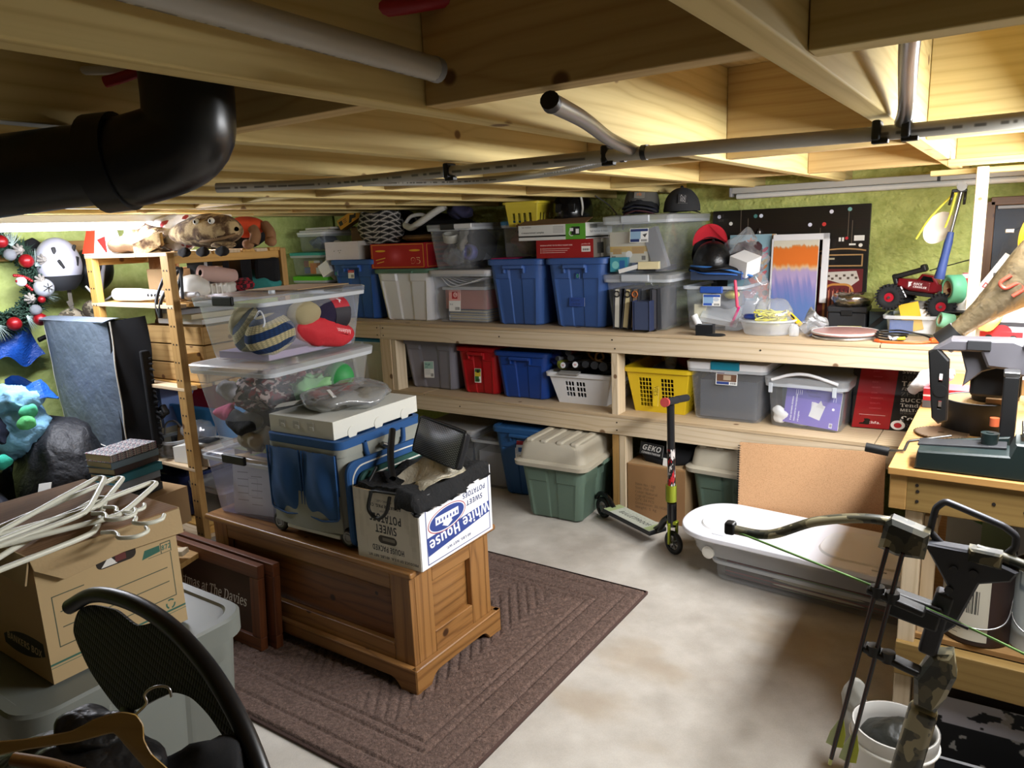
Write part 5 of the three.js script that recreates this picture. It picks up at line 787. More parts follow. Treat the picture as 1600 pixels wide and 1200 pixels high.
for (const [x, l, hz] of [[-2.66, 'hazy clear bin with a grey lid in the dark behind the rolling bag', 0], [-2.46, 'clear tall bin of folded linen beside the teal tote', 1]]) {
  clearBin('clear_bin', l, { w: hz ? 0.25 : 0.4, d: 0.5, h: hz ? 0.31 : 0.33, lid: hz ? M.clear : col(0xa9a8a8, 0.5) }, [x + (hz ? 0.02 : -0.08), 0.002, -3.50], 3);
  carton('folded_linen', hz ? 'grey folded linen inside the tall bin by the teal tote' : 'dark folded cloth inside the grey-lidded bin', 'linen', [hz ? 0.18 : 0.3, 0.2, 0.4], {}, col(hz ? 0x8d8f96 : 0x4a4c52, 0.95), [x + (hz ? 0.02 : -0.08), 0.012, -3.5], 3);
}
// ---------- sketch pad, under-bed boxes, scooter ----------
{
  const t = thing('sketch_pad', 'huge tan spiral sketch pad leaning on the lower shelf beam', 'pad', [-0.655, 0.012, -3.135], 0); t.rotation.set(R(-9.5), R(4.5), R(2.2));
  mesh('cover', metric(box(0.585, 0.49, 0.004, 0.001, 0, 0.245, 0.006), 'x'), S({ color: 0xdcc6b2, roughness: 0.9, bumpMap: fleckT, bumpScale: 0.0005, map: dataTex(256, 256, (u, v) => { const f = hash(u * 256 | 0, v * 256 | 0, 3); return f > 0.93 ? [196, 168, 132] : f < 0.06 ? [178, 146, 112] : [226, 196, 160]; }, { rep: [3, 3] }) }), t);
  mesh('page_block', box(0.575, 0.485, 0.009, 0.001, 0.003, 0.245, 0), M.paper, t); mesh('back_cover', box(0.585, 0.49, 0.003, 0.001, 0, 0.245, -0.006), M.cardDark, t);
  const w = []; for (let i = 0; i < 44; i++) w.push(at(new THREE.TorusGeometry(0.009, 0.0013, 6, 14), -0.292, 0.014 + i * 0.0107, 0.0, 90)); mesh('spiral_wire', w, M.steelDark, t);
}
{
  const strip = dataTex(512, 128, (u, v) => { const k = Math.floor(u * 12), c = Math.hypot((u * 12 % 1 - 0.5) * 0.5, (v - 0.5) * 0.7); const band = Math.abs((u * 12 % 1) - 0.82) < 0.1; return c < 0.16 ? (k % 3 === 1 ? [120, 150, 100] : [206, 200, 176]) : band ? [150, 60, 66] : [86, 78, 74]; }, { rep: [1, 1] });
  const lo = clearBin('underbed_box', 'flat clear box of patterned gift wrap lowest under the white-lidded box', { w: 0.85, d: 0.34, h: 0.105, wb: 0.81, db: 0.31, r: 0.05, lid: M.clear, lidH: 0.016, cat: 'box' }, [-0.53, 0.002, -2.925], -4.5);
  for (let i = 0; i < 3; i++) solo('gift_wrap_roll', ['gift wrap roll printed with ornaments at the front of the flat box', 'gift wrap roll in the middle of the flat box', 'gift wrap roll at the back of the flat box'][i], 'gift wrap', cyl(0.04, 0.04, 0.74, 20, 0, 0, 0, 0, 0, 90), S({ map: strip, roughness: 0.5 }), [-0.53 - i * 0.006, 0.046, -2.825 - i * 0.09], [0, -4.5, 0]);
  const up = thing('underbed_box', 'long under-bed box with a split white lid and small wheels', 'box', [-0.605, 0.108, -2.905], -4.5);
  mesh('body', loft([[0.001, 0.86, 0.3, 0.1], [0.01, 0.88, 0.32, 0.12], [0.06, 0.92, 0.345, 0.14], [0.085, 0.95, 0.36, 0.15]], { top: false, per: 10, side: 8 }), M.clearHaze, up);
  mesh('rim', loft([[0.08, 0.96, 0.37, 0.155], [0.088, 0.975, 0.385, 0.16]], { bottom: false, top: false, per: 10, side: 8 }), M.clearRim, up);
  const half = (s) => { const sh = new THREE.Shape(), x0 = 0.004, x1 = 0.5, h = 0.2, r = 0.17; sh.moveTo(x0, -h); sh.lineTo(x1 - r, -h); sh.bezierCurveTo(x1 - 0.06, -h, x1, -h + 0.08, x1, 0); sh.bezierCurveTo(x1, h - 0.08, x1 - 0.06, h, x1 - r, h); sh.lineTo(x0, h); sh.lineTo(x0, -h); const g = new THREE.ExtrudeGeometry(sh, { depth: 0.012, bevelEnabled: true, bevelThickness: 0.006, bevelSize: 0.006, bevelSegments: 3, curveSegments: 20 }); g.rotateX(-Math.PI / 2); if (s < 0) g.rotateY(Math.PI); g.translate(0, 0.088, 0); return g; };
  for (const s of [-1, 1]) { const m = mesh('lid_flap', half(s), S({ color: 0xe9eaf2, roughness: 0.4 }), up); mesh('raised_panel', [at(loft([[0, 0.36, 0.28, 0.1], [0.006, 0.35, 0.27, 0.1], [0.006, 0.32, 0.24, 0.09], [0.003, 0.31, 0.23, 0.085]], { bottom: false, per: 10, side: 4 }), s * 0.24, 0.106, 0), box(0.05, 0.006, 0.012, 0.003, s * 0.3, 0.109, 0.165)], M.white, m); }
  for (const [x, z] of [[-0.34, 0.168], [0.34, 0.168]]) mesh('wheel', [cyl(0.026, 0.026, 0.012, 24, x, 0.022, z, 90), cyl(0.02, 0.02, 0.004, 24, x, 0.022, z + 0.007, 90)], M.offwhite, up);
  solo('red_tissue', 'dull red tissue paper folded inside the white-lidded box', 'paper', blob(0.2, 0.03, 0.11, 0.02, 8, 91, 26), S({ color: 0x8d4038, roughness: 0.9 }), [-0.42, 0.155, -2.9], [0, -4, 3]);
  carton('card_tag', 'cream card tag inside the white-lidded box', 'card', [0.07, 0.045, 0.003], {}, col(0xc2b79a, 0.8), [-0.58, 0.13, -2.80], -4);
  solo('white_ribbon', 'loose white ribbon coiled in the white-lidded box', 'ribbon', tube([[-0.2, 0, 0.05], [-0.12, 0.03, 0.08], [-0.05, 0.0, 0.1], [0.05, 0.03, 0.08], [0.1, 0.01, 0]], 0.006, 50, 6), M.offwhite, [-0.78, 0.145, -2.98]);
}
{ // kick scooter parked across the upright
  const t = thing('kick_scooter', 'black and lime kick scooter standing before the middle upright', 'scooter', [-1.18, 0, -2.945], 0);
  const ax = V(-1.63 + 1.18, 0, -3.17 + 2.945), yaw = Math.atan2(-ax.z, ax.x); // towards the rear wheel
  const F = new THREE.Group(); const along = (d, y = 0, s = 0) => [Math.cos(yaw) * d + Math.sin(yaw) * s, y, -Math.sin(yaw) * d + Math.cos(yaw) * s];
  const lime = S({ color: 0x8f9a2a, roughness: 0.3, metalness: 0.6 }), bk = M.blackGloss, yd = yaw * 180 / Math.PI;
  const wheel = (d) => { const p = along(d, 0.055); const w = mesh('wheel', at(new THREE.TorusGeometry(0.043, 0.012, 14, 44), 0, 0, 0, 0, 0, 0, [1, 1, 0.95]), M.black, t); w.position.set(...p); w.rotation.y = yaw; const sp = [at(new THREE.TorusGeometry(0.03, 0.003, 8, 32), 0, 0, 0), cyl(0.011, 0.011, 0.026, 16, 0, 0, 0, 90)]; for (let i = 0; i < 7; i++) sp.push(box(0.006, 0.026, 0.012, 0.002, 0, 0.02, 0).rotateZ(i / 7 * 6.2832)); mesh('spoked_core', sp, M.steel, w); };
  wheel(0.0); wheel(0.53);
  const deckM = S({ color: 0x2a2c2e, roughness: 0.8 });
  const dk = mesh('deck', box(0.36, 0.022, 0.105, 0.006), S({ color: 0x191a1c, roughness: 0.5 }), t); dk.position.set(...along(0.285, 0.07)); dk.rotation.y = yaw;
  const gt = label3('grip_tape', print(512, 128, (x) => { x.fillStyle = '#b9bdae'; x.fillRect(0, 0, 512, 128); x.fillStyle = '#9fae7c'; x.fillRect(0, 0, 70, 128); x.fillRect(450, 0, 62, 128); txt(x, 'BULLETPROOF', 110, 70, 48, '#4e504c', 'sans-serif', { bold: 1, it: 1 }); for (let i = 0; i < 12; i++) { x.fillStyle = '#8c9084'; x.fillRect(80 + i * 30, 20 + (i * 13) % 20, 14, 4); } }), 0.345, 0.098, t, along(0.285, 0.0818), [-90, 0, 0], 0.9); gt.rotation.set(-Math.PI / 2, 0, yaw + Math.PI);
  mesh('neck', tube([along(0.12, 0.075), along(0.09, 0.1), along(0.06, 0.14), along(0.03, 0.165)], 0.016, 24, 10), bk, t);
  mesh('fork', [box(0.012, 0.1, 0.018, 0.004, ...along(0.005, 0.1, 0.022)), box(0.012, 0.1, 0.018, 0.004, ...along(0.005, 0.1, -0.022)), box(0.05, 0.02, 0.03, 0.006, ...along(0.006, 0.15))], lime, t);
  mesh('head_tube', cyl(0.021, 0.021, 0.11, 20, ...along(0.012, 0.185)), bk, t);
  mesh('clamp', [cyl(0.0245, 0.0245, 0.075, 20, ...along(0.017, 0.285)), box(0.012, 0.06, 0.02, 0.003, ...along(0.042, 0.285))], lime, t);
  const stem = (y0, y1, r, m, nm) => { const a = along(0.012 + (y0 - 0.2) * 0.02, y0), b = along(0.012 + (y1 - 0.2) * 0.02, y1); return mesh(nm, tube([a, b], r, 4, 16), m, t); };
  const grap = dataTex(64, 256, (u, v) => { const n = fbm(u * 6, v * 16, 5, 6, 16, 3); return n > 0.62 ? [196, 190, 186] : n < 0.34 ? [168, 22, 30] : [14, 14, 16]; });
  stem(0.32, 0.49, 0.0175, S({ map: grap, roughness: 0.3 }), 'printed_tube'); stem(0.49, 0.70, 0.0165, S({ color: 0x17181b, roughness: 0.35 }), 'handlebar_tube');
  mesh('grip', [cyl(0.016, 0.016, 0.13, 18, 0.0, 0.715, 0.03, 82)], S({ color: 0x141518, roughness: 0.9 }), t); mesh('bar_end', cyl(0.02, 0.02, 0.014, 22, 0.0, 0.724, 0.098, 82), col(0xb5433f, 0.6), t);
  mesh('grip', [cyl(0.016, 0.016, 0.12, 18, 0.0, 0.70, -0.09, 82)], S({ color: 0x141518, roughness: 0.9 }), t);
  mesh('rear_fender', tube([along(0.44, 0.08), along(0.49, 0.12), along(0.55, 0.125), along(0.59, 0.09)], 0.012, 20, 8), bk, t);
}
// ---------- rug and chest ----------
{
  const rugT = dataTex(512, 512, (u, v) => { const n = hash(u * 512 | 0, v * 512 | 0, 3), m = fbm(u * 60, v * 60, 4, 60, 60, 3), c = mix3([74, 57, 50], [122, 99, 88], clamp(n * 0.75 + (m - 0.5) * 1.1 + 0.12)); return n > 0.97 ? [160, 140, 126] : c; }, { rep: [2.2, 2.2] });
  const pile = dataTex(512, 512, (u, v) => 255 * clamp(0.5 * hash(u * 512 | 0, v * 512 | 0, 7) + 0.6 * fbm(u * 90, v * 90, 8, 90, 90, 2)), { srgb: false, rep: [2.2, 2.2] });
  const W = 1.72, D = 1.34, edge = (x, z) => Math.min(W / 2 - Math.abs(x), D / 2 - Math.abs(z));
  const hgt = (x, z) => { // carved borders and a zigzag field
    const e = edge(x, z); let h = 0.014 * sm(0, 0.012, e); const groove = (p, w = 0.006) => Math.exp(-(((e - p) / w) ** 2));
    h -= 0.007 * (groove(0.065) + groove(0.15) + groove(0.185));
    if (e > 0.2) { const p = 0.062, k = 0.7, zz = Math.abs(((x / 0.36) % 1 + 1) % 1 - 0.5) * 0.36 * 2 * k; const q = (((z + zz) / p) % 1 + 1) % 1; h -= 0.006 * Math.exp(-(((q - 0.5) / 0.17) ** 2)) * (Math.abs(z) < 0.36 ? 1 : 0.8); }
    return h + 0.0025 * (noise(x * 160, z * 160, 9) - 0.5);
  };
  const t = thing('area_rug', 'brown carved-pile rug under the wooden chest', 'rug', [-1.132 - W / 2, 0.001, -2.54 + D / 2], 0);
  const g = sheet((u, v) => { const x = (u - 0.5) * W, z = (0.5 - v) * D; return [x, hgt(x, z), z]; }, 520, 400); mesh('carved_pile', metric(g, 'x', false), S({ map: rugT, bumpMap: pile, bumpScale: 0.004, roughness: 1 }), t);
  mesh('binding', loft([[0, W + 0.012, D + 0.012, 0.01], [0.009, W + 0.014, D + 0.014, 0.01], [0.012, W + 0.002, D + 0.002, 0.01]], { top: false }), S({ color: 0x4a3630, roughness: 1, bumpMap: pile, bumpScale: 0.002 }), t);
}
const oakT = woodTex([152, 108, 60], [98, 62, 30], [50, 28, 14], 14, 7);
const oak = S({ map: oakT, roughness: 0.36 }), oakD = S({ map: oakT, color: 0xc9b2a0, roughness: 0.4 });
const CH = 0.43;
{
  const x0 = -2.52, x1 = -1.5, z0 = -1.985, z1 = -1.565, W = x1 - x0, D = z1 - z0, t = thing('wooden_chest', 'varnished pine blanket chest with raised panels, on the brown rug', 'chest', [(x0 + x1) / 2, 0.012, (z0 + z1) / 2]);
  const part = (n, w, h, d, ax, x, y, z, m = oak, r = 0.004) => mesh(n, at(wood(w, h, d, ax, r), x, y, z), m, t), H = CH - 0.012;
  part('lid', W + 0.05, 0.022, D + 0.04, 'x', 0, H - 0.011, 0, oak, 0.008);
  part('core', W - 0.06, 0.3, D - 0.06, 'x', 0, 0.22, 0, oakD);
  for (const s of [-1, 1]) { // front and back frames
    const z = s * (D / 2 - 0.012); part('rail', W - 0.17, 0.06, 0.024, 'x', 0, H - 0.055, z); part('rail', W - 0.17, 0.075, 0.024, 'x', 0, 0.105, z);
    for (const q of [-1, 1]) part('stile', 0.085, H - 0.09, 0.024, 'y', q * (W / 2 - 0.0425), 0.065 + (H - 0.09) / 2, z);
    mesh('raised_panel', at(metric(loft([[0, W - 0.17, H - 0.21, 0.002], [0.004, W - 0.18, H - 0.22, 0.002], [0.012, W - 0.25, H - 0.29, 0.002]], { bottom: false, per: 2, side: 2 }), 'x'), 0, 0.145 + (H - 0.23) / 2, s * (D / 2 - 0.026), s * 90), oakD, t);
    const ex = s * (W / 2 - 0.012); part('end_rail', 0.024, 0.06, D - 0.218, 'z', ex, H - 0.055, 0); part('end_rail', 0.024, 0.09, D - 0.218, 'z', ex, 0.11, 0);
    for (const q of [-1, 1]) part('end_stile', 0.024, H - 0.09, 0.085, 'y', ex, 0.065 + (H - 0.09) / 2, q * (D / 2 - 0.0667));
    mesh('end_panel', at(metric(loft([[0, H - 0.2, D - 0.21, 0.002], [0.004, H - 0.21, D - 0.22, 0.002], [0.012, H - 0.28, D - 0.28, 0.002]], { bottom: false, per: 2, side: 2 }), 'z'), s * (W / 2 - 0.026), 0.155 + (H - 0.23) / 2, 0, 0, 0, s * -90), oak, t);
  }
  const skirt = (L) => { const a = L / 2, s = new THREE.Shape(); s.moveTo(-a, 0); s.lineTo(-a, 0.085); s.lineTo(a, 0.085); s.lineTo(a, 0); s.lineTo(a - 0.07, 0); s.bezierCurveTo(a - 0.085, 0.02, a - 0.09, 0.035, a - 0.125, 0.035); s.lineTo(-a + 0.125, 0.035); s.bezierCurveTo(-a + 0.09, 0.035, -a + 0.085, 0.02, -a + 0.07, 0); return extrude(s, 0.024, 0.003); };
  for (const s of [-1, 1]) { mesh('plinth', metric(at(skirt(W + 0.046), 0, 0, s * (D / 2 + 0.012)), 'x'), oak, t); mesh('plinth', metric(at(skirt(D + 0.046), s * (W / 2 + 0.012), 0, 0, 0, 90), 'z'), oak, t); }
}
{ // two boards of lettering leaning on the chest
  const stain = S({ map: oakT, color: 0xb48c74, roughness: 0.55 }), panelM = S({ map: oakT, color: 0x8a6656, roughness: 0.6 });
  const sign = print(1024, 512, (x, w, h) => { const g = x; g.fillStyle = '#3e2414'; g.fillRect(0, 0, w, h); for (let i = 0; i < 90; i++) { g.fillStyle = 'rgba(' + (60 + i % 30) + ',' + (34 + i % 16) + ',18,0.25)'; g.fillRect(0, i * 5.7, w, 2 + i % 3); } txt(g, 'Christmas at The Davies', 40, 250, 126, '#e9e5de', 'serif', { it: 1, sx: 0.63 }); });
  const mk = (name, label, x, z, lx, face) => { const t = thing(name, label, 'sign', [x, 0.013, z], 0); const w = 0.66, h = 0.32; for (const y of [0.024, h - 0.024]) mesh('frame_rail', at(wood(w, 0.048, 0.03, 'x'), 0, y, 0), stain, t); for (const s of [-1, 1]) mesh('frame_stile', at(wood(0.048, h - 0.096, 0.03, 'y'), s * (w / 2 - 0.024), h / 2, 0), stain, t); mesh('backing_board', at(wood(w - 0.09, h - 0.09, 0.01, 'x'), 0, h / 2, -0.004), panelM, t); if (face) label3('lettering', sign, w - 0.098, h - 0.098, t, [0, h / 2, 0.0022], [0, 0, 0], 0.7); t.rotation.x = R(-4); return t; };
  mk('framed_sign', 'brown framed sign with white script lettering leaning on the chest', -2.465, -1.462, 0, 1);
  mk('framed_sign', 'plain brown frame sandwiched between the lettered sign and the chest', -2.43, -1.502, 0, 0);
}
// ---------- stack of clear bins on the left end of the chest ----------
{
  const s1 = clearBin('clear_bin', 'clear latched bin of papers, lowest of the three on the chest', { w: 0.42, d: 0.38, h: 0.255, wb: 0.335, db: 0.33, lid: M.clear, mat: P({ color: 0xd9dcf2, roughness: 0.2, transmission: 0.84, thickness: 0, side: THREE.DoubleSide }), latch: M.black, latchW: 0.3 }, [-2.355, CH, -1.765], 3);
  const pr = print(256, 256, (x) => { x.fillStyle = '#d2cdc4'; x.fillRect(0, 0, 256, 256); x.fillStyle = '#9a938a'; for (let i = 0; i < 10; i++) x.fillRect(30 + (i % 2) * 90, 40 + i * 18, 70, 5); x.strokeStyle = '#777'; x.strokeRect(100, 70, 60, 90); });
  carton('papers_box', 'cream printed papers standing in the lowest bin on the chest', 'papers', [0.22, 0.19, 0.02], { pz: pr }, M.paper, [-2.33, CH + 0.012, -1.635], [-8, 3, 4]);
  carton('brown_file', 'tan folder behind the printed papers in the lowest bin', 'folder', [0.27, 0.2, 0.03], {}, M.card, [-2.35, CH + 0.012, -1.68], [-6, 3, 0]);
  carton('dark_file', 'dark blue folders filling the lowest bin on the chest', 'folders', [0.29, 0.17, 0.18], {}, col(0x2e3350, 0.7), [-2.35, CH + 0.012, -1.80], 3);
  const s2 = clearBin('clear_bin', 'tall hazy bin of clothes and ornaments, middle of the three on the chest', { w: 0.43, d: 0.59, h: 0.335, wb: 0.31, db: 0.48, lid: M.clearHaze, lidH: 0.02, r: 0.04, mat: M.clear }, [-2.355, CH + 0.257, -1.86], 6);
  const cl = (l, x, y, z, a, b, c, color, s) => solo('cloth', l, 'cloth', blob(a, b, c, 0.035, 12, s, 30), S({ color, roughness: 0.9, bumpMap: crumpleT, bumpScale: 0.003 }), [x, CH + 0.257 + y, z]);
  const wad = dataTex(256, 256, (u, v) => { const a = fbm(u * 9, v * 9, 3, 9, 9, 3), b = fbm(u * 14, v * 14, 8, 14, 14, 2); return b > 0.62 ? [170, 150, 140] : a > 0.58 ? [110, 40, 44] : a < 0.42 ? [28, 26, 30] : [66, 56, 58]; }, { rep: [5, 5] });
  cl('dark mixed clothes low in the tall bin', -2.36, 0.08, -1.83, 0.14, 0.075, 0.2, 0x35323a, 101); cl('cream cloth at the bottom corner of the tall bin', -2.30, 0.05, -1.66, 0.09, 0.045, 0.06, 0xa59a8a, 102);
  solo('ornament_wad', 'jumbled dark garland with red and white scraps in the tall bin', 'garland', metric(blob(0.15, 0.07, 0.2, 0.05, 16, 103, 40), 'x'), S({ map: wad, roughness: 0.8, bumpMap: crumpleT, bumpScale: 0.0036 }), [-2.36, CH + 0.257 + 0.2, -1.83]);
  cl('bright pink cloth against the front of the tall bin', -2.44, 0.13, -1.635, 0.045, 0.03, 0.03, 0xb8476a, 104); cl('black cloth wedged in the front of the tall bin', -2.35, 0.1, -1.645, 0.1, 0.04, 0.04, 0x17171b, 105); cl('light striped cloth at the left front of the tall bin', -2.42, 0.215, -1.63, 0.05, 0.04, 0.03, 0x9a9598, 106);
  solo('green_ball', 'green paper lantern at the back of the tall bin', 'lantern', at(new THREE.SphereGeometry(0.06, 24, 18)), col(0x2f8a45, 0.6), [-2.20, CH + 0.257 + 0.23, -1.985]);
  solo('green_tinsel', 'pale green tinsel beside the lantern in the tall bin', 'tinsel', blob(0.08, 0.045, 0.1, 0.04, 26, 107, 28), S({ color: 0x7fae7a, roughness: 0.6 }), [-2.22, CH + 0.257 + 0.2, -1.86]);
  const s3 = clearBin('clear_bin', 'clear latched bin of yarn and slippers, topmost of the three on the chest', { w: 0.37, d: 0.56, h: 0.24, wb: 0.29, db: 0.48, lid: M.clear, mat: M.clear, latch: M.black, latchW: 0.28 }, [-2.345, CH + 0.6, -1.87], 5);
  mesh('lid_button', cyl(0.012, 0.012, 0.01, 16, 0.05, 0.243, 0.1), M.clearRim, s3);
  const Y3 = CH + 0.606;
  // crocheted slippers, striped blue and cream
  const knit = (bands, s) => dataTex(256, 256, (u, v) => { const st = 0.8 + 0.3 * Math.abs(Math.sin(u * 256 * 0.4)) * Math.abs(Math.sin(v * 256 * 0.4 + (u * 51 | 0))); const b = Math.floor(v * bands) % 2; const c = b ? [222, 208, 160] : [26, 62, 112]; return c.map((q) => clamp(q * st, 0, 255)); }, { rep: [1, 1] });
  const k1 = S({ map: knit(8, 1), roughness: 1, bumpMap: weaveT, bumpScale: 0.004 }), k2 = S({ color: 0xd8c89a, roughness: 1, bumpMap: weaveT, bumpScale: 0.004 }), k3 = S({ color: 0x1d3f72, roughness: 1, bumpMap: weaveT, bumpScale: 0.004 });
  const slip = (l, m, p, r, sc) => { const g = lumpy(at(new THREE.SphereGeometry(1, 36, 30), 0, 0, 0, 0, 0, 0, sc), 0.008, 14, 3); return solo('knit_slipper', l, 'slipper', g, m, p, r); };
  slip('striped blue and cream knitted slipper in front in the top bin', k1, [-2.235, Y3 + 0.09, -1.71], [8, 20, 6], [0.08, 0.075, 0.12]);
  slip('striped knitted slipper leaning upright behind the front one', k1, [-2.36, Y3 + 0.1, -1.74], [35, 15, 24], [0.085, 0.075, 0.11]);
  slip('cream knitted slipper toe at the left in the top bin', k2, [-2.40, Y3 + 0.12, -1.74], [30, -10, -20], [0.05, 0.085, 0.08]);
  slip('dark blue knitted roll behind the slippers in the top bin', k3, [-2.29, Y3 + 0.15, -1.80], [0, 40, 0], [0.1, 0.05, 0.07]);
  slip('cream knitted heel high behind the slippers in the top bin', k2, [-2.20, Y3 + 0.15, -1.84], [0, 10, 10], [0.06, 0.05, 0.07]);
  const yarn = (l, x, y, z, r, c) => { const t = thing('yarn_skein', l, 'yarn', [x, y, z], r); mesh('wound_yarn', lumpy(at(new THREE.SphereGeometry(1, 30, 24), 0, 0, 0, 0, 0, 0, [0.06, 0.06, 0.12]), 0.006, 30, 2), S({ color: c, roughness: 1, bumpMap: weaveT, bumpScale: 0.006 }), t); mesh('paper_band', cyl(0.062, 0.062, 0.07, 30, 0, 0, -0.045, 90, 0, 0, true), S({ map: print(128, 64, (x2) => { x2.fillStyle = '#26222a'; x2.fillRect(0, 0, 128, 64); x2.fillStyle = '#b32a35'; x2.fillRect(40, 0, 48, 64); txt(x2, 'YARN', 46, 34, 18, '#eee', 'sans-serif', { bold: 1 }); }), roughness: 0.7, side: THREE.DoubleSide }), t); return t; };
  yarn('purple yarn skein with a dark paper band in the top bin', -2.22, Y3 + 0.135, -1.96, -6, 0x352a4e);
  const rb = solo('red_bag', 'red cloth drawstring bag lying along the right of the top bin', 'bag', metric(blob(0.05, 0.062, 0.165, 0.016, 12, 111, 34), 'z'), S({ color: 0xb9202a, roughness: 0.8, bumpMap: crumpleT, bumpScale: 0.0018 }), [-2.21, Y3 + 0.07, -1.94], [-14, 6, 0]);
  label3('bag_print', print(256, 48, (x) => { x.fillStyle = '#b9202a'; x.fillRect(0, 0, 256, 48); x.save(); x.translate(256, 48); x.rotate(Math.PI); txt(x, 'lululemon', 10, 22, 42, '#efd9d6', 'sans-serif', { sx: 0.9 }); x.restore(); }), 0.12, 0.024, rb, [0.048, 0.012, -0.04], [0, 86, 0], 0.7);
  carton('mauve_towel', 'folded mauve towel at the bottom of the top bin', 'towel', [0.26, 0.025, 0.44], {}, S({ color: 0x9a8aa0, roughness: 1 }), [-2.345, Y3, -1.87], 5);
  solo('white_lace', 'white lace string dangling over the slippers in the top bin', 'lace', tube([[-2.25, Y3 + 0.15, -1.66], [-2.2, Y3 + 0.18, -1.65], [-2.17, Y3 + 0.14, -1.64], [-2.2, Y3 + 0.1, -1.63]], 0.003, 30, 6), M.white);
  solo('cardboard_sheet', 'sheet of brown cardboard lying on the clear lid of the top bin', 'cardboard', box(0.26, 0.003, 0.3, 0.001), M.card, [-2.345, CH + 0.6 + 0.246, -1.95], [0, 8, 0]);
}
// ---------- rolling bag, carton and bag on it, slim cases ----------
{
  const blue = S({ color: 0x174a80, roughness: 0.7, bumpMap: weaveT, bumpScale: 0.0008 }), gry = S({ color: 0x8b8d84, roughness: 0.8, bumpMap: weaveT, bumpScale: 0.0008 });
  const t = thing('rolling_bag', 'blue and grey wheeled craft bag with two hanging front pockets', 'bag', [-1.965, CH, -1.785], 2);
  mesh('bag_body', metric(loft([[0.045, 0.33, 0.4, 0.03], [0.06, 0.345, 0.415, 0.035], [0.33, 0.35, 0.42, 0.035], [0.345, 0.345, 0.415, 0.03]], { top: false }), 'y'), gry, t);
  mesh('top_band', loft([[0.33, 0.354, 0.424, 0.035], [0.372, 0.36, 0.43, 0.035], [0.374, 0.33, 0.4, 0.03], [0.34, 0.33, 0.4, 0.03]], { bottom: false }), blue, t);
  mesh('grey_trim', loft([[0.318, 0.357, 0.427, 0.035], [0.345, 0.36, 0.43, 0.035]], { bottom: false, top: false }), gry, t);
  for (const s of [-1, 1]) { const g = sheet((u, v) => { const w = 0.155, x = (u - 0.5) * w + s * 0.085, y = 0.095 + v * 0.235, e = Math.sin(u * 3.14) * Math.sin(v * 3.14), c = Math.min(1, v * 6) ; return [x + (1 - c) * (0.5 - u) * 0.02, y + 0.012 * (1 - c) * Math.abs(u - 0.5), 0.222 + 0.022 * e + 0.004 * Math.sin(u * 9 + v * 5)]; }, 20, 24, 0.012); mesh('front_pocket', g, blue, t); mesh('pocket_trim', tube([[s * 0.085 - 0.078, 0.33, 0.224], [s * 0.085 - 0.077, 0.11, 0.226], [s * 0.085, 0.094, 0.23], [s * 0.085 + 0.077, 0.11, 0.226], [s * 0.085 + 0.078, 0.33, 0.224]], 0.0035, 50, 6, false, 0.1), blue, t); }
  mesh('mesh_pocket', sheet((u, v) => [-0.165 + u * 0.33, 0.055 + v * 0.13, 0.214 + 0.02 * Math.sin(u * 3.14) * (1 - v * 0.4)], 20, 10, 0.004), gry, t);
  for (const x of [-0.15, 0.15]) for (const z of [0.16, -0.16]) { const w = mesh('wheel', at(new THREE.TorusGeometry(0.026, 0.01, 12, 30), x * 1.12, 0.037, z * 1.2, 0, 0, 0), M.black, t); mesh('hubcap', [cyl(0.022, 0.022, 0.018, 24, x * 1.12, 0.037, z * 1.2, 90), at(new THREE.TorusGeometry(0.014, 0.003, 6, 20), x * 1.12, 0.037, z * 1.2 + 0.009)], M.grey, w); }
  mesh('base_frame', [box(0.26, 0.016, 0.02, 0.004, 0, 0.03, 0.19), box(0.26, 0.016, 0.02, 0.004, 0, 0.03, -0.19), box(0.02, 0.016, 0.38, 0.004, 0.13, 0.03, 0), box(0.02, 0.016, 0.38, 0.004, -0.13, 0.03, 0)], M.offwhite, t);
  mesh('side_handle', tube([[0.182, 0.35, 0.1], [0.186, 0.3, 0.09], [0.188, 0.285, 0.05], [0.188, 0.285, -0.05], [0.186, 0.3, -0.09], [0.182, 0.35, -0.1]], 0.009, 40, 8), blue, t);
  mesh('pull_handle', [cyl(0.008, 0.008, 0.1, 12, 0.2, 0.3, -0.02, 60, 0, 20)], M.steel, t);
  const wb = S({ color: 0xcfcec4, roughness: 0.55 }), c = thing('white_carton', 'white die-cut carton lying on the blue rolling bag', 'box', [-1.975, CH + 0.375, -1.80], 2);
  const body = extrude(rectShape(0.31, 0.062, 0.002, 0, 0.031), 0.43, 0.001, []); mesh('carton_body', body, wb, c);
  for (const x of [-0.09, -0.02, 0.05]) { mesh('die_cut', box(0.03, 0.026, 0.003, 0.001, x, 0.036, 0.2155), col(0xb3b2a8, 0.8), c); mesh('tab', box(0.016, 0.014, 0.003, 0.001, x + 0.006, 0.03, 0.218, 12), wb, c); }
  for (const z of [0.13, 0.0, -0.14]) mesh('side_tab', cyl(0.022, 0.022, 0.002, 20, 0.156, 0.008, z, 0, 0, 90), wb, c);
  const pb = thing('plastic_bag', 'grey clear plastic bag of grey fabric on the white carton', 'bag', [-1.97, CH + 0.44, -1.80], 4);
  mesh('fabric_bundle', at(blob(0.13, 0.032, 0.17, 0.022, 12, 121, 36), 0.01, 0.03, 0), S({ color: 0x6e6a60, roughness: 0.9, bumpMap: crumpleT, bumpScale: 0.0036 }), pb);
  mesh('plastic_skin', at(blob(0.142, 0.038, 0.185, 0.024, 12, 122, 36), 0.01, 0.032, 0), M.film, pb);
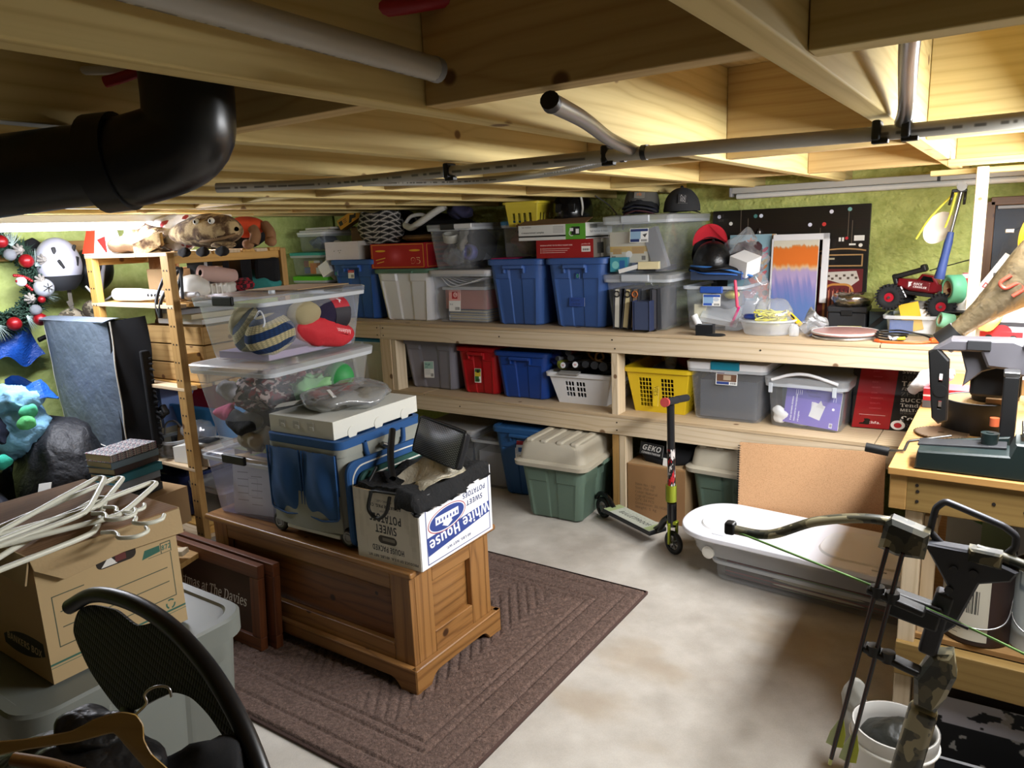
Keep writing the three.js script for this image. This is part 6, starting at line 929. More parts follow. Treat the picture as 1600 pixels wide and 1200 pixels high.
  mesh('bag_flap', sheet((u, v) => [-0.16 + v * 0.1, 0.012 + 0.02 * v + 0.01 * Math.sin(u * 7), 0.19 - u * 0.16], 16, 8, 0.001), S({ color: 0xc9c7be, roughness: 0.4 }), pb);
  mesh('white_tag', box(0.014, 0.004, 0.075, 0.002, 0.05, 0.066, 0.12, 10, 60), M.paper, pb);
  // slim cases between bag and potato box
  const teal = S({ color: 0x14473f, roughness: 0.6 });
  for (const [x, m, h, l, z] of [[-1.762, blue, 0.3, 'slim blue quilted case with white piping beside the rolling bag', -1.77], [-1.735, teal, 0.265, 'slim dark green case with pale piping against the potato box', -1.80]]) {
    const q = thing('slim_case', l, 'case', [x, CH + 0.004, z], 0); const sh = rectShape(0.38, h, 0.05, 0, h / 2); const g = extrude(sh, 0.022, 0.006); g.rotateY(Math.PI / 2); mesh('case_body', g, m, q);
    mesh('piping', tube([[0.012, 0.03, 0.172], [0.012, h - 0.06, 0.172], [0.012, h - 0.018, 0.13], [0.012, h - 0.018, -0.13], [0.012, h - 0.06, -0.172], [0.012, 0.03, -0.172]], 0.003, 60, 6, false, 0.2), M.offwhite, q);
  }
}
// ---------- potato carton ----------
{
  const t = thing('potato_carton', 'white printed potato carton turned upside down full of black bags', 'box', [-1.592, CH, -1.768], 1.2);
  const W = 0.268, H = 0.237, D = 0.385;
  const flip = (draw) => print(512, 480, (x, w, h) => { x.save(); x.translate(w, h); x.rotate(Math.PI); draw(x, w, h); x.restore(); });
  const fr = flip((x, w, h) => { x.fillStyle = '#cfcac0'; x.fillRect(0, 0, w, h); for (let i = 0; i < 40; i++) { x.fillStyle = 'rgba(120,112,100,0.08)'; x.fillRect(rr(0, w), rr(0, h), rr(2, 40), rr(60, 220)); } const c = '#23242c'; txt(x, 'PRODUCE OF U.S.A.  40 LBS. NET WT.', 20, 36, 25, c, 'sans-serif', { bold: 1, sx: 0.95 }); txt(x, 'HOUSE PACKED', 256, 94, 54, c, 'sans-serif', { bold: 1, al: 'center', sx: 0.66 }); x.fillStyle = '#39332e'; x.beginPath(); x.roundRect ? x.roundRect(180, 130, 150, 56, 28) : x.rect(180, 130, 150, 56); x.fill(); x.fillStyle = '#7a756c'; x.fillRect(196, 150, 100, 22); txt(x, 'SWEET', 262, 232, 78, c, 'sans-serif', { bold: 1, al: 'center', sx: 0.72 }); txt(x, 'POTATOES', 262, 306, 78, c, 'sans-serif', { bold: 1, al: 'center', sx: 0.68 }); txt(x, 'PACKED BY', 262, 352, 16, c, 'sans-serif', { al: 'center' }); txt(x, 'ATWATER PKG. CO.', 262, 388, 30, c, 'sans-serif', { al: 'center', bold: 1 }); txt(x, 'Atwater, Calif.', 262, 420, 20, c, 'sans-serif', { al: 'center' }); });
  const rt2 = flip((x, w, h) => {
    x.fillStyle = '#e6e6e8'; x.fillRect(0, 0, w, h); x.strokeStyle = '#2d3d78'; x.lineWidth = 5; x.strokeRect(20, 20, w - 60, h - 40);
    x.save(); x.translate(240, 170); x.rotate(-0.02); x.fillStyle = '#2a3f86'; x.beginPath(); x.moveTo(-220, -30); x.lineTo(230, -92); x.lineTo(230, 30); x.lineTo(-220, 50); x.fill(); txt(x, 'White House', 0, -6, 104, '#f2f2f4', 'sans-serif', { bold: 1, al: 'center', rot: -6, sx: 0.69 }); x.restore();
    x.fillStyle = '#e6e6e8'; x.beginPath(); x.ellipse(330, 270, 130, 80, -0.1, 0, 7); x.fill(); x.strokeStyle = '#a33a44'; x.lineWidth = 5; x.stroke(); x.fillStyle = '#2a3f86'; x.beginPath(); x.ellipse(330, 270, 120, 70, -0.1, 0, 7); x.fill(); x.fillStyle = '#dfe2ea'; x.fillRect(250, 250, 160, 54); x.fillRect(300, 226, 60, 30); x.fillStyle = '#2a3f86'; for (let i = 0; i < 7; i++) x.fillRect(258 + i * 22, 262, 9, 20); x.beginPath(); x.moveTo(290, 234); x.lineTo(330, 206); x.lineTo(370, 234); x.fillStyle = '#dfe2ea'; x.fill();
    txt(x, 'SWEET', 130, 290, 50, '#23305e', 'sans-serif', { bold: 1, al: 'center', sx: 0.8 }); txt(x, 'POTATOES', 130, 350, 50, '#23305e', 'sans-serif', { bold: 1, al: 'center', sx: 0.7 }); txt(x, 'ATWATER PKG. CO.', 350, 380, 26, '#23305e', 'sans-serif', { al: 'center' }); txt(x, '40 LBS. NET WT.', 260, 62, 24, '#23305e', 'sans-serif', { bold: 1, al: 'center' });
  });
  const ins = S({ color: 0xa98a62, roughness: 0.9 }), side = S({ color: 0xcfcac0, roughness: 0.8 });
  const wall = (n, w, h, x, y, z, ry, map) => { const m = mesh(n, new THREE.BoxGeometry(w, h, 0.005), [side, side, ins, side, map ? stick(map, 0.6) : side, ins], t); m.position.set(x, y, z); m.rotation.y = R(ry); return m; };
  wall('carton_wall', W, H, 0, H / 2, D / 2, 0, fr); wall('carton_wall', D, H, W / 2, H / 2, 0, 90, rt2); wall('carton_wall', W, H, 0, H / 2, -D / 2, 180); wall('carton_wall', D, H, -W / 2, H / 2, 0, -90); mesh('carton_floor', box(W, 0.005, D, 0.001, 0, 0.003, 0), ins, t);
  const b = thing('black_bag', 'black cloth bag draped over the front corner of the potato carton', 'bag', [-1.58, CH + 0.19, -1.76], 0);
  const drape = sheet((u, v) => { const x = -0.128 + u * 0.29, z = 0.225 - v * 0.42; let y = 0.066 + 0.014 * (fbm(u * 5, v * 6, 131, 0, 0, 3) - 0.5) * 2; const out = Math.max(0, x - 0.118) + Math.max(0, z - 0.188); y -= Math.min(0.055, out * 1.5) ; y -= 0.03 * Math.exp(-(((x + 0.03) / 0.06) ** 2 + ((z - 0.05) / 0.1) ** 2)); return [Math.min(x, z > -0.04 ? 0.148 : 0.124), y, Math.min(z, x > 0.05 ? 0.206 : 0.18)]; }, 50, 60, 0.012);
  mesh('bag_body', drape, S({ color: 0x0b0b0d, roughness: 0.9, bumpMap: crumpleT, bumpScale: 0.003 }), b);
  mesh('strap', [tube([[-0.05, 0.05, 0.2], [-0.055, -0.005, 0.212], [-0.02, -0.03, 0.212], [0.02, -0.005, 0.212], [0.03, 0.045, 0.2]], 0.006, 40, 8), tube([[-0.12, 0.09, 0.1], [-0.1, 0.04, 0.17], [-0.03, 0.05, 0.19], [0.06, 0.055, 0.19]], 0.005, 40, 8)], M.black, b);
  mesh('strap', tube([[-0.16, 0.18, -0.03], [-0.1, 0.12, 0.05], [-0.03, 0.07, 0.12]], 0.012, 30, 8), M.black, b);
  solo('black_cloth', 'black cloth mass filling the potato carton', 'cloth', blob(0.115, 0.09, 0.17, 0.02, 12, 133, 28), M.blackCloth, [-1.595, CH + 0.125, -1.775]);
  solo('cream_cloth', 'crumpled cream cloth between the mesh pouch and the black bag', 'cloth', lumpy(sheet((u, v) => [(u - 0.5) * 0.2, 0.02 * Math.sin(u * 5) * Math.cos(v * 4) - v * 0.035, (v - 0.5) * 0.17], 36, 30, 0.006), 0.012, 14, 137), S({ color: 0xe2dac4, roughness: 0.95, bumpMap: crumpleT, bumpScale: 0.0015 }), [-1.53, CH + 0.285, -1.72], [14, -22, 4]);
  const netT = dataTex(256, 256, (u, v) => { const a = Math.abs(((u + v) * 15) % 1 - 0.5), b2 = Math.abs((((u - v) * 15) % 1 + 1) % 1 - 0.5); return Math.min(a, b2) < 0.16 ? [16, 16, 18] : [128, 130, 134]; });  // grey openings between the black threads are painted highlights
  const mp = thing('mesh_pouch', 'black zipped mesh pouch standing on the cream cloth', 'pouch', [-1.525, CH + 0.30, -1.765], -22); mp.rotation.set(R(-20), R(-18), R(-2), 'YXZ');
  mesh('net_face', sheet((u, v) => [(u - 0.5) * 0.26, v * 0.115, 0.018 + 0.012 * Math.sin(u * 3.14) * Math.sin(v * 3.14)], 16, 10), S({ map: netT, roughness: 0.35 }), mp); mesh('pouch_body', box(0.268, 0.12, 0.03, 0.012, 0, 0.058, 0), M.blackCloth, mp);
  mesh('piping', tube([[-0.132, 0.0, 0.014], [-0.134, 0.118, 0.014], [0.134, 0.122, 0.014], [0.134, 0.004, 0.014]], 0.005, 60, 8, true, 0.05), M.black, mp);
}
// ---------- slatted pine unit and what stands in it ----------
const UX0 = -3.755, UX1 = -3.06, UZ0 = -2.5, UZ1 = -1.865;
{
  const t = thing('shelf_unit', 'freestanding slatted pine shelf unit with drilled posts', 'shelf', [0, 0, 0]), pw = M.pineOld, pl = S({ map: pineT, color: 0xe0b878, roughness: 0.6 });
  for (const [x, z] of [[UX0 + 0.02, UZ1], [UX1 - 0.03, UZ1], [UX0 + 0.02, UZ0 + 0.03], [UX1 - 0.03, UZ0 + 0.03]]) { const p = mesh('post', at(wood(0.06, 1.425, 0.034, 'y'), x, 0.7125, z), x > -3.2 ? pw : pl, t); if (z === UZ1) { const holes = []; for (let y = 0.12; y < 1.42; y += 0.082) for (const s of [-0.012, 0.012]) holes.push(cyl(0.0045, 0.0045, 0.002, 8, x + s, y, z + 0.0172, 90)); mesh('peg_holes', holes, M.screw, p); } }
  for (const x of [UX0 + 0.02, UX1 - 0.03]) for (const y of [1.4, 0.95, 0.5, 0.12]) mesh('side_rung', at(wood(0.028, 0.045, UZ1 - UZ0 - 0.06, 'z'), x, y, (UZ0 + UZ1) / 2 + 0.015), pl, t);
  for (const y of [1.42, 1.19, 0.815, 0.435, 0.1]) for (let i = 0; i < 8; i++) mesh('slat', at(wood(UX1 - UX0 + 0.01, 0.017, 0.066, 'x'), (UX0 + UX1) / 2 - 0.01, y + (i % 3) * 0.001, UZ1 + 0.03 - 0.045 - i * 0.078), i % 2 ? pl : M.pineB, t);
}
const top = 1.43;
{ // plush fish with a forked tail, eyes and little feet
  const t = thing('plush_fish', 'mottled brown plush fish with big eyes lying on top of the pine unit', 'plush toy', [-2.955, top + 0.002, -1.97], -4);
  const fur = dataTex(256, 256, (u, v) => { const a = fbm(u * 7, v * 7, 3, 7, 7, 4), n = hash(u * 256 | 0, v * 256 | 0, 5); return mix3([186, 160, 116], [84, 60, 38], clamp((a - 0.42) * 4 + (n - 0.5) * 0.35)); }, { rep: [4, 4] });
  const fm = S({ map: fur, roughness: 1, bumpMap: fleckT, bumpScale: 0.004 });
  const ax = (x) => { const u = (x + 0.28) / 0.581; return Math.pow(Math.sin(Math.PI * clamp(u)) + 1e-6, 0.42); };
  const body = sheet((u, v) => { const x = -0.28 + u * 0.58, a = v * 6.2832, r = ax(x), y = Math.sin(a) * r * 0.08 * (0.72 + 0.4 * u); return [x * 0.85, 0.066 + (y > 0 ? y * 1.05 : y * 0.8) + 0.012 * u, Math.cos(a) * r * 0.105]; }, 50, 36);
  mesh('body', metric(lumpy(body, 0.006, 16, 3), 'x'), fm, t);
  mesh('tail_fin', metric(lumpy(sheet((u, v) => [-0.25 - u * 0.3, 0.05 + 0.04 * u + (v - 0.5) * (0.05 + 0.07 * u) * (1 - 0.3 * Math.cos(v * 6.28)), 0.03 + 0.03 * Math.sin(v * 3.1)], 24, 14, 0.03), 0.006, 16, 5), 'x'), fm, t); mesh('tail_fin', metric(lumpy(sheet((u, v) => [-0.24 - u * 0.12, 0.06 - u * 0.05 + (v - 0.5) * 0.06, 0.06 + 0.07 * u], 14, 10, 0.025), 0.004, 16, 6), 'x'), fm, t);
  for (const [x, y, z] of [[0.1, 0.122, 0.085], [0.185, 0.122, 0.066]]) { const e = mesh('eye', at(new THREE.SphereGeometry(0.013, 18, 14), x, y - 0.004, z), M.offwhite, t); mesh('pupil', at(new THREE.SphereGeometry(0.007, 14, 10), x + 0.003, y - 0.004, z + 0.008), M.blackGloss, e); }
  mesh('mouth', tube([[0.13, 0.035, 0.095], [0.19, 0.038, 0.085], [0.235, 0.045, 0.055], [0.262, 0.06, 0.01]], 0.006, 20, 6), M.cardDark, t); mesh('lower_jaw', at(blob(0.06, 0.016, 0.05, 0.006, 20, 4, 18), 0.2, 0.018, 0.03), fm, t);
  for (const x of [-0.03, 0.12, 0.27]) mesh('foot', at(blob(0.035, 0.02, 0.02, 0.014, 26, 6, 16), x, -0.012, 0.09), S({ color: 0x1a1512, roughness: 1 }), t);
}
{ // plush doll in orange
  const t = thing('plush_doll', 'plush doll in an orange shirt lying behind the plush fish', 'plush toy', [-3.13, top + 0.004, -2.3], 0), tan = S({ color: 0x9a6f4c, roughness: 1, bumpMap: fleckT, bumpScale: 0.003 }); t.scale.setScalar(0.78);
  mesh('shirt', at(blob(0.13, 0.065, 0.1, 0.015, 9, 141, 28), 0.03, 0.125, 0), S({ color: 0xc8431a, roughness: 0.9 }), t);
  mesh('leg', tube([[0.12, 0.12, 0.02], [0.17, 0.07, 0.04], [0.165, 0.02, 0.06]], 0.032, 24, 14), tan, t); mesh('leg', tube([[0.15, 0.13, -0.05], [0.22, 0.08, -0.03], [0.235, 0.02, -0.01]], 0.032, 24, 14), tan, t);
  mesh('foot', [blob(0.045, 0.03, 0.03, 0.004, 20, 3, 18).translate(0.13, 0.02, 0.07), blob(0.04, 0.03, 0.03, 0.004, 20, 4, 18).translate(0.26, 0.03, 0.0)], tan, t);
}
solo('folded_jacket', 'dark folded jacket under the orange plush doll', 'jacket', blob(0.2, 0.06, 0.13, 0.03, 10, 143, 30), M.blackCloth, [-3.3, top + 0.06, -2.36]);
{
  const t = thing('card_packet', 'red and white folded card packet standing at the outer corner of the pine unit', 'packet', [-3.70, top, -1.92], 12);
  mesh('packet_body', extrude([[-0.1, 0], [0.08, 0], [0.03, 0.155], [-0.03, 0.155]], 0.09, 0.002), S({ color: 0xd8d4d0, roughness: 0.6 }), t); mesh('red_face', extrude([[-0.1, 0.006], [-0.02, 0.006], [0.02, 0.15], [-0.03, 0.152]], 0.003, 0.0005).translate(-0.004, 0, 0.047), col(0xc8341c, 0.5), t); mesh('red_face', extrude([[0.02, 0.07], [0.075, 0.085], [0.075, 0.01], [0.068, 0.008]], 0.003, 0.0005).translate(-0.01, 0, 0.047), col(0x8d1f1c, 0.5), t);
}
const bagT = dataTex(256, 256, (u, v) => { const a = fbm(u * 8, v * 8, 3, 8, 8, 4), b = fbm(u * 5, v * 5, 9, 5, 5, 3); return b > 0.62 ? [150, 52, 54] : mix3([240, 240, 246], [196, 200, 210], clamp((a - 0.4) * 4)); }, { rep: [3, 3] });
solo('plastic_bag', 'white shopping bag with red print behind the plush fish tail', 'bag', metric(blob(0.17, 0.085, 0.1, 0.04, 9, 145, 32), 'x'), S({ map: bagT, roughness: 0.45, bumpMap: crumpleT, bumpScale: 0.003 }), [-3.30, top + 0.085, -2.05]);
solo('plastic_bag', 'flat white bag with a dark red panel beside the card packet', 'bag', metric(blob(0.15, 0.055, 0.12, 0.03, 9, 147, 30), 'x'), S({ map: bagT, roughness: 0.45 }), [-3.52, top + 0.06, -2.05]);
solo('brown_jacket', 'crumpled tan paper and brown jacket at the front edge of the pine unit top', 'jacket', blob(0.2, 0.04, 0.08, 0.03, 12, 149, 30), S({ color: 0x6b5138, roughness: 0.9, bumpMap: crumpleT, bumpScale: 0.0024 }), [-3.47, top + 0.04, -1.93]);
{ // second shelf
  const y = 1.2;
  const paper = S({ color: 0x9c7248, roughness: 0.9, bumpMap: crumpleT, bumpScale: 0.006 });
  solo('paper_roll', 'tall crumpled brown paper bundle standing inside the unit by its corner post', 'paper', lumpy(smooth(cyl(0.09, 0.07, 0.75, 28)), 0.03, 7, 151), paper, [-3.62, 1.04, -2.18], [0, 0, 5]);
  carton('cardboard_box', 'open brown cardboard box on the second slatted shelf', 'box', [0.27, 0.15, 0.24], { pz: M.card }, col(0xc2986a, 0.9), [-3.36, y, -2.12], 4);
  const bat = thing('baseball_bat', 'white baseball bat with black marks lying along the second shelf', 'bat', [-3.33, y + 0.035, -1.93], 4); mesh('barrel', lathe([[0.001, -0.3], [0.014, -0.3], [0.016, -0.1], [0.03, 0.12], [0.031, 0.3], [0.001, 0.31]], 22).rotateZ(Math.PI / 2), M.white, bat); mesh('print_mark', [0, 1, 2, 3, 4].map((i) => box(0.014, 0.012, 0.003, 0.001, -0.05 + i * 0.026, 0, 0.0235, 0, 0, 30)), M.black, bat);
  const cable = (l, p, r, m = M.black) => solo('cable', l, 'cable', tube(p, r, 70, 8), m);
  cable('thick black cable loop hanging at the front of the second shelf', [[-3.23, y + 0.13, -1.93], [-3.21, y + 0.02, -1.86], [-3.18, y - 0.06, -1.85], [-3.17, y + 0.02, -1.86], [-3.16, y + 0.14, -1.95], [-3.13, y + 0.14, -1.95], [-3.12, y + 0.03, -1.9]], 0.008);
  cable('second black cable loop beside the front post', [[-3.17, y + 0.02, -1.9], [-3.14, y + 0.13, -1.9], [-3.11, y + 0.15, -1.93], [-3.10, y + 0.02, -1.92]], 0.007, M.dark);
  solo('white_blower', 'white and grey plastic appliance behind the black cables', 'appliance', blob(0.08, 0.06, 0.07, 0.015, 12, 153, 22), M.offwhite, [-3.18, y + 0.06, -2.03]);
  carton('black_monitor', 'black flat monitor with a silver edge standing on the second shelf', 'monitor', [0.42, 0.19, 0.03], {}, M.black, [-3.3, y, -2.4], [0, 20, 0]);
  carton('silver_strip', 'silver framed black box standing behind the front post', 'box', [0.1, 0.17, 0.05], { pz: print(64, 96, (x) => { x.fillStyle = '#121214'; x.fillRect(0, 0, 64, 96); x.fillStyle = '#c9ccd0'; x.fillRect(54, 0, 10, 96); x.fillRect(8, 44, 14, 4); x.fillRect(28, 44, 12, 4); x.fillRect(10, 58, 30, 3); }) }, M.steel, [-3.2, y + 0.01, -2.09], 30);
  solo('white_radiator', 'white ribbed plastic tray on the second shelf behind the clear bin', 'tray', [box(0.28, 0.045, 0.16, 0.012), ...[...Array(12)].map((_, i) => box(0.008, 0.05, 0.164, 0.003, -0.12 + i * 0.022, 0, 0))], M.offwhite, [-3.2, y + 0.05, -2.1], [0, 40, 0]);
  solo('pink_roll', 'dusty pink rolled cloth with a white end on the ribbed tray', 'cloth', lathe([[0.012, -0.09], [0.036, -0.09], [0.04, 0], [0.036, 0.09], [0.014, 0.09]], 22), S({ color: 0xbd9d92, roughness: 0.9 }), [-3.16, y + 0.112, -2.15], [80, 40, 0]);
  solo('red_plaid', 'red and black checked cloth bundle on the second shelf', 'cloth', metric(blob(0.1, 0.035, 0.06, 0.025, 16, 157, 26), 'x'), S({ map: dataTex(64, 64, (u, v) => ((u * 4 | 0) + (v * 4 | 0)) % 2 ? [150, 24, 40] : [40, 14, 20], { rep: [12, 12] }), roughness: 0.9 }), [-3.16, y + 0.05, -2.26]);
  solo('teal_bag', 'teal and black cloth bag at the back of the second shelf', 'bag', blob(0.12, 0.05, 0.08, 0.03, 12, 159, 26), S({ color: 0x2a7d78, roughness: 0.8 }), [-3.17, y + 0.06, -2.4]);
  solo('black_straps', 'black straps and cloth hanging from the top slats', 'straps', [box(0.05, 0.16, 0.006, 0.002, 0, 0, 0), box(0.03, 0.12, 0.006, 0.002, -0.09, 0.02, 0.02), lumpy(box(0.12, 0.12, 0.04, 0.02, 0.1, -0.01, -0.02), 0.01, 20, 3)], M.blackCloth, [-3.14, y + 0.13, -2.3], [0, 48, 0]);
}
{ // wooden crate, bucket and boards
  const t = thing('wooden_crate', 'pine plank crate on the third shelf of the unit', 'crate', [-3.29, 0.828, -2.12], 3), cm = S({ map: pineT, color: 0xd2b48c, roughness: 0.75 });
  for (let i = 0; i < 3; i++) { for (const s of [1, -1]) mesh('plank', at(wood(0.46, 0.082, 0.012, 'x'), 0, 0.042 + i * 0.088, s * 0.17), cm, t); for (const s of [1, -1]) mesh('plank', at(wood(0.012, 0.082, 0.33, 'z'), s * 0.225, 0.042 + i * 0.088, 0), cm, t); }
  mesh('crate_floor', at(wood(0.44, 0.01, 0.32, 'x'), 0, 0.006, 0), cm, t);
  ['thin white tray on top of the plank crate', 'cream board over the white tray on the crate', 'grey-white folder topmost on the crate'].forEach((l, i) => carton('white_board', l, 'board', [0.32 - i * 0.03, 0.022, 0.26], {}, [M.offwhite, M.pages, M.grey][i], [-3.24 - i * 0.03, 1.096 + i * 0.023, -2.10], 4 - i * 5));
  const b = thing('green_bucket', 'lime green bucket beside the plank crate', 'bucket', [-3.65, 0.83, -2.1]); mesh('pail', lathe([[0.001, 0.003], [0.08, 0.003], [0.1, 0.17], [0.106, 0.17], [0.106, 0.18], [0.098, 0.18], [0.08, 0.01], [0.001, 0.01]], 32), col(0x6f9a1e, 0.5), b); mesh('handle', at(new THREE.TorusGeometry(0.1, 0.003, 6, 30, 3.14), 0, 0.1, 0.0, 24), M.offwhite, b);
  solo('paper_scraps', 'crumpled brown paper with dark leaves above the green bucket', 'paper', blob(0.08, 0.14, 0.08, 0.05, 12, 161, 26), S({ color: 0x5a4630, roughness: 0.95, bumpMap: crumpleT, bumpScale: 0.006 }), [-3.64, 1.07, -2.2]);
}
{ // fourth shelf: tubs, white box, lamp
  const y = 0.445;
  const tb = thing('blue_tub', 'sky blue plastic tub holding a red lid in the pine unit', 'tub', [-3.32, y + 0.07, -2.2], 4); mesh('tub_body', loft([[0, 0.36, 0.28, 0.04], [0.15, 0.42, 0.34, 0.05], [0.155, 0.45, 0.37, 0.05], [0.165, 0.45, 0.37, 0.05], [0.165, 0.42, 0.34, 0.05], [0.02, 0.35, 0.27, 0.04]], { top: false }), col(0x3f8fd0, 0.45), tb);
  solo('red_tray', 'red plastic lid standing tilted in the sky blue tub', 'lid', extrude(rectShape(0.3, 0.19, 0.03), 0.012, 0.004), col(0xbb1626, 0.45), [-3.28, y + 0.245, -2.12], [-18, 6, -14]);
  carton('blue_box', 'pale blue plastic box at the left of the sky blue tub', 'box', [0.14, 0.2, 0.2], {}, col(0x7d96cc, 0.45), [-3.55, y + 0.12, -2.05], 8);
  carton('storage_box', 'dark flat box under the sky blue tub', 'box', [0.5, 0.066, 0.4], {}, M.dark, [-3.33, y, -2.2], 2);
  solo('clear_bag', 'clear bag of beige pieces in front of the sky blue tub', 'bag', blob(0.1, 0.055, 0.06, 0.03, 16, 163, 26), M.film, [-3.19, y + 0.14, -1.97]);
  solo('beige_card', 'torn beige card under the clear bag', 'card', box(0.12, 0.1, 0.01, 0.003), M.card, [-3.28, y + 0.1, -1.96], [-20, 10, 14]);
  const wb = thing('white_box', 'white cardboard display box on the fourth slatted shelf', 'box', [-3.16, y, -1.96], 8); mesh('box_body', extrude([[-0.11, 0], [0.12, 0], [0.12, 0.095], [0.02, 0.1], [-0.11, 0.075]], 0.16, 0.002), M.offwhite, wb); mesh('grey_window', box(0.12, 0.002, 0.09, 0.001, 0.04, 0.1, 0, 0, 0, 3), M.dark, wb);
  const tu = clearBin('clear_bin', 'small round-cornered clear tub beside the white display box', { w: 0.2, d: 0.18, h: 0.1, lid: null, r: 0.05, lidH: 0.01 }, [-3.37, y, -1.95], 0);
  mesh('wire_handle', tube([[-0.09, 0.09, 0], [-0.06, 0.15, 0], [0.02, 0.17, 0], [0.08, 0.13, 0], [0.095, 0.09, 0]], 0.005, 30, 6), M.grey, tu);
  carton('cream_box', 'cream cardboard box behind the black desk lamp', 'box', [0.17, 0.17, 0.12], {}, S({ color: 0xb8ad92, roughness: 0.9 }), [-3.57, y, -1.98], -4);
  const lp = thing('desk_lamp', 'black spotlight lamp with a cable on the fourth shelf', 'lamp', [-3.47, y, -1.88], 0); mesh('lamp_head', [lathe([[0.001, -0.05], [0.035, -0.05], [0.06, 0.01], [0.064, 0.05], [0.05, 0.055], [0.001, 0.05]], 26).rotateX(1.2).translate(0, 0.075, 0), cyl(0.035, 0.03, 0.06, 20, 0, 0.15, 0)], M.blackGloss, lp); mesh('lamp_arm', [box(0.25, 0.03, 0.05, 0.01, 0.05, 0.2, 0, 0, 0, 18), box(0.08, 0.05, 0.03, 0.01, 0.14, 0.235, 0, 0, 0, 34)], M.black, lp); mesh('cable', tube([[-0.02, 0.2, 0.02], [-0.12, 0.17, 0.05], [-0.13, 0.06, 0.06], [-0.06, 0.0, 0.06], [0.03, 0.015, 0.08]], 0.005, 40, 6), M.black, lp);
  // bottom shelf and floor
  tote('storage_tote', 'dark blue lidless tote low in the pine unit', { w: 0.4, d: 0.4, h: 0.25, mat: col(0x14224f, 0.5), lid: null, handle: false }, [-3.52, 0.112, -2.12], 0);
  clearBin('clear_bin', 'hazy clear bin low in the pine unit beneath the white box', { w: 0.28, d: 0.4, h: 0.2, lid: M.clearHaze }, [-3.2, 0.112, -2.16], 0);
  carton('linen_pile', 'grey blankets in the low hazy bin of the unit', 'blanket', [0.2, 0.14, 0.3], {}, col(0x5a5a5a, 0.95), [-3.2, 0.122, -2.16], 0);
}
{ // things on the floor in front of the unit
  const low = [[-2.95, 0.0, -1.7, 0.26, 0.06, 0.2, 'open wooden tray of small parts on the floor by the post', M.cardDark], [-2.9, 0.06, -1.72, 0.24, 0.05, 0.16, 'cream box on the wooden tray by the post', M.pages], [-3.3, 0.0, -1.66, 0.3, 0.2, 0.26, 'dark brown carton under the book pile', M.cardDark], [-2.97, 0.11, -1.73, 0.2, 0.03, 0.14, 'dark game box with teal stripes by the post', col(0x223c44, 0.6)]];
  for (const [x, y, z, w, h, d, l, m] of low) carton('floor_box', l, 'box', [w, h, d], {}, m, [x, y, z], rr(-12, 12));
  solo('wood_offcut', 'short pine offcut lying by the cardboard file box', 'offcut', wood(0.34, 0.02, 0.045, 'x'), M.pine, [-2.62, 0.33, -1.33], [0, 28, 4]);
  solo('wood_offcut', 'dark board under the short pine offcut', 'offcut', wood(0.5, 0.02, 0.2, 'x'), M.pineOld, [-2.72, 0.30, -1.38], [0, 20, 0]);
  carton('brown_carton', 'brown carton under the offcuts beside the framed signs', 'box', [0.5, 0.28, 0.26], {}, M.cardDark, [-2.86, 0, -1.4], 8);
  carton('carton_base', 'brown carton that carries the book pile', 'box', [0.42, 0.17, 0.3], {}, M.card, [-3.28, 0.2, -1.64], 6);
  const bc = [0x39424c, 0x1c1d22, 0x8a9aa8, 0x2c7d92, 0x4a3b3a, 0x6f8798, 0x2b3f5c], bl = ['grey hardback at the bottom of the book pile', 'black hardback second from the bottom of the book pile', 'pale cover book with a thick block, third from the bottom of the pile', 'teal and black book in the middle of the pile', 'brown-spined hardback third from the top of the pile', 'grey-blue hardback second from the top of the pile', 'comic-covered hardback on top of the book pile'];
  const th = [0.032, 0.028, 0.034, 0.036, 0.03, 0.03, 0.034]; let y = 0.372;
  th.forEach((h, i) => { const b = book('book', bl[i], 0.16 + (i % 2) * 0.006, h, 0.235, i === 6 ? S({ map: dataTex(64, 96, (u, v) => [[150, 60, 80], [200, 196, 186], [90, 110, 120], [40, 44, 60]][(hash(u * 7 | 0, v * 9 | 0, 4) * 4) | 0], { rep: [6, 4] }), roughness: 0.35 }) : col(bc[i], 0.45), [-3.20 + rr(-0.012, 0.012), y, -1.60 + rr(-0.01, 0.01)], 192 + rr(-5, 5)); y += h + 0.001; });
  book('book', 'cream paperback lying left of the book pile', 0.13, 0.032, 0.19, M.pages, [-3.37, 0.372, -1.58], 10); book('book', 'white-covered paperback on the cream one left of the book pile', 0.13, 0.035, 0.19, M.offwhite, [-3.37, 0.405, -1.585], 14);
  // blue bins behind
  tote('storage_tote', 'blue tote with a bright blue lid behind the book pile', { w: 0.5, d: 0.35, h: 0.47, mat: M.navyTote, lid: col(0x3f86d8, 0.4), handle: false }, [-3.93, 0.002, -1.83], 6);
}
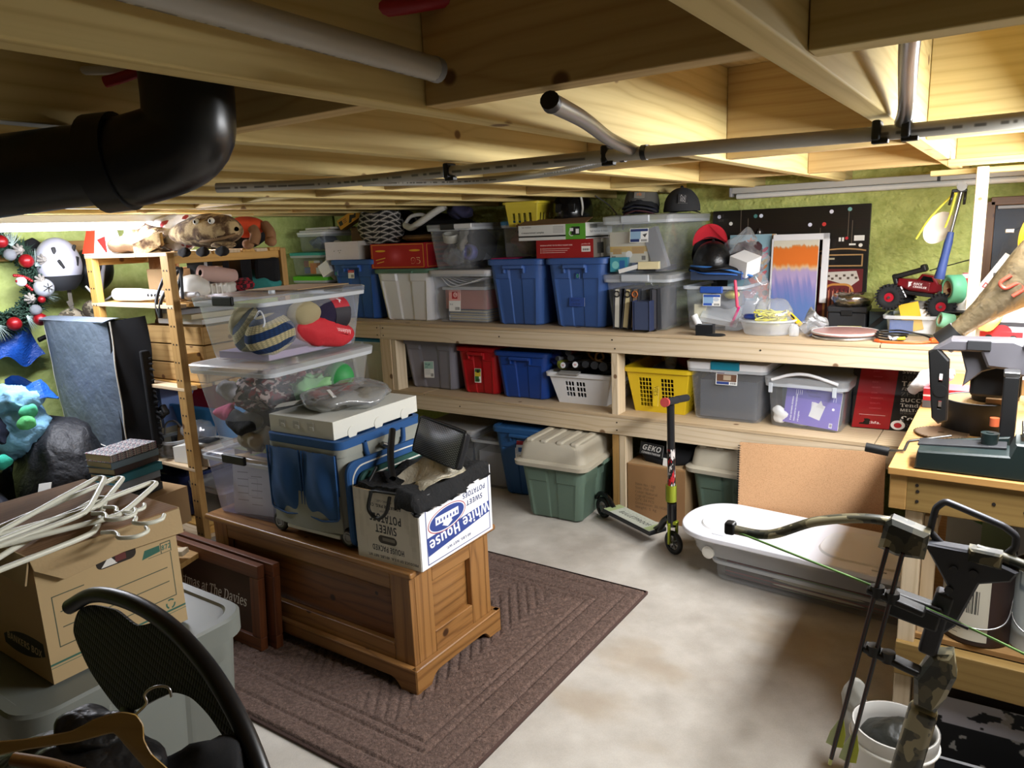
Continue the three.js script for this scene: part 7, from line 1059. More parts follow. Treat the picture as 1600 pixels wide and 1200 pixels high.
{ // garment bag with a dark gusset
  const t = thing('garment_bag', 'big grey cloth case with a black gusset hanging before the pine unit', 'bag', [-3.68, 0.585, -1.735], 3);
  const grey = S({ color: 0x66717f, roughness: 0.55, bumpMap: crumpleT, bumpScale: 0.0025 });
  const fc = (u, v) => { const w = 0.56 - 0.07 * Math.pow(1 - v, 2); return [(u - 0.5) * w + 0.02 * (1 - v), v * 0.545 - 0.05 * u * (1 - v) * 1.3, 0.05 + 0.016 * (fbm(u * 4, v * 3, 9, 0, 0, 3) - 0.5) - 0.03 * Math.pow(Math.abs(u - 0.5) * 2, 6)]; };
  mesh('front_cloth', metric(sheet(fc, 40, 40, 0.008), 'y'), grey, t);
  mesh('side_gusset', metric(sheet((u, v) => [0.25 + 0.018 * (v) + u * 0.09 + 0.012 * Math.sin(v * 9 + u * 7), v * 0.54 - 0.05 * (1 - v) + 0.02 * u, 0.028 - u * 0.14], 24, 30, 0.012), 'y'), M.blackCloth, t);
  mesh('back_panel', box(0.54, 0.52, 0.02, 0.008, 0.0, 0.28, -0.07), M.blackCloth, t);
  const bp = []; for (let i = 0; i <= 10; i++) bp.push(fc(0, 1 - i / 10)); for (let i = 1; i < 10; i++) bp.push(fc(i / 10, 0)); for (let i = 0; i <= 10; i++) bp.push(fc(1, i / 10)); mesh('binding', tube(bp, 0.0035, 150, 6), M.offwhite, t);
  mesh('top_flap', sheet((u, v) => [(u - 0.5) * 0.56, 0.545 + 0.012 * Math.sin(v * 3.1), 0.05 - v * 0.13], 20, 8, 0.006), grey, t);
  const fr = []; for (let i = 0; i < 16; i++) fr.push(at(new THREE.ConeGeometry(0.012, 0.045, 6), 0.36 + (i % 3) * 0.004, 0.36 - i * 0.026, -0.1, 0, 0, -70 - (i % 4) * 16)); mesh('torn_fringe', [...fr, box(0.02, 0.46, 0.05, 0.008, 0.345, 0.17, -0.09)], M.blackCloth, t);
}
// ---------- left wall: wreath, helmets, bags ----------
{
  const t = thing('wreath', 'green pine wreath with red and silver baubles on the green wall', 'wreath', [-4.1, 1.315, -1.545]), Rw = 0.185;
  const nd = []; for (let i = 0; i < 3400; i++) { const a = rnd() * 6.2832, b = rnd() * 6.2832, c = rr(0.35, 1.5), g = new THREE.ConeGeometry(0.0045, rr(0.05, 0.085), 4); g.translate(0, 0.03, 0); g.rotateZ(c); g.rotateY(b); g.rotateX(a); g.translate(0.05 + Math.cos(b) * 0.035 * c, Math.cos(a) * (Rw + rr(-0.045, 0.045)), Math.sin(a) * (Rw + rr(-0.045, 0.045))); nd.push(g); }
  mesh('foliage', nd, S({ color: 0x243f30, roughness: 0.9 }), t);
  const fr = []; for (let k = 0; k < 9; k++) { const a = k / 9 * 6.2832 + 0.2; for (let i = 0; i < 26; i++) { const g = new THREE.ConeGeometry(0.0018, 0.09, 4); g.translate(0, 0.045, 0); g.rotateX(rr(-0.9, 0.9) + a + 0.5); g.rotateZ(rr(-0.4, 0.4)); g.translate(0.09, Math.cos(a) * (Rw + 0.01), Math.sin(a) * (Rw + 0.01)); fr.push(g); } } mesh('frosted_foliage', fr, S({ color: 0x9fb0aa, roughness: 0.9 }), t);
  const ball = (a, r, R0, m, nm) => { const o = mesh(nm, at(new THREE.SphereGeometry(R0, 24, 18), 0.105, Math.cos(a) * r, -Math.sin(a) * r), m, t); return o; };
  const rd = S({ color: 0x8e1018, roughness: 0.35, metalness: 0.3 }), sv = S({ color: 0x8c9096, roughness: 0.5, metalness: 0.4, bumpMap: fleckT, bumpScale: 0.003 });
  ball(0.22, 0.2, 0.03, rd, 'red_bauble'); ball(0.95, 0.17, 0.033, rd, 'red_bauble'); ball(2.05, 0.2, 0.018, rd, 'red_bauble'); ball(2.45, 0.245, 0.031, rd, 'red_bauble'); ball(2.95, 0.2, 0.033, rd, 'red_bauble');
  ball(0.5, 0.15, 0.028, sv, 'silver_bauble'); ball(1.55, 0.1, 0.024, M.white, 'silver_bauble'); ball(2.35, 0.2, 0.027, sv, 'silver_bauble');
  const sn = ball(1.75, 0.2, 0.046, S({ color: 0xa3a7ae, roughness: 0.5 }), 'snowflake_bauble'), fl = []; for (let i = 0; i < 6; i++) { const g = box(0.003, 0.05, 0.006, 0.001, 0, 0.0, 0).rotateX(i * 1.0472); fl.push(g); } const m = mesh('snowflake', fl, M.white, sn); m.position.set(0.152, Math.cos(1.75) * 0.2, -Math.sin(1.75) * 0.2);
  const cone = (a, r) => { const g = []; for (let j = 0; j < 5; j++) for (let i = 0; i < 7; i++) g.push(at(new THREE.SphereGeometry(0.007, 6, 5), 0.105 + 0.006 * j, Math.cos(a) * r + Math.cos(i * 0.9 + j) * (0.022 - j * 0.004), -Math.sin(a) * r + Math.sin(i * 0.9 + j) * (0.022 - j * 0.004))); mesh('pine_cone', g, S({ color: 0x8a857e, roughness: 0.9 }), t); }; [[0.62, 0.19], [1.12, 0.235], [1.38, 0.255], [1.55, 0.185], [2.15, 0.15]].forEach((c) => cone(...c));
  for (const [a, b] of [[1.15, 1.6], [1.5, 1.9]]) mesh('berry_string', [...Array(9)].map((_, i) => at(new THREE.SphereGeometry(0.008, 8, 6), 0.11, Math.cos(a + (b - a) * i / 9) * (0.08 + i * 0.008), -Math.sin(a + (b - a) * i / 9) * (0.08 + i * 0.008))), rd, t);
}
structure('trim_1', at(wood(0.02, 0.09, 1.1, 'z'), -4.17, 1.46, -2.0), M.pineOld);
{
  const sh = S({ color: 0xb7b7c4, roughness: 0.4 }), t = thing('bike_helmet', 'pale grey bicycle helmet with black vents hanging on the wall', 'helmet', [-4.03, 1.39, -1.845], 0);
  const dome = lumpy(smooth(at(new THREE.SphereGeometry(1, 40, 24), 0, 0, 0, 0, 0, 0, [0.1, 0.135, 0.105])), 0.004, 8, 3); mesh('shell', dome, sh, t);
  for (const [y, z, r, w] of [[0.06, 0.045, 8, 0.02], [0.07, -0.05, -24, 0.018], [0.0, 0.03, 28, 0.018], [0.01, -0.05, -12, 0.018], [-0.075, 0.035, 0, 0.016], [-0.08, 0.0, 0, 0.016], [-0.075, -0.035, 0, 0.016]]) mesh('vent', box(0.012, y < -0.05 ? 0.022 : 0.05, w, 0.006, Math.sqrt(Math.max(0.0004, 1 - (y / 0.135) ** 2 - (z / 0.105) ** 2)) * 0.1 - 0.003, y, z, r), M.black, t);
  mesh('rim_band', at(smooth(at(new THREE.SphereGeometry(1, 32, 12, 0, 6.2832, 1.9, 0.7), 0, 0, 0, 0, 0, 0, [0.104, 0.14, 0.109])), 0, -0.012, 0), M.dark, t);
  mesh('strap', [box(0.004, 0.1, 0.02, 0.001, 0.02, -0.18, -0.02), box(0.006, 0.03, 0.028, 0.002, 0.022, -0.2, -0.015, 20)], S({ color: 0x5b564c, roughness: 0.9 }), t); mesh('clip', at(new THREE.TorusGeometry(0.014, 0.003, 6, 18), 0.02, -0.255, -0.02, 0, 90), M.steelDark, t);
  const b = thing('bike_helmet', 'black helmet half hidden behind the pale grey one', 'helmet', [-4.06, 1.35, -2.03], 0); mesh('shell', lumpy(smooth(at(new THREE.SphereGeometry(1, 30, 18), 0, 0, 0, 0, 0, 0, [0.09, 0.12, 0.1])), 0.01, 12, 5), M.black, b); mesh('visor', box(0.06, 0.02, 0.1, 0.006, 0.06, 0.08, -0.02, 0, 0, -20), M.offwhite, b); mesh('strap', tube([[0.05, -0.08, 0.08], [0.07, -0.16, 0.02], [0.06, -0.12, -0.08]], 0.006, 30, 6), M.white, b);
  solo('sling_strap', 'long pale grey strap slanting from the helmets to the grey case', 'strap', tube([[-3.98, 1.44, -2.06], [-3.97, 1.3, -2.02], [-3.95, 1.16, -1.98]], 0.012, 20, 4), S({ color: 0x9d9da6, roughness: 0.8 }));
  solo('black_pouch', 'black cloth pouch hanging on the board beside the helmet', 'pouch', blob(0.03, 0.06, 0.05, 0.015, 18, 167, 20), M.blackCloth, [-4.12, 1.47, -1.78]);
  const camo = dataTex(128, 128, (u, v) => { const a = fbm(u * 6, v * 6, 3, 6, 6, 3), b2 = fbm(u * 6, v * 6, 9, 6, 6, 3); return a > 0.58 ? [70, 62, 48] : b2 > 0.56 ? [150, 140, 120] : a < 0.42 ? [48, 50, 40] : [112, 104, 84]; }, { rep: [6, 6] }), cm = S({ map: camo, roughness: 0.9 });
  const p = thing('camo_pack', 'camouflage pack with pink piping hanging on the wall', 'bag', [-4.04, 1.03, -1.87], 0); mesh('bag_body', metric(blob(0.07, 0.14, 0.1, 0.03, 10, 171, 26), 'y'), cm, p); mesh('piping', [tube([[0.06, 0.08, 0.09], [0.09, 0.05, 0.02], [0.08, -0.03, 0.06], [0.07, -0.07, 0.1]], 0.005, 30, 6), tube([[0.06, 0.0, 0.14], [0.08, -0.05, 0.1], [0.08, -0.09, 0.04]], 0.005, 24, 6)], col(0xcf8f9a, 0.7), p);
  const q = solo('camo_pouch', 'small camouflage pouch with pink trim above the grey case', 'pouch', metric(blob(0.04, 0.055, 0.045, 0.012, 18, 173, 20), 'y'), cm, [-3.98, 1.15, -1.95]);
  solo('walking_stick', 'black walking stick leaning on the wall beside the grey case', 'stick', tube([[-4.05, 1.02, -1.70], [-4.05, 1.03, -1.75], [-4.03, 0.98, -1.785], [-3.98, 0.6, -1.86]], 0.012, 40, 10), M.black);
  solo('blue_bag', 'bright blue plastic bag hanging below the wreath', 'bag', sheet((u, v) => [-4.1 + 0.02 * Math.sin(u * 9 + v * 4), 1.13 - v * (0.19 + 0.03 * Math.sin(u * 11)) - 0.03 * u, -1.42 - u * (0.26 + 0.06 * v)], 40, 24, 0.004), S({ color: 0x1d4fa8, roughness: 0.3, bumpMap: crumpleT, bumpScale: 0.003 }));
}
{ // plush in a blue net bag, black bags on the floor
  const black = (l, x, y, z, a, b, c, s, m = M.blackCloth) => solo('duffel_bag', l, 'bag', blob(a, b, c, 0.06, 6, s, 40), m, [x, y, z]);
  const nylon = S({ color: 0x17181d, roughness: 0.6, bumpMap: crumpleT, bumpScale: 0.0045 });
  black('slumped black nylon bag beside the book pile', -3.55, 0.38, -1.50, 0.26, 0.36, 0.17, 175, nylon); black('dark slate bag with grey piping nearest the hangers', -3.62, 0.24, -1.10, 0.3, 0.27, 0.2, 177, S({ color: 0x1c1f2b, roughness: 0.6, bumpMap: crumpleT, bumpScale: 0.0036 }));
  black('black bag lying behind the slate one by the wall', -3.95, 0.25, -1.42, 0.2, 0.25, 0.2, 179, nylon);
  solo('bag_piping', 'pale piping line over the slate bag', 'piping', tube([[-3.72, 0.46, -0.96], [-3.5, 0.48, -0.98], [-3.4, 0.4, -1.0], [-3.36, 0.26, -0.98]], 0.005, 30, 6), M.grey);
  solo('blue_mat', 'rolled royal blue mat edge by the slate bag', 'mat', tube([[-3.3, 0.33, -0.9], [-3.2, 0.36, -0.92], [-3.1, 0.32, -0.98]], 0.03, 30, 12), col(0x1f56b0, 0.6));
  for (const [x, y, z, r] of [[-3.33, 0.46, -1.32, 20]]) solo('white_tag', 'small white tag on the black nylon bag', 'tag', lumpy(box(0.06, 0.07, 0.004, 0.001), 0.006, 30, 3), M.paper, [x, y, z], [-30, r, 20]);
  const t = thing('plush_toy', 'light blue fluffy plush with dark spots in a blue net bag', 'plush toy', [-3.72, 0.72, -1.39], 8);
  const fl = S({ color: 0x84b8d8, roughness: 1, bumpMap: crumpleT, bumpScale: 0.0036 }), ndp = (g, n, s, len) => { const out = [g]; return out; };
  mesh('body', lumpy(at(blob(0.2, 0.15, 0.15, 0.03, 14, 181, 44), 0, -0.03, 0.02), 0.008, 60, 3), fl, t); mesh('head', lumpy(at(blob(0.12, 0.06, 0.1, 0.03, 16, 183, 32), 0.09, 0.1, 0.03), 0.006, 60, 4), fl, t);
  mesh('dark_patch', at(blob(0.11, 0.05, 0.06, 0.03, 18, 185, 28), -0.08, 0.085, 0.1), S({ color: 0x131a2e, roughness: 1 }), t); mesh('dark_patch', at(blob(0.03, 0.1, 0.04, 0.02, 24, 186, 24), 0.11, 0.02, 0.13, 0, 0, 38), S({ color: 0x131a2e, roughness: 1 }), t);
  const net = S({ color: 0x1f62c4, roughness: 0.4, bumpMap: crumpleT, bumpScale: 0.003 });
  solo('net_bag', 'blue shiny bag mouth gathered over the light blue plush', 'bag', lumpy(sheet((u, v) => { const a = u * 3.6 - 0.5; return [-3.73 + Math.cos(a) * (0.2 - v * 0.05), 0.8 + v * 0.07 + 0.025 * Math.sin(u * 9), -1.46 + Math.sin(a) * -(0.12 - v * 0.05)]; }, 40, 14, 0.004), 0.015, 18, 187), net);
  const cs = [0x4fb98c, 0x63c47a, 0xb9c78a, 0xcaa977, 0x35b39a, 0x8aa0a6, 0xa3c45a, 0x4aa6b8];
  [[-3.44, 0.79, -1.36], [-3.43, 0.745, -1.34], [-3.62, 0.565, -1.24], [-3.56, 0.585, -1.23], [-3.48, 0.59, -1.24], [-3.70, 0.575, -1.24], [-3.58, 0.54, -1.22], [-3.66, 0.60, -1.23]].forEach((p, i) => solo('plush_shell', ['mint plush ball beside the blue bag mouth', 'small green plush ball under the mint one', 'bright green plush piece under the blue plush', 'lime plush piece under the blue plush', 'tan and teal plush piece at the bottom of the net', 'grey-green plush ball at the bottom of the net', 'yellow-green plush piece lowest in the net', 'blue-green plush piece low at the wall side of the net'][i], 'plush toy', blob(0.035, 0.032, 0.035, 0.01, 30, 190 + i, 20), S({ color: cs[i], roughness: 1, bumpMap: crumpleT, bumpScale: 0.0024 }), p));
}
// ---------- near the camera: tote, file box, hangers, chair ----------
{
  const t = tote('storage_tote', 'large grey-green tote under the cardboard file box', { w: 0.55, d: 0.50, h: 0.60, wb: 0.44, db: 0.42, mat: S({ color: 0x6c706a, roughness: 0.45 }), lidH: 0.05, handle: false, r: 0.07, panel: 0.5, step: 0.82 }, [-1.72, 0.002, -0.715], 0);
  const fm = stick(print(512, 440, (x, w, h) => {
    x.fillStyle = '#aa926a'; x.fillRect(0, 0, w, h); const ink = '#2c3a30', gr = '#2f5a4c';
    x.fillStyle = '#241c14'; x.beginPath(); x.moveTo(200, 92); x.quadraticCurveTo(196, 56, 226, 56); x.lineTo(322, 56); x.quadraticCurveTo(350, 58, 348, 92); x.quadraticCurveTo(346, 112, 320, 112); x.lineTo(228, 112); x.quadraticCurveTo(202, 112, 200, 92); x.fill(); x.fillStyle = '#cfccc6'; x.beginPath(); x.moveTo(216, 108); x.lineTo(250, 72); x.lineTo(276, 108); x.fill(); x.fillStyle = '#5a2a26'; x.fillRect(270, 70, 40, 34);
    x.strokeStyle = ink; x.lineWidth = 3; x.strokeRect(40, 140, 440, 180); x.fillStyle = '#aa926a'; x.fillRect(150, 128, 240, 24); for (const y of [200, 256]) { x.beginPath(); x.moveTo(60, y); x.lineTo(460, y); x.stroke(); }
    x.fillStyle = gr; x.beginPath(); x.moveTo(366, 136); x.lineTo(380, 104); x.lineTo(440, 104); x.lineTo(440, 128); x.lineTo(366, 136); x.fill(); x.strokeRect(444, 100, 40, 40); txt(x, '872', 446, 118, 27, gr, 'sans-serif', { bold: 1, sx: 0.9 }); x.fillStyle = '#aa926a'; x.fillRect(384, 140, 100, 3);
    x.strokeStyle = gr; x.lineWidth = 7; x.beginPath(); x.moveTo(0, 372); x.lineTo(w, 372); x.stroke(); x.lineWidth = 2; x.beginPath(); x.moveTo(0, 384); x.lineTo(w, 384); x.stroke();
    x.lineWidth = 6; for (let k = 0; k < 3; k++) { x.beginPath(); x.arc(452, 346, 17, k * 2.1, k * 2.1 + 1.4); x.stroke(); }
  }), 0.9), lf = stick(print(512, 340, (x, w, h) => { x.fillStyle = '#a98a60'; x.fillRect(0, 0, w, h); x.fillStyle = '#241f1a'; x.beginPath(); x.moveTo(250, 270); x.quadraticCurveTo(350, 220, 490, 232); x.lineTo(490, 268); x.quadraticCurveTo(360, 320, 250, 296); x.fill(); txt(x, 'BANKERS BOX', 268, 266, 30, '#b9a27e', 'sans-serif', { bold: 1, it: 1 }); }), 0.9);
  const bx = thing('file_box', 'brown cardboard file box numbered 872 with a lifted lid, on the grey tote', 'box', [-1.728, 0.602, -0.708], 0), cd = S({ color: 0xa68e68, roughness: 0.92, bumpMap: fleckT, bumpScale: 0.0004 });
  mesh('carton_body', new THREE.BoxGeometry(0.40, 0.262, 0.292), [fm, cd, cd, cd, lf, cd], bx).position.y = 0.132;
  const lid = thing2('lid', bx); mesh('lid_panel', metric(box(0.42, 0.006, 0.31, 0.002, 0, 0.273, 0), 'z'), S({ color: 0xa28668, roughness: 0.9, map: dataTex(64, 256, (u, v) => { const s = hash(v * 70 | 0, 1, 3); return mix3([226, 210, 196], [200, 180, 162], s); }, { rep: [1, 3] }) }), lid);
  mesh('lid_skirt', extrude([[-0.155, 0.274], [0.155, 0.274], [0.158, 0.215], [0.02, 0.222], [-0.1, 0.212], [-0.15, 0.25]], 0.004, 0.0008).rotateY(Math.PI / 2).translate(0.212, 0, 0), cd, lid); mesh('lid_skirt', box(0.004, 0.06, 0.31, 0.001, -0.21, 0.245, 0), cd, lid); mesh('lid_skirt', box(0.42, 0.06, 0.004, 0.001, 0, 0.245, -0.155), cd, lid); mesh('lid_skirt', box(0.42, 0.055, 0.004, 0.001, 0, 0.252, 0.16, -14), cd, lid);
}
function thing2(n, p) { const g = new THREE.Group(); g.name = partName(n, p); p.add(g); return g; }
{ // white plastic hangers heaped on the lid
  const hm = S({ color: 0xd6d6c6, roughness: 0.35 });
  const proto = thing('clothes_hanger', 'hanger', 'hanger', [0, 0, 0], 0, 'white plastic hangers on the file box');
  mesh('shoulder_bar', tube([[-0.2, 0, 0.012], [-0.208, 0, 0.002], [-0.2, 0, -0.01], [-0.12, 0, -0.05], [-0.04, 0, -0.088], [0, 0, -0.1], [0.04, 0, -0.088], [0.12, 0, -0.05], [0.2, 0, -0.01], [0.208, 0, 0.002], [0.2, 0, 0.012], [0.1, 0, 0.014], [0, 0, 0.014], [-0.1, 0, 0.014]], 0.006, 160, 8, true, 0.3), hm, proto);
  mesh('hook', tube([[0, 0, -0.12], [0, 0, -0.145], [0.012, 0, -0.16], [0.03, 0, -0.175], [0.026, 0, -0.205], [0, 0, -0.215], [-0.024, 0, -0.2]], 0.0045, 50, 8), hm, proto);
  const y = 0.888, L = [['white hanger lying lowest on the file box, nearest the camera', -1.60, 0.0, -0.62, -58, 0], ['white hanger lying nearest the dark bags', -1.72, 0.012, -0.70, -66, 2], ['white hanger pointing out beyond the back of the box', -1.63, 0.012, -0.71, -74, 2], ['white hanger topmost on the file box', -1.66, 0.026, -0.64, -62, -2]];
  L.forEach(([l, x, dy, z, r, tl], i) => { const o = i ? copyOf(proto, l, [x, y + dy, z], r) : proto; o.userData.label = l; o.position.set(x, y + dy, z); o.rotation.set(0, R(r), R(tl)); });
}
{ // the black round-backed chair; its back is a plane turned towards the camera's left
  const inv = (px, py) => 1 / (0.755 + 0.00056 * (px - 100) + 0.0002 * (py - 985)), q = (px, py, e = 0) => { const p = C3(px, py, inv(px, py)); return [p.x - nrm.x * e, p.y - nrm.y * e, p.z - nrm.z * e]; };
  const A = C3(100, 985, inv(100, 985)), B = C3(420, 1200, inv(420, 1200)), Cc = C3(180, 1110, inv(180, 1110)), nrm = B.clone().sub(A).cross(Cc.clone().sub(A)).normalize(); if (nrm.dot(camera.position.clone().sub(A)) < 0) nrm.negate();
  const bt = dataTex(256, 256, (u, v) => 255 * Math.pow(Math.abs(Math.sin(u * 3.1416 * 8 + Math.floor(v * 16) * 0.4)) * Math.abs(Math.sin(v * 3.1416 * 16)), 0.6), { srgb: false, rep: [12, 10] });
  const ribbed = S({ color: 0x121213, roughness: 0.55, bumpMap: bt, bumpScale: 0.0015 }), t = thing('folding_chair', 'black chair with a round perforated back near the camera', 'chair', [0, 0, 0]);
  const ring = [[172, 1106], [128, 1050], [103, 985], [112, 948], [146, 930], [196, 936], [262, 972], [322, 1034], [366, 1102], [398, 1170], [425, 1250], [446, 1340]];
  mesh('frame_rim', new THREE.TubeGeometry(new THREE.CatmullRomCurve3(ring.slice(3).map((p) => V(...q(p[0], p[1], -0.004)))), 80, 0.0135, 14), S({ color: 0x101012, roughness: 0.35 }), t);
  const inner = [[178, 1112], [134, 1052], [107, 990], [114, 956], [134, 946], [172, 954], [206, 978], [252, 972], [300, 1020], [342, 1078], [376, 1146], [402, 1220], [430, 1340], [392, 1340], [378, 1222], [352, 1172], [318, 1120], [290, 1092], [262, 1084], [232, 1096], [205, 1110]];
  const cv = new THREE.CatmullRomCurve3(inner.map((p) => V(p[0], -p[1], 0)), true, 'catmullrom', 0.35), outl = cv.getPoints(160).map((p) => [p.x, p.y]);
  const g = extrude(outl.slice(0, -1), 6, 0), ps = g.attributes.position; for (let i = 0; i < ps.count; i++) { const px = ps.getX(i), py = -ps.getY(i), d = q(px, py, 0.012 + (ps.getZ(i) > 0 ? -0.003 : 0.003)); ps.setXYZ(i, ...d); } g.computeVertexNormals(); mesh('perforated_back', metric(toCreasedNormals(g, 0.5), 'y'), ribbed, t);
  const c = q(300, 1300), d0 = q(430, 1300); mesh('seat', metric(blob(0.2, 0.03, 0.2, 0.004, 6, 201, 30), 'x').translate(-0.52, 0.44, -0.22), ribbed, t);
  for (const [a, b] of [[[-0.66, 0.44, -0.36], [-0.7, 0.0, -0.42]], [[-0.42, 0.44, -0.36], [-0.4, 0.0, -0.42]], [[-0.66, 0.44, -0.1], [-0.68, 0.0, -0.02]], [[-0.42, 0.44, -0.1], [-0.4, 0.0, -0.02]]]) mesh('leg', tube([a, b], 0.012, 4, 10), M.black, t);
  mesh('back_support', tube([q(446, 1340), [-0.44, 0.6, -0.34], [-0.42, 0.44, -0.34]], 0.012, 20, 10), M.black, t); mesh('back_support', tube([q(180, 1112, 0.02), [-0.72, 0.72, -0.36], [-0.66, 0.44, -0.36]], 0.012, 20, 10), M.black, t);
  // wooden hanger and dark clothes on the chair
  const D = 0.86, w3 = (px, py, dd = D) => { const p = C3(px, py, dd); return [p.x, p.y, p.z]; };
  const wh = thing('wooden_hanger', 'wooden coat hanger with a wire hook lying over black clothes', 'hanger', [0, 0, 0]);
  const arm = [[-40, 1162], [40, 1154], [110, 1142], [150, 1122], [188, 1112], [212, 1116], [224, 1132], [226, 1156], [238, 1178], [262, 1200], [300, 1240], [262, 1240], [226, 1200], [196, 1166], [176, 1146], [120, 1160], [40, 1172], [-40, 1188]];
  const c2 = new THREE.CatmullRomCurve3(arm.map((p) => V(p[0], -p[1], 0)), true, 'catmullrom', 0.25).getPoints(120).map((p) => [p.x, p.y]), g2 = extrude(c2.slice(0, -1), 14, 2), p2 = g2.attributes.position; for (let i = 0; i < p2.count; i++) { const z = p2.getZ(i); p2.setXYZ(i, ...w3(p2.getX(i), -p2.getY(i), D - z * 0.0009 - 0.0001 * p2.getX(i))); } g2.computeVertexNormals();
  mesh('shoulder_bar', metric(toCreasedNormals(g2, 0.6), 'x'), S({ map: pineT, color: 0xb89c62, roughness: 0.45 }), wh);
  mesh('hook', new THREE.TubeGeometry(new THREE.CatmullRomCurve3([[213, 1116], [229, 1098], [226, 1086], [236, 1076], [252, 1072], [264, 1076], [268, 1089]].map((p) => V(...w3(p[0], p[1], 0.87)))), 40, 0.0016, 8), M.steel, wh);
  solo('wooden_hanger', 'second wooden hanger glimpsed under the black clothes', 'hanger', new THREE.TubeGeometry(new THREE.CatmullRomCurve3([V(...w3(20, 1186, 0.9)), V(...w3(80, 1196, 0.9)), V(...w3(140, 1215, 0.9))]), 20, 0.008, 10), S({ map: pineT, color: 0x7a5a34, roughness: 0.5 }));
  const cl = (l, px, py, dd, a, b, c3, s, m) => { const o = solo('black_clothes', l, 'clothes', blob(a, b, c3, 0.03, 12, s, 34), m); o.position.set(...w3(px, py, dd)); return o; };
  const leather = S({ color: 0x0c0c0e, roughness: 0.45, bumpMap: crumpleT, bumpScale: 0.0036 });
  cl('black jacket heaped under the wooden hanger', 110, 1232, 0.98, 0.13, 0.06, 0.1, 203, leather); cl('ribbed black sleeve beside the wooden hanger hook', 140, 1128, 1.0, 0.05, 0.022, 0.04, 205, leather); cl('black sweater on the chair seat under the hanger', 290, 1262, 0.98, 0.09, 0.05, 0.1, 207, M.blackCloth);
}
// ---------- workbench ----------
{
  const t = thing('workbench', 'pine workbench with a plywood top and lower shelf beside the back shelving', 'workbench', [0, 0, 0]), x0 = -0.218, x1 = 1.3, z0 = -3.19, z1 = -1.9, shadedPine = S({ map: pineT, color: 0x9d875c, roughness: 0.7 });  // front apron and lower rail: pine tinted darker to stand for shade
  mesh('bench_top', at(wood(x1 - x0, 0.018, z1 - z0, 'x', 0.002), (x0 + x1) / 2, 0.851, (z0 + z1) / 2), S({ map: pineT, color: 0xd0a878, roughness: 0.6 }), t);
  mesh('apron', at(wood(x1 - x0 - 0.04, 0.089, 0.038, 'x'), (x0 + x1) / 2 + 0.02, 0.7975, z1 - 0.03), shadedPine, t); mesh('side_apron', at(wood(0.038, 0.089, z1 - z0 - 0.02, 'z'), x0 + 0.023, 0.7975, (z0 + z1) / 2), M.pineOld, t);
  for (const [x, z] of [[x0 + 0.06, z1 - 0.07], [x0 + 0.06, z0 + 0.1], [x1 - 0.1, z1 - 0.07], [x1 - 0.1, z0 + 0.1]]) mesh('leg', at(wood(0.038, 0.75, 0.089, 'y'), x, 0.375, z), M.pine, t);
  mesh('leg_facing', at(wood(0.03, 0.66, 0.02, 'y'), x0 + 0.095, 0.4, z1 - 0.07), M.pineB, t);
  mesh('lower_rail', at(wood(x1 - x0 - 0.08, 0.089, 0.038, 'x'), (x0 + x1) / 2, 0.36, z1 - 0.03), shadedPine, t); mesh('lower_shelf', at(wood(x1 - x0 - 0.1, 0.014, z1 - z0 - 0.1, 'x', 0.001), (x0 + x1) / 2 + 0.02, 0.412, (z0 + z1) / 2), M.plyEdge, t);
  for (const [x, y] of [[-0.155, 0.82], [-0.153, 0.805], [-0.153, 0.78], [0.0, 0.8], [0.06, 0.79]]) mesh('knot_plug', cyl(0.004, 0.004, 0.002, 10, x, y, z1 - 0.0105, 90), M.screw, t);
  solo('pine_block', 'short pine block with a drilled hole leaning behind the crossbow', 'block', wood(0.05, 0.16, 0.04, 'y'), M.pineB, [-0.215, 0.08, -1.96], [0, 20, 0]);
}
const BT = 0.861;
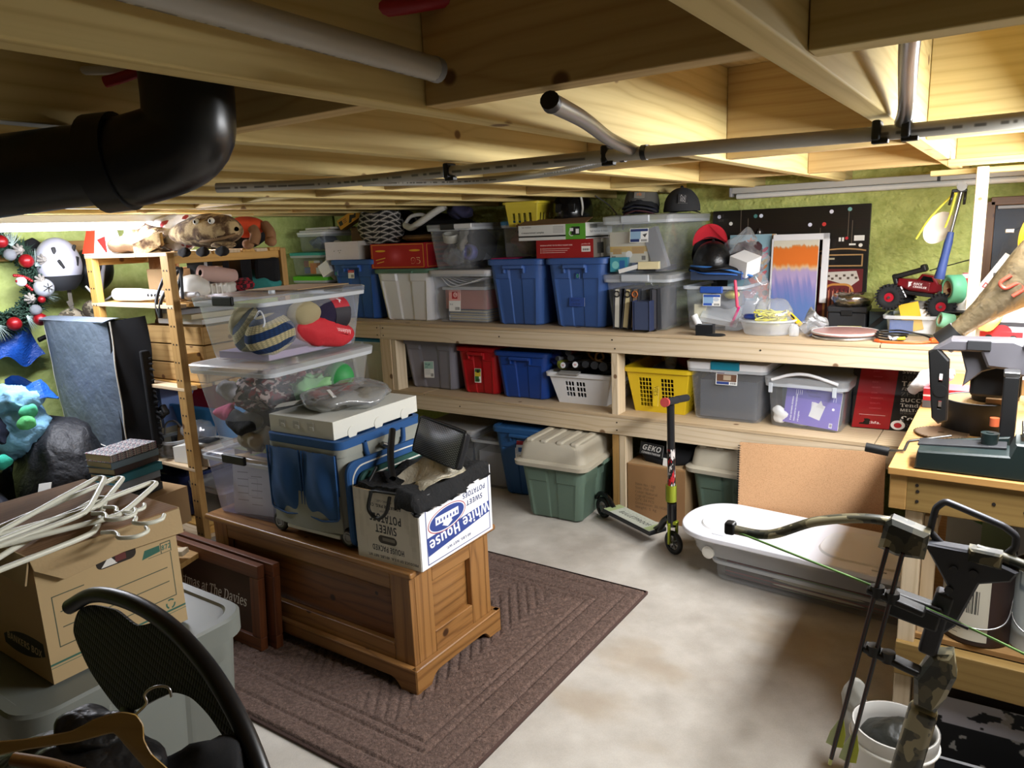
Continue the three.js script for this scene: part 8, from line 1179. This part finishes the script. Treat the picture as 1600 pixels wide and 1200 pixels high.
{ // mitre saw
  const t = thing('mitre_saw', 'dark green and grey mitre saw on the workbench corner', 'saw', [0, BT, -2.02], 0), grn = S({ color: 0x12201f, roughness: 0.45 }), gr = S({ color: 0x545257, roughness: 0.45 });
  mesh('base', [extrude([[-0.165, 0.0], [0.5, 0], [0.5, 0.085], [0.03, 0.085], [0.02, 0.055], [-0.16, 0.045]], 0.1, 0.004).translate(0, 0, 0.06), extrude([[-0.16, 0.012], [0.02, 0.012], [0.02, 0.07], [-0.16, 0.04]], 0.012, 0.003).translate(0, 0, -0.01)], grn, t);
  mesh('base_rim', box(0.18, 0.006, 0.055, 0.002, -0.075, 0.052, 0.03, 0, 0, 4), M.dark, t); mesh('socket', [cyl(0.016, 0.019, 0.03, 22, -0.02, 0.07, 0.03), cyl(0.008, 0.008, 0.034, 16, -0.02, 0.07, 0.03)], grn, t);
  mesh('turntable', cyl(0.14, 0.14, 0.03, 40, 0.22, 0.1, -0.02), grn, t); mesh('metal_table', box(0.16, 0.012, 0.12, 0.003, 0.12, 0.1, 0.02), M.steel, t);
  mesh('upright', [box(0.032, 0.18, 0.05, 0.004, 0.012, 0.12, -0.05)], M.black, t); mesh('fence_cap', box(0.034, 0.012, 0.052, 0.003, 0.012, 0.215, -0.05), M.steel, t);
  mesh('saw_arm', [extrude([[-0.16, 0.255], [-0.12, 0.285], [0.01, 0.287], [0.05, 0.27], [0.12, 0.36], [0.34, 0.4], [0.34, 0.2], [0.02, 0.2], [0.0, 0.215], [-0.04, 0.218], [-0.055, 0.255]], 0.07, 0.006).translate(0, 0, -0.12)], gr, t);
  mesh('arm_window', box(0.05, 0.024, 0.006, 0.002, -0.06, 0.272, -0.083), M.dark, t); mesh('arm_groove', tube([[0.03, 0.272, -0.082], [0.06, 0.285, -0.082], [0.085, 0.27, -0.082], [0.1, 0.24, -0.082]], 0.006, 24, 8), M.dark, t);
  mesh('blade_guard', [extrude([[-0.1, 0.255], [-0.085, 0.2], [-0.09, 0.16], [-0.05, 0.2], [-0.01, 0.215], [0, 0.255]], 0.04, 0.004).translate(0, 0, -0.14)], gr, t);
  mesh('guard_link', [extrude([[-0.168, 0.25], [-0.148, 0.262], [-0.12, 0.23], [-0.115, 0.075], [-0.135, 0.065], [-0.15, 0.08]], 0.03, 0.004, [[[-0.145, 0.2], [-0.128, 0.2], [-0.128, 0.17], [-0.145, 0.17]], [[-0.143, 0.13], [-0.126, 0.13], [-0.126, 0.1], [-0.143, 0.1]]]).translate(0, 0, -0.1), cyl(0.016, 0.016, 0.034, 20, -0.135, 0.152, -0.1, 90)], M.black, t);
  mesh('motor_housing', at(lathe([[0.001, -0.06], [0.06, -0.06], [0.065, 0.05], [0.001, 0.06]], 28), 0.2, 0.28, -0.1, 90), gr, t); mesh('clamp_knob', cyl(0.01, 0.01, 0.02, 16, -0.014, 0.1, -0.02), col(0xb2532f, 0.5), t); mesh('lower_motor', box(0.11, 0.09, 0.1, 0.01, -0.02, 0.175, -0.2), M.black, t);
  const h = thing('clamp_rod', 'bent steel rod with a black foam grip jutting over the bench edge', 'rod', [0, BT, -1.98]); mesh('rod', tube([[-0.255, 0.0, -0.06], [-0.2, 0.006, -0.05], [-0.19, 0.03, -0.06], [-0.1, 0.05, -0.08]], 0.0035, 40, 8, false, 0.1), M.steel, h); mesh('grip', cyl(0.012, 0.012, 0.055, 16, -0.262, -0.001, -0.06, 0, 0, 84), M.black, h);
  const b = thing('dust_bag', 'bronze silver dust bag with red letters rising from the mitre saw', 'bag', [-0.125, 1.135, -2.30], 0);
  const bag = sheet((u, v) => { const a = v * 6.2832, r = 0.028 + 0.075 * sm(0, 0.75, u), k = 1 + 0.16 * (fbm(u * 5 + 3, Math.cos(a) * 1.5 + 5, 3, 0, 0, 3) - 0.5); return [u * 0.3 + Math.sin(a) * r * k * -0.5, u * 0.3 + Math.sin(a) * r * k * 0.62, Math.cos(a) * r * 0.9]; }, 40, 36); mesh('bag_body', metric(bag, 'x'), S({ color: 0x84755a, roughness: 0.34, metalness: 0.45, bumpMap: crumpleT, bumpScale: 0.0035, side: THREE.DoubleSide }), b);
  mesh('nozzle', at(cyl(0.034, 0.03, 0.05, 22), -0.008, -0.012, 0, 0, 0, -45), M.black, b);
  const red = col(0xa8402e, 0.5); for (const [i, s] of [[0, 'S'], [1, 'F'], [2, 'L']]) { const u = 0.42 + i * 0.2, r = 0.028 + 0.075 * sm(0, 0.75, u); const L = s === 'S' ? [tube([[0.016, 0.022, 0], [-0.012, 0.024, 0], [-0.014, 0.006, 0], [0.014, -0.004, 0], [0.012, -0.022, 0], [-0.016, -0.02, 0]], 0.005, 30, 6)] : s === 'F' ? [box(0.01, 0.05, 0.006, 0.002, -0.012), box(0.03, 0.01, 0.006, 0.002, 0.002, 0.02), box(0.024, 0.01, 0.006, 0.002, 0, 0)] : [box(0.01, 0.05, 0.006, 0.002, -0.012), box(0.03, 0.01, 0.006, 0.002, 0.002, -0.02)]; const m = mesh('red_letter', L, red, b); m.position.set(u * 0.3 - 0.006, u * 0.3 + 0.006, r * 0.9); m.rotation.z = R(45); }
}
{ // drums, blade and bits on the bench
  const drum = (l, x, y, z, r, h, tc) => { const o = thing('round_drum', l, 'drum', [x, y, z]); mesh('side_wall', lathe([[0.001, 0], [r, 0], [r, h], [r - 0.004, h + 0.002], [r - 0.006, h - 0.002]], 48), M.dark, o); mesh('top_face', cyl(r - 0.005, r - 0.005, 0.004, 48, 0, h - 0.004, 0), tc, o); };
  drum('wide black drum with a tan top on the workbench', -0.055, BT, -2.36, 0.088, 0.085, S({ map: pineT, color: 0xa58a66, roughness: 0.6 })); drum('small dark drum with a pale top standing on the wide one', -0.02, BT + 0.088, -2.37, 0.056, 0.05, col(0xd5d8dc, 0.3));
  solo('drum_block', 'little dark wooden block on the wide drum', 'block', box(0.04, 0.014, 0.02, 0.002), M.cardDark, [-0.02, BT + 0.095, -2.30]);
  const teeth = []; for (let i = 0; i < 40; i++) { const a = i / 40 * 6.2832; teeth.push([Math.cos(a) * 0.06, Math.sin(a) * 0.06], [Math.cos(a + 0.11) * 0.067, Math.sin(a + 0.11) * 0.067]); }
  solo('saw_blade', 'rusty toothed saw blade lying flat on the bench edge', 'blade', extrude(teeth, 0.003, 0, [[...Array(16)].map((_, i) => [Math.cos(i / 16 * 6.283) * 0.008, Math.sin(i / 16 * 6.283) * 0.008])]).rotateX(Math.PI / 2), S({ color: 0x6e5a44, roughness: 0.5, metalness: 0.7 }), [-0.135, BT + 0.004, -2.26]);
  carton('red_case', 'red and grey case on the far end of the bench', 'case', [0.12, 0.06, 0.1], { pz: print(64, 32, (x) => { x.fillStyle = '#b5202c'; x.fillRect(0, 0, 64, 32); x.fillStyle = '#e8dcdc'; x.fillRect(0, 10, 64, 3); x.fillStyle = '#55565a'; x.fillRect(0, 20, 64, 12); }) }, col(0xc25a64, 0.5), [-0.15, BT, -2.62], 0);
  solo('white_rag', 'white plastic rag hanging off the far bench corner', 'rag', blob(0.07, 0.025, 0.06, 0.025, 18, 211, 26), S({ color: 0xe2dfe2, roughness: 0.6, bumpMap: crumpleT, bumpScale: 0.0024 }), [-0.19, BT + 0.075, -2.64], [0, 0, 24]);
  const bits = [['steel chuck part behind the wide drum', 0.02, 0.03, M.steel], ['white plastic part behind the small drum', 0.06, 0.06, M.offwhite], ['black tool body behind the drums', -0.02, 0.07, M.black], ['pink handled tool behind the small drum', 0.05, 0.02, col(0xc2476a, 0.5)]];
  bits.forEach(([l, x, y, m], i) => solo('tool_part', l, 'tool', [box(0.09, 0.018, 0.02, 0.005), cyl(0.018, 0.012, 0.05, 16, 0.03, 0.01, 0, 20), box(0.02, 0.05, 0.02, 0.005, -0.03, 0.01, 0)], m, [x, BT + 0.04 + y, -2.62 - i * 0.05], [0, i * 40, 0]));
}
{ // crossbow leaning on the bench
  const camo = dataTex(256, 256, (u, v) => { const a = fbm(u * 5, v * 5, 3, 5, 5, 3), b = fbm(u * 7, v * 7, 9, 7, 7, 3); return a > 0.6 ? [150, 142, 112] : b > 0.58 ? [98, 92, 70] : a < 0.4 ? [36, 38, 30] : [66, 64, 50]; }, { rep: [5, 5] }), cm = S({ map: camo, roughness: 0.4 });
  const t = thing('crossbow', 'camouflage crossbow leaning upright against the workbench', 'crossbow', [-0.06, 0, -1.45], 0), P0 = (x, y, z = 0) => [x + 0.06, y, z];
  mesh('limb', metric(tube([P0(-0.43, 0.855, 0.08), P0(-0.36, 0.85, 0.06), P0(-0.28, 0.885, 0.04), P0(-0.2, 0.9, 0.02), P0(-0.13, 0.895)], 0.0095, 50, 10), 'x'), cm, t); mesh('limb', metric(tube([P0(-0.02, 0.87), P0(0.06, 0.852, 0.0), P0(0.16, 0.82, 0.02), P0(0.26, 0.77, 0.06)], 0.0095, 50, 10), 'x'), cm, t);
  mesh('limb_tip', box(0.02, 0.026, 0.024, 0.005, ...P0(-0.43, 0.858, 0.08)), M.black, t);
  mesh('limb_pocket', [metric(extrude([[-0.05, -0.026], [-0.02, -0.036], [0.026, -0.034], [0.032, 0.016], [-0.03, 0.034], [-0.04, 0.026]], 0.045, 0.008), 'x').translate(...P0(-0.122, 0.876, 0.01))], cm, t); mesh('limb_pocket', [metric(extrude([[-0.03, -0.012], [0.02, -0.016], [0.02, 0.012], [-0.03, 0.014]], 0.03, 0.004), 'x').translate(...P0(0.0, 0.862, 0.005))], cm, t);
  const metal = S({ color: 0x3c3d42, roughness: 0.45, metalness: 0.5 });
  const stirrup = [[-0.092, 0.885], [-0.086, 0.93], [-0.07, 0.945], [0.015, 0.917], [0.036, 0.902], [0.036, 0.88], [0.014, 0.852], [-0.03, 0.842], [-0.07, 0.862]].map((q) => P0(q[0], q[1], -0.01)); mesh('stirrup', tube(stirrup, 0.0062, 90, 10, true, 0.15), metal, t);
  mesh('riser', extrude([[-0.1, 0.87], [-0.03, 0.87], [0.045, 0.845], [0.035, 0.825], [-0.01, 0.81], [-0.04, 0.72], [-0.075, 0.68], [-0.085, 0.7], [-0.055, 0.79]].map(([x, y]) => [x + 0.06, y]), 0.03, 0.004), metal, t); for (const [x, y] of [[-0.05, 0.83], [-0.055, 0.79], [-0.02, 0.83]]) mesh('bolt', cyl(0.007, 0.007, 0.006, 14, ...P0(x, y, 0.016), 90), M.steelDark, t);
  mesh('quiver_mount', box(0.085, 0.05, 0.03, 0.006, ...P0(-0.105, 0.735, 0.01), 0, 0, -10), M.black, t);
  mesh('barrel', metric(box(0.032, 0.13, 0.034, 0.006, ...P0(-0.07, 0.715, 0.0), 0, 0, -10), 'y'), metal, t);
  mesh('fore_grip', metric(lumpy(extrude([[-0.075, 0.655], [-0.04, 0.665], [-0.032, 0.62], [-0.045, 0.575], [-0.06, 0.54], [-0.095, 0.545], [-0.1, 0.6]].map(([x, y]) => [x + 0.06, y]), 0.045, 0.008), 0.003, 20, 3), 'y'), cm, t); mesh('stock', metric(box(0.05, 0.5, 0.042, 0.012, ...P0(-0.118, 0.29, 0.0), 0, 0, -9), 'y'), cm, t); mesh('butt_plate', box(0.07, 0.03, 0.05, 0.008, ...P0(-0.155, 0.03, 0.0), 0, 0, -9), M.black, t);
  mesh('bow_string', tube([P0(-0.43, 0.857, 0.085), P0(-0.06, 0.745, 0.03), P0(0.26, 0.66, 0.07)], 0.0022, 20, 6), S({ color: 0x5f8a3c, roughness: 0.6 }), t); mesh('string_serving', tube([P0(-0.11, 0.758, 0.036), P0(-0.02, 0.733, 0.034)], 0.0032, 6, 6), M.black, t);
  for (const y of [0.775, 0.655]) mesh('quiver_hood', [box(0.1, 0.014, 0.03, 0.005, ...P0(-0.135, y - 0.012, 0.045), 0, 0, -14), cyl(0.012, 0.012, 0.02, 14, ...P0(-0.165, y, 0.05)), cyl(0.012, 0.012, 0.02, 14, ...P0(-0.14, y - 0.006, 0.05))], M.black, t);
  const shaft = S({ map: dataTex(16, 256, (u, v) => fbm(3, v * 20, 3, 0, 20, 3) > 0.6 ? [96, 40, 36] : [18, 17, 18]), roughness: 0.35 });
  for (const [a, b, l] of [[[-0.153, 0.865], [-0.228, 0.4], 'thin arrow with yellow vanes held nearer the floor shadow'], [[-0.128, 0.86], [-0.203, 0.375], 'thin arrow with yellow vanes held nearer the crossbow stock']]) { const o = thing('arrow', l, 'arrow', [0, 0, -1.395]); mesh('shaft', tube([[a[0], a[1], 0], [b[0], b[1], 0]], 0.0042, 4, 10), shaft, o); mesh('nock', tube([[b[0], b[1], 0], [b[0] - 0.0022, b[1] - 0.014, 0]], 0.0035, 3, 8), col(0xd8e08a, 0.4), o); const vx = (k) => b[0] + (a[0] - b[0]) * k, vy = (k) => b[1] + (a[1] - b[1]) * k; for (const s of [1, -1]) mesh('vane', extrude([[vx(0.06), vy(0.06)], [vx(0.06) + s * 0.016, vy(0.06) + 0.004], [vx(0.13) + s * 0.014, vy(0.13)], [vx(0.23), vy(0.23)]], 0.0012, 0), s > 0 ? col(0xc8d43a, 0.4) : P({ color: 0xcfd8b0, roughness: 0.4, transmission: 0.4, thickness: 0, side: THREE.DoubleSide }), o); }
}
{ // paint cans, box and bins under the bench
  const can = (l, x, z, r, h, body, lidC, extra) => { const o = thing('paint_can', l, 'paint can', [x, 0.42, z]); mesh('can_body', lathe([[0.001, 0.002], [r - 0.002, 0], [r, 0.004], [r, h - 0.004], [r + 0.002, h], [r - 0.004, h]], 40), body, o); mesh('can_lid', lathe([[0.001, h - 0.006], [r - 0.016, h - 0.006], [r - 0.012, h + 0.001], [r - 0.004, h]], 40), lidC, o); mesh('wire_handle', tube([[r, h * 0.75, 0], [r * 0.8, h * 0.35, r * 0.75], [0, h * 0.25, r * 1.04], [-r * 0.8, h * 0.35, r * 0.75], [-r, h * 0.75, 0]], 0.002, 40, 6), M.steel, o); if (extra) extra(o); return o; };
  const brown = S({ color: 0x2a1512, roughness: 0.4 });
  can('dark brown paint can with a big white printed label', -0.015, -2.02, 0.075, 0.2, brown, brown, (o) => { const g = new THREE.CylinderGeometry(0.0765, 0.0765, 0.17, 30, 1, true, -1.25, 1.6); g.translate(0, 0.1, 0); mesh('paper_label', g, S({ map: print(256, 256, (x) => { x.fillStyle = '#c9c3b2'; x.fillRect(0, 0, 256, 256); for (let i = 0; i < 14; i++) { x.fillStyle = '#8a8578'; x.fillRect(20, 120 + i * 9, 90 + (i % 3) * 14, 3); } barcode(x, 150, 60, 60, 90); txt(x, 'Black', 120, 60, 24, '#222', 'sans-serif', { bold: 1, rot: 90 }); }), roughness: 0.7, side: THREE.DoubleSide }), o); });
  can('white paint can with a teal base band', 0.13, -2.04, 0.082, 0.2, S({ map: print(256, 128, (x, w, h) => { x.fillStyle = '#b9c0c0'; x.fillRect(0, 0, w, h); x.fillStyle = '#2b7f93'; x.fillRect(0, h - 18, w, 18); x.strokeStyle = '#345'; for (let i = 0; i < 5; i++) { x.strokeRect(20 + i * 50, 30, 22, 26); x.fillRect(26 + i * 50, 36, 6, 14); } }), roughness: 0.4 }), brown);
  can('brown-lidded paint can at the back of the bench shelf', 0.14, -2.28, 0.085, 0.26, col(0x6a6258, 0.5), brown);
  carton('leaf_box', 'pale box with a green leaf print at the back of the bench shelf', 'box', [0.22, 0.28, 0.1], { pz: print(128, 160, (x, w, h) => { x.fillStyle = '#a9a79a'; x.fillRect(0, 0, w, h); x.fillStyle = '#3f6b2c'; x.beginPath(); x.ellipse(46, 40, 34, 22, 0.6, 0, 7); x.fill(); x.fillStyle = '#8b9a72'; x.fillRect(50, 60, 60, 70); x.fillStyle = '#b5a294'; x.fillRect(90, 10, 38, 60); }) }, col(0xa9a79a, 0.8), [0.0, 0.42, -2.4], 2);
  const bk = thing('white_bucket', 'white plastic bucket with a dark bag hanging in it beside the bench leg', 'bucket', [-0.15, 0.002, -1.73]); mesh('pail', lathe([[0.001, 0.004], [0.08, 0.004], [0.086, 0.25], [0.091, 0.25], [0.093, 0.29], [0.086, 0.29], [0.082, 0.26], [0.074, 0.014], [0.001, 0.014]], 36), col(0xc9c6c0, 0.45), bk); mesh('rim_band', at(new THREE.TorusGeometry(0.092, 0.004, 8, 40), 0, 0.255, 0, 90), M.offwhite, bk);
  solo('dark_bag', 'olive black plastic bag lining the white bucket', 'bag', blob(0.072, 0.06, 0.072, 0.016, 16, 221, 26), S({ color: 0x1b1c16, roughness: 0.5, bumpMap: crumpleT, bumpScale: 0.003 }), [-0.15, 0.245, -1.73]); solo('white_bag', 'crumpled white plastic bag standing behind the bucket', 'bag', blob(0.035, 0.11, 0.035, 0.025, 16, 223, 26), col(0xa09e96, 0.6), [-0.245, 0.19, -1.86]);
  carton('black_box', 'black box splashed with white paint print under the bench shelf', 'box', [0.42, 0.27, 0.3], { pz: dataTex(128, 96, (u, v) => v > 0.72 && u < 0.6 && fbm(u * 7, v * 9, 4, 0, 0, 3) > 0.36 ? [176, 172, 178] : fbm(u * 10 + 4, v * 8, 5, 0, 0, 3) > 0.68 ? [150, 146, 140] : [16, 16, 18]) }, M.black, [0.1, 0.002, -2.1], 3);
  clearBin('storage_bin', 'low dark grey bin before the splashed black box under the bench', { w: 0.5, d: 0.26, h: 0.16, mat: M.dark, rim: M.grey, lid: null }, [0.14, 0.002, -1.77], 4);
}
// ---------- window behind the post and clutter before it ----------
{
  const t = thing('window_1', null, null, [0.36, 1.165, -3.8]); t.userData.kind = 'structure'; const fm = S({ map: pineT, color: 0x6b4f3a, roughness: 0.5 }), W = 0.94, H = 0.66;
  for (const s of [-1, 1]) { mesh('window_frame', at(wood(W, 0.035, 0.05, 'x'), 0, s * H / 2, 0), fm, t); mesh('window_frame', at(wood(0.035, H, 0.05, 'y'), s * W / 2, 0, 0), fm, t); mesh('sash', box(W - 0.05, 0.014, 0.03, 0.003, 0, s * (H / 2 - 0.026), 0.004), M.grey, t); }
  mesh('pane', sharp(W - 0.04, H - 0.04, 0.004, 0, 0, 0.004), P({ color: 0xc2c8d0, roughness: 0.06, transmission: 0.9, thickness: 0 }), t);
  mesh('backing', sharp(W - 0.03, H - 0.03, 0.006, 0, 0, -0.016), S({ roughness: 0.5, map: dataTex(256, 192, (u, v) => { const a = fbm(u * 6, v * 5, 3, 0, 0, 4), b = Math.abs(fbm(u * 3, v * 4, 9, 0, 0, 2) - 0.5); return mix3(b < 0.02 ? [40, 46, 60] : [96, 98, 108], [62, 64, 72], clamp((a - 0.4) * 4)); }) }), t);
}
{
  const c = thing('hose_coil', 'bright yellow hose coil hanging before the window', 'hose', [0.045, 1.345, -3.3], 0); for (let i = 0; i < 4; i++) mesh('loop', at(new THREE.TorusGeometry(0.085 - i * 0.006, 0.0085, 10, 60), 0, 0, i * 0.012, 0, 62 + i * 3), i % 2 ? M.yellow : col(0xd8a818, 0.42), c);
  const s = thing('black_sling', 'black strap with a white letter looped before the window', 'strap', [-0.03, 1.23, -3.36], 0); mesh('strap', sheet((u, v) => { const a = 1.0 + u * 2.9; return [Math.cos(a) * 0.06 + 0.03, Math.sin(a) * 0.14 + 0.02, (v - 0.5) * 0.05 + 0.01]; }, 40, 4, 0.003), M.black, s); label3('strap_letter', print(64, 64, (x) => { x.fillStyle = '#18181a'; x.fillRect(0, 0, 64, 64); txt(x, 'M', 8, 34, 56, '#cfcfcf', 'sans-serif', { bold: 1 }); }), 0.04, 0.036, s, [-0.02, -0.02, 0.045], [0, 10, 0]);
  mesh('buckle', box(0.03, 0.016, 0.05, 0.004, 0.0, 0.15, 0.01), M.steel, s);
  const y = U, pack = (l, x, yy, z, w, h, d, f, m, r) => carton('package', l, 'package', [w, h, d], f ? { pz: f } : {}, m, [x, y + yy, z], r);
  pack('white and blue package with a red car print behind the saw', -0.02, 0.0, -3.36, 0.22, 0.09, 0.05, print(192, 96, (x, w, h) => { x.fillStyle = '#cfd4dc'; x.fillRect(0, 0, w, h); x.fillStyle = '#2b2d34'; x.fillRect(0, 0, w, 18); x.fillStyle = '#b5202a'; x.fillRect(30, 40, 120, 22); x.beginPath(); x.arc(90, 42, 30, 3.2, 6.2); x.fill(); x.fillStyle = '#111'; x.beginPath(); x.arc(56, 64, 11, 0, 7); x.arc(124, 64, 11, 0, 7); x.fill(); }), M.paper, -3);
  pack('blue banded package leaning before the window', -0.045, 0.13, -3.45, 0.11, 0.2, 0.02, print(96, 160, (x, w, h) => { x.fillStyle = '#d8dade'; x.fillRect(0, 0, w, h); x.fillStyle = '#3a78b8'; x.fillRect(30, 40, 66, 50); txt(x, 'DEWAX', 8, 110, 24, '#b02a2a', 'sans-serif', { bold: 1 }); }), M.paper, [-8, 0, -32]);
  pack('white paper package low behind the dust bag', 0.05, 0.09, -3.42, 0.2, 0.06, 0.06, null, M.paper, [0, 4, 6]); pack('dark flat package beneath the white paper one', 0.1, 0.0, -3.5, 0.2, 0.08, 0.1, null, col(0x33363c, 0.4), 5);
  solo('clear_bottle', 'clear plastic bottle tilted against the window', 'bottle', lathe([[0.001, 0], [0.03, 0.002], [0.032, 0.08], [0.014, 0.11], [0.012, 0.13]], 22), M.film, [-0.075, y + 0.1, -3.5], [0, 0, -30]); solo('yellow_glove', 'pale yellow glove at the foot of the dust bag', 'glove', blob(0.05, 0.03, 0.03, 0.02, 20, 231, 22), col(0xd3cf7a, 0.6), [-0.075, y + 0.09, -3.32], [0, 0, 30]);
}
renderer.render(scene, camera);
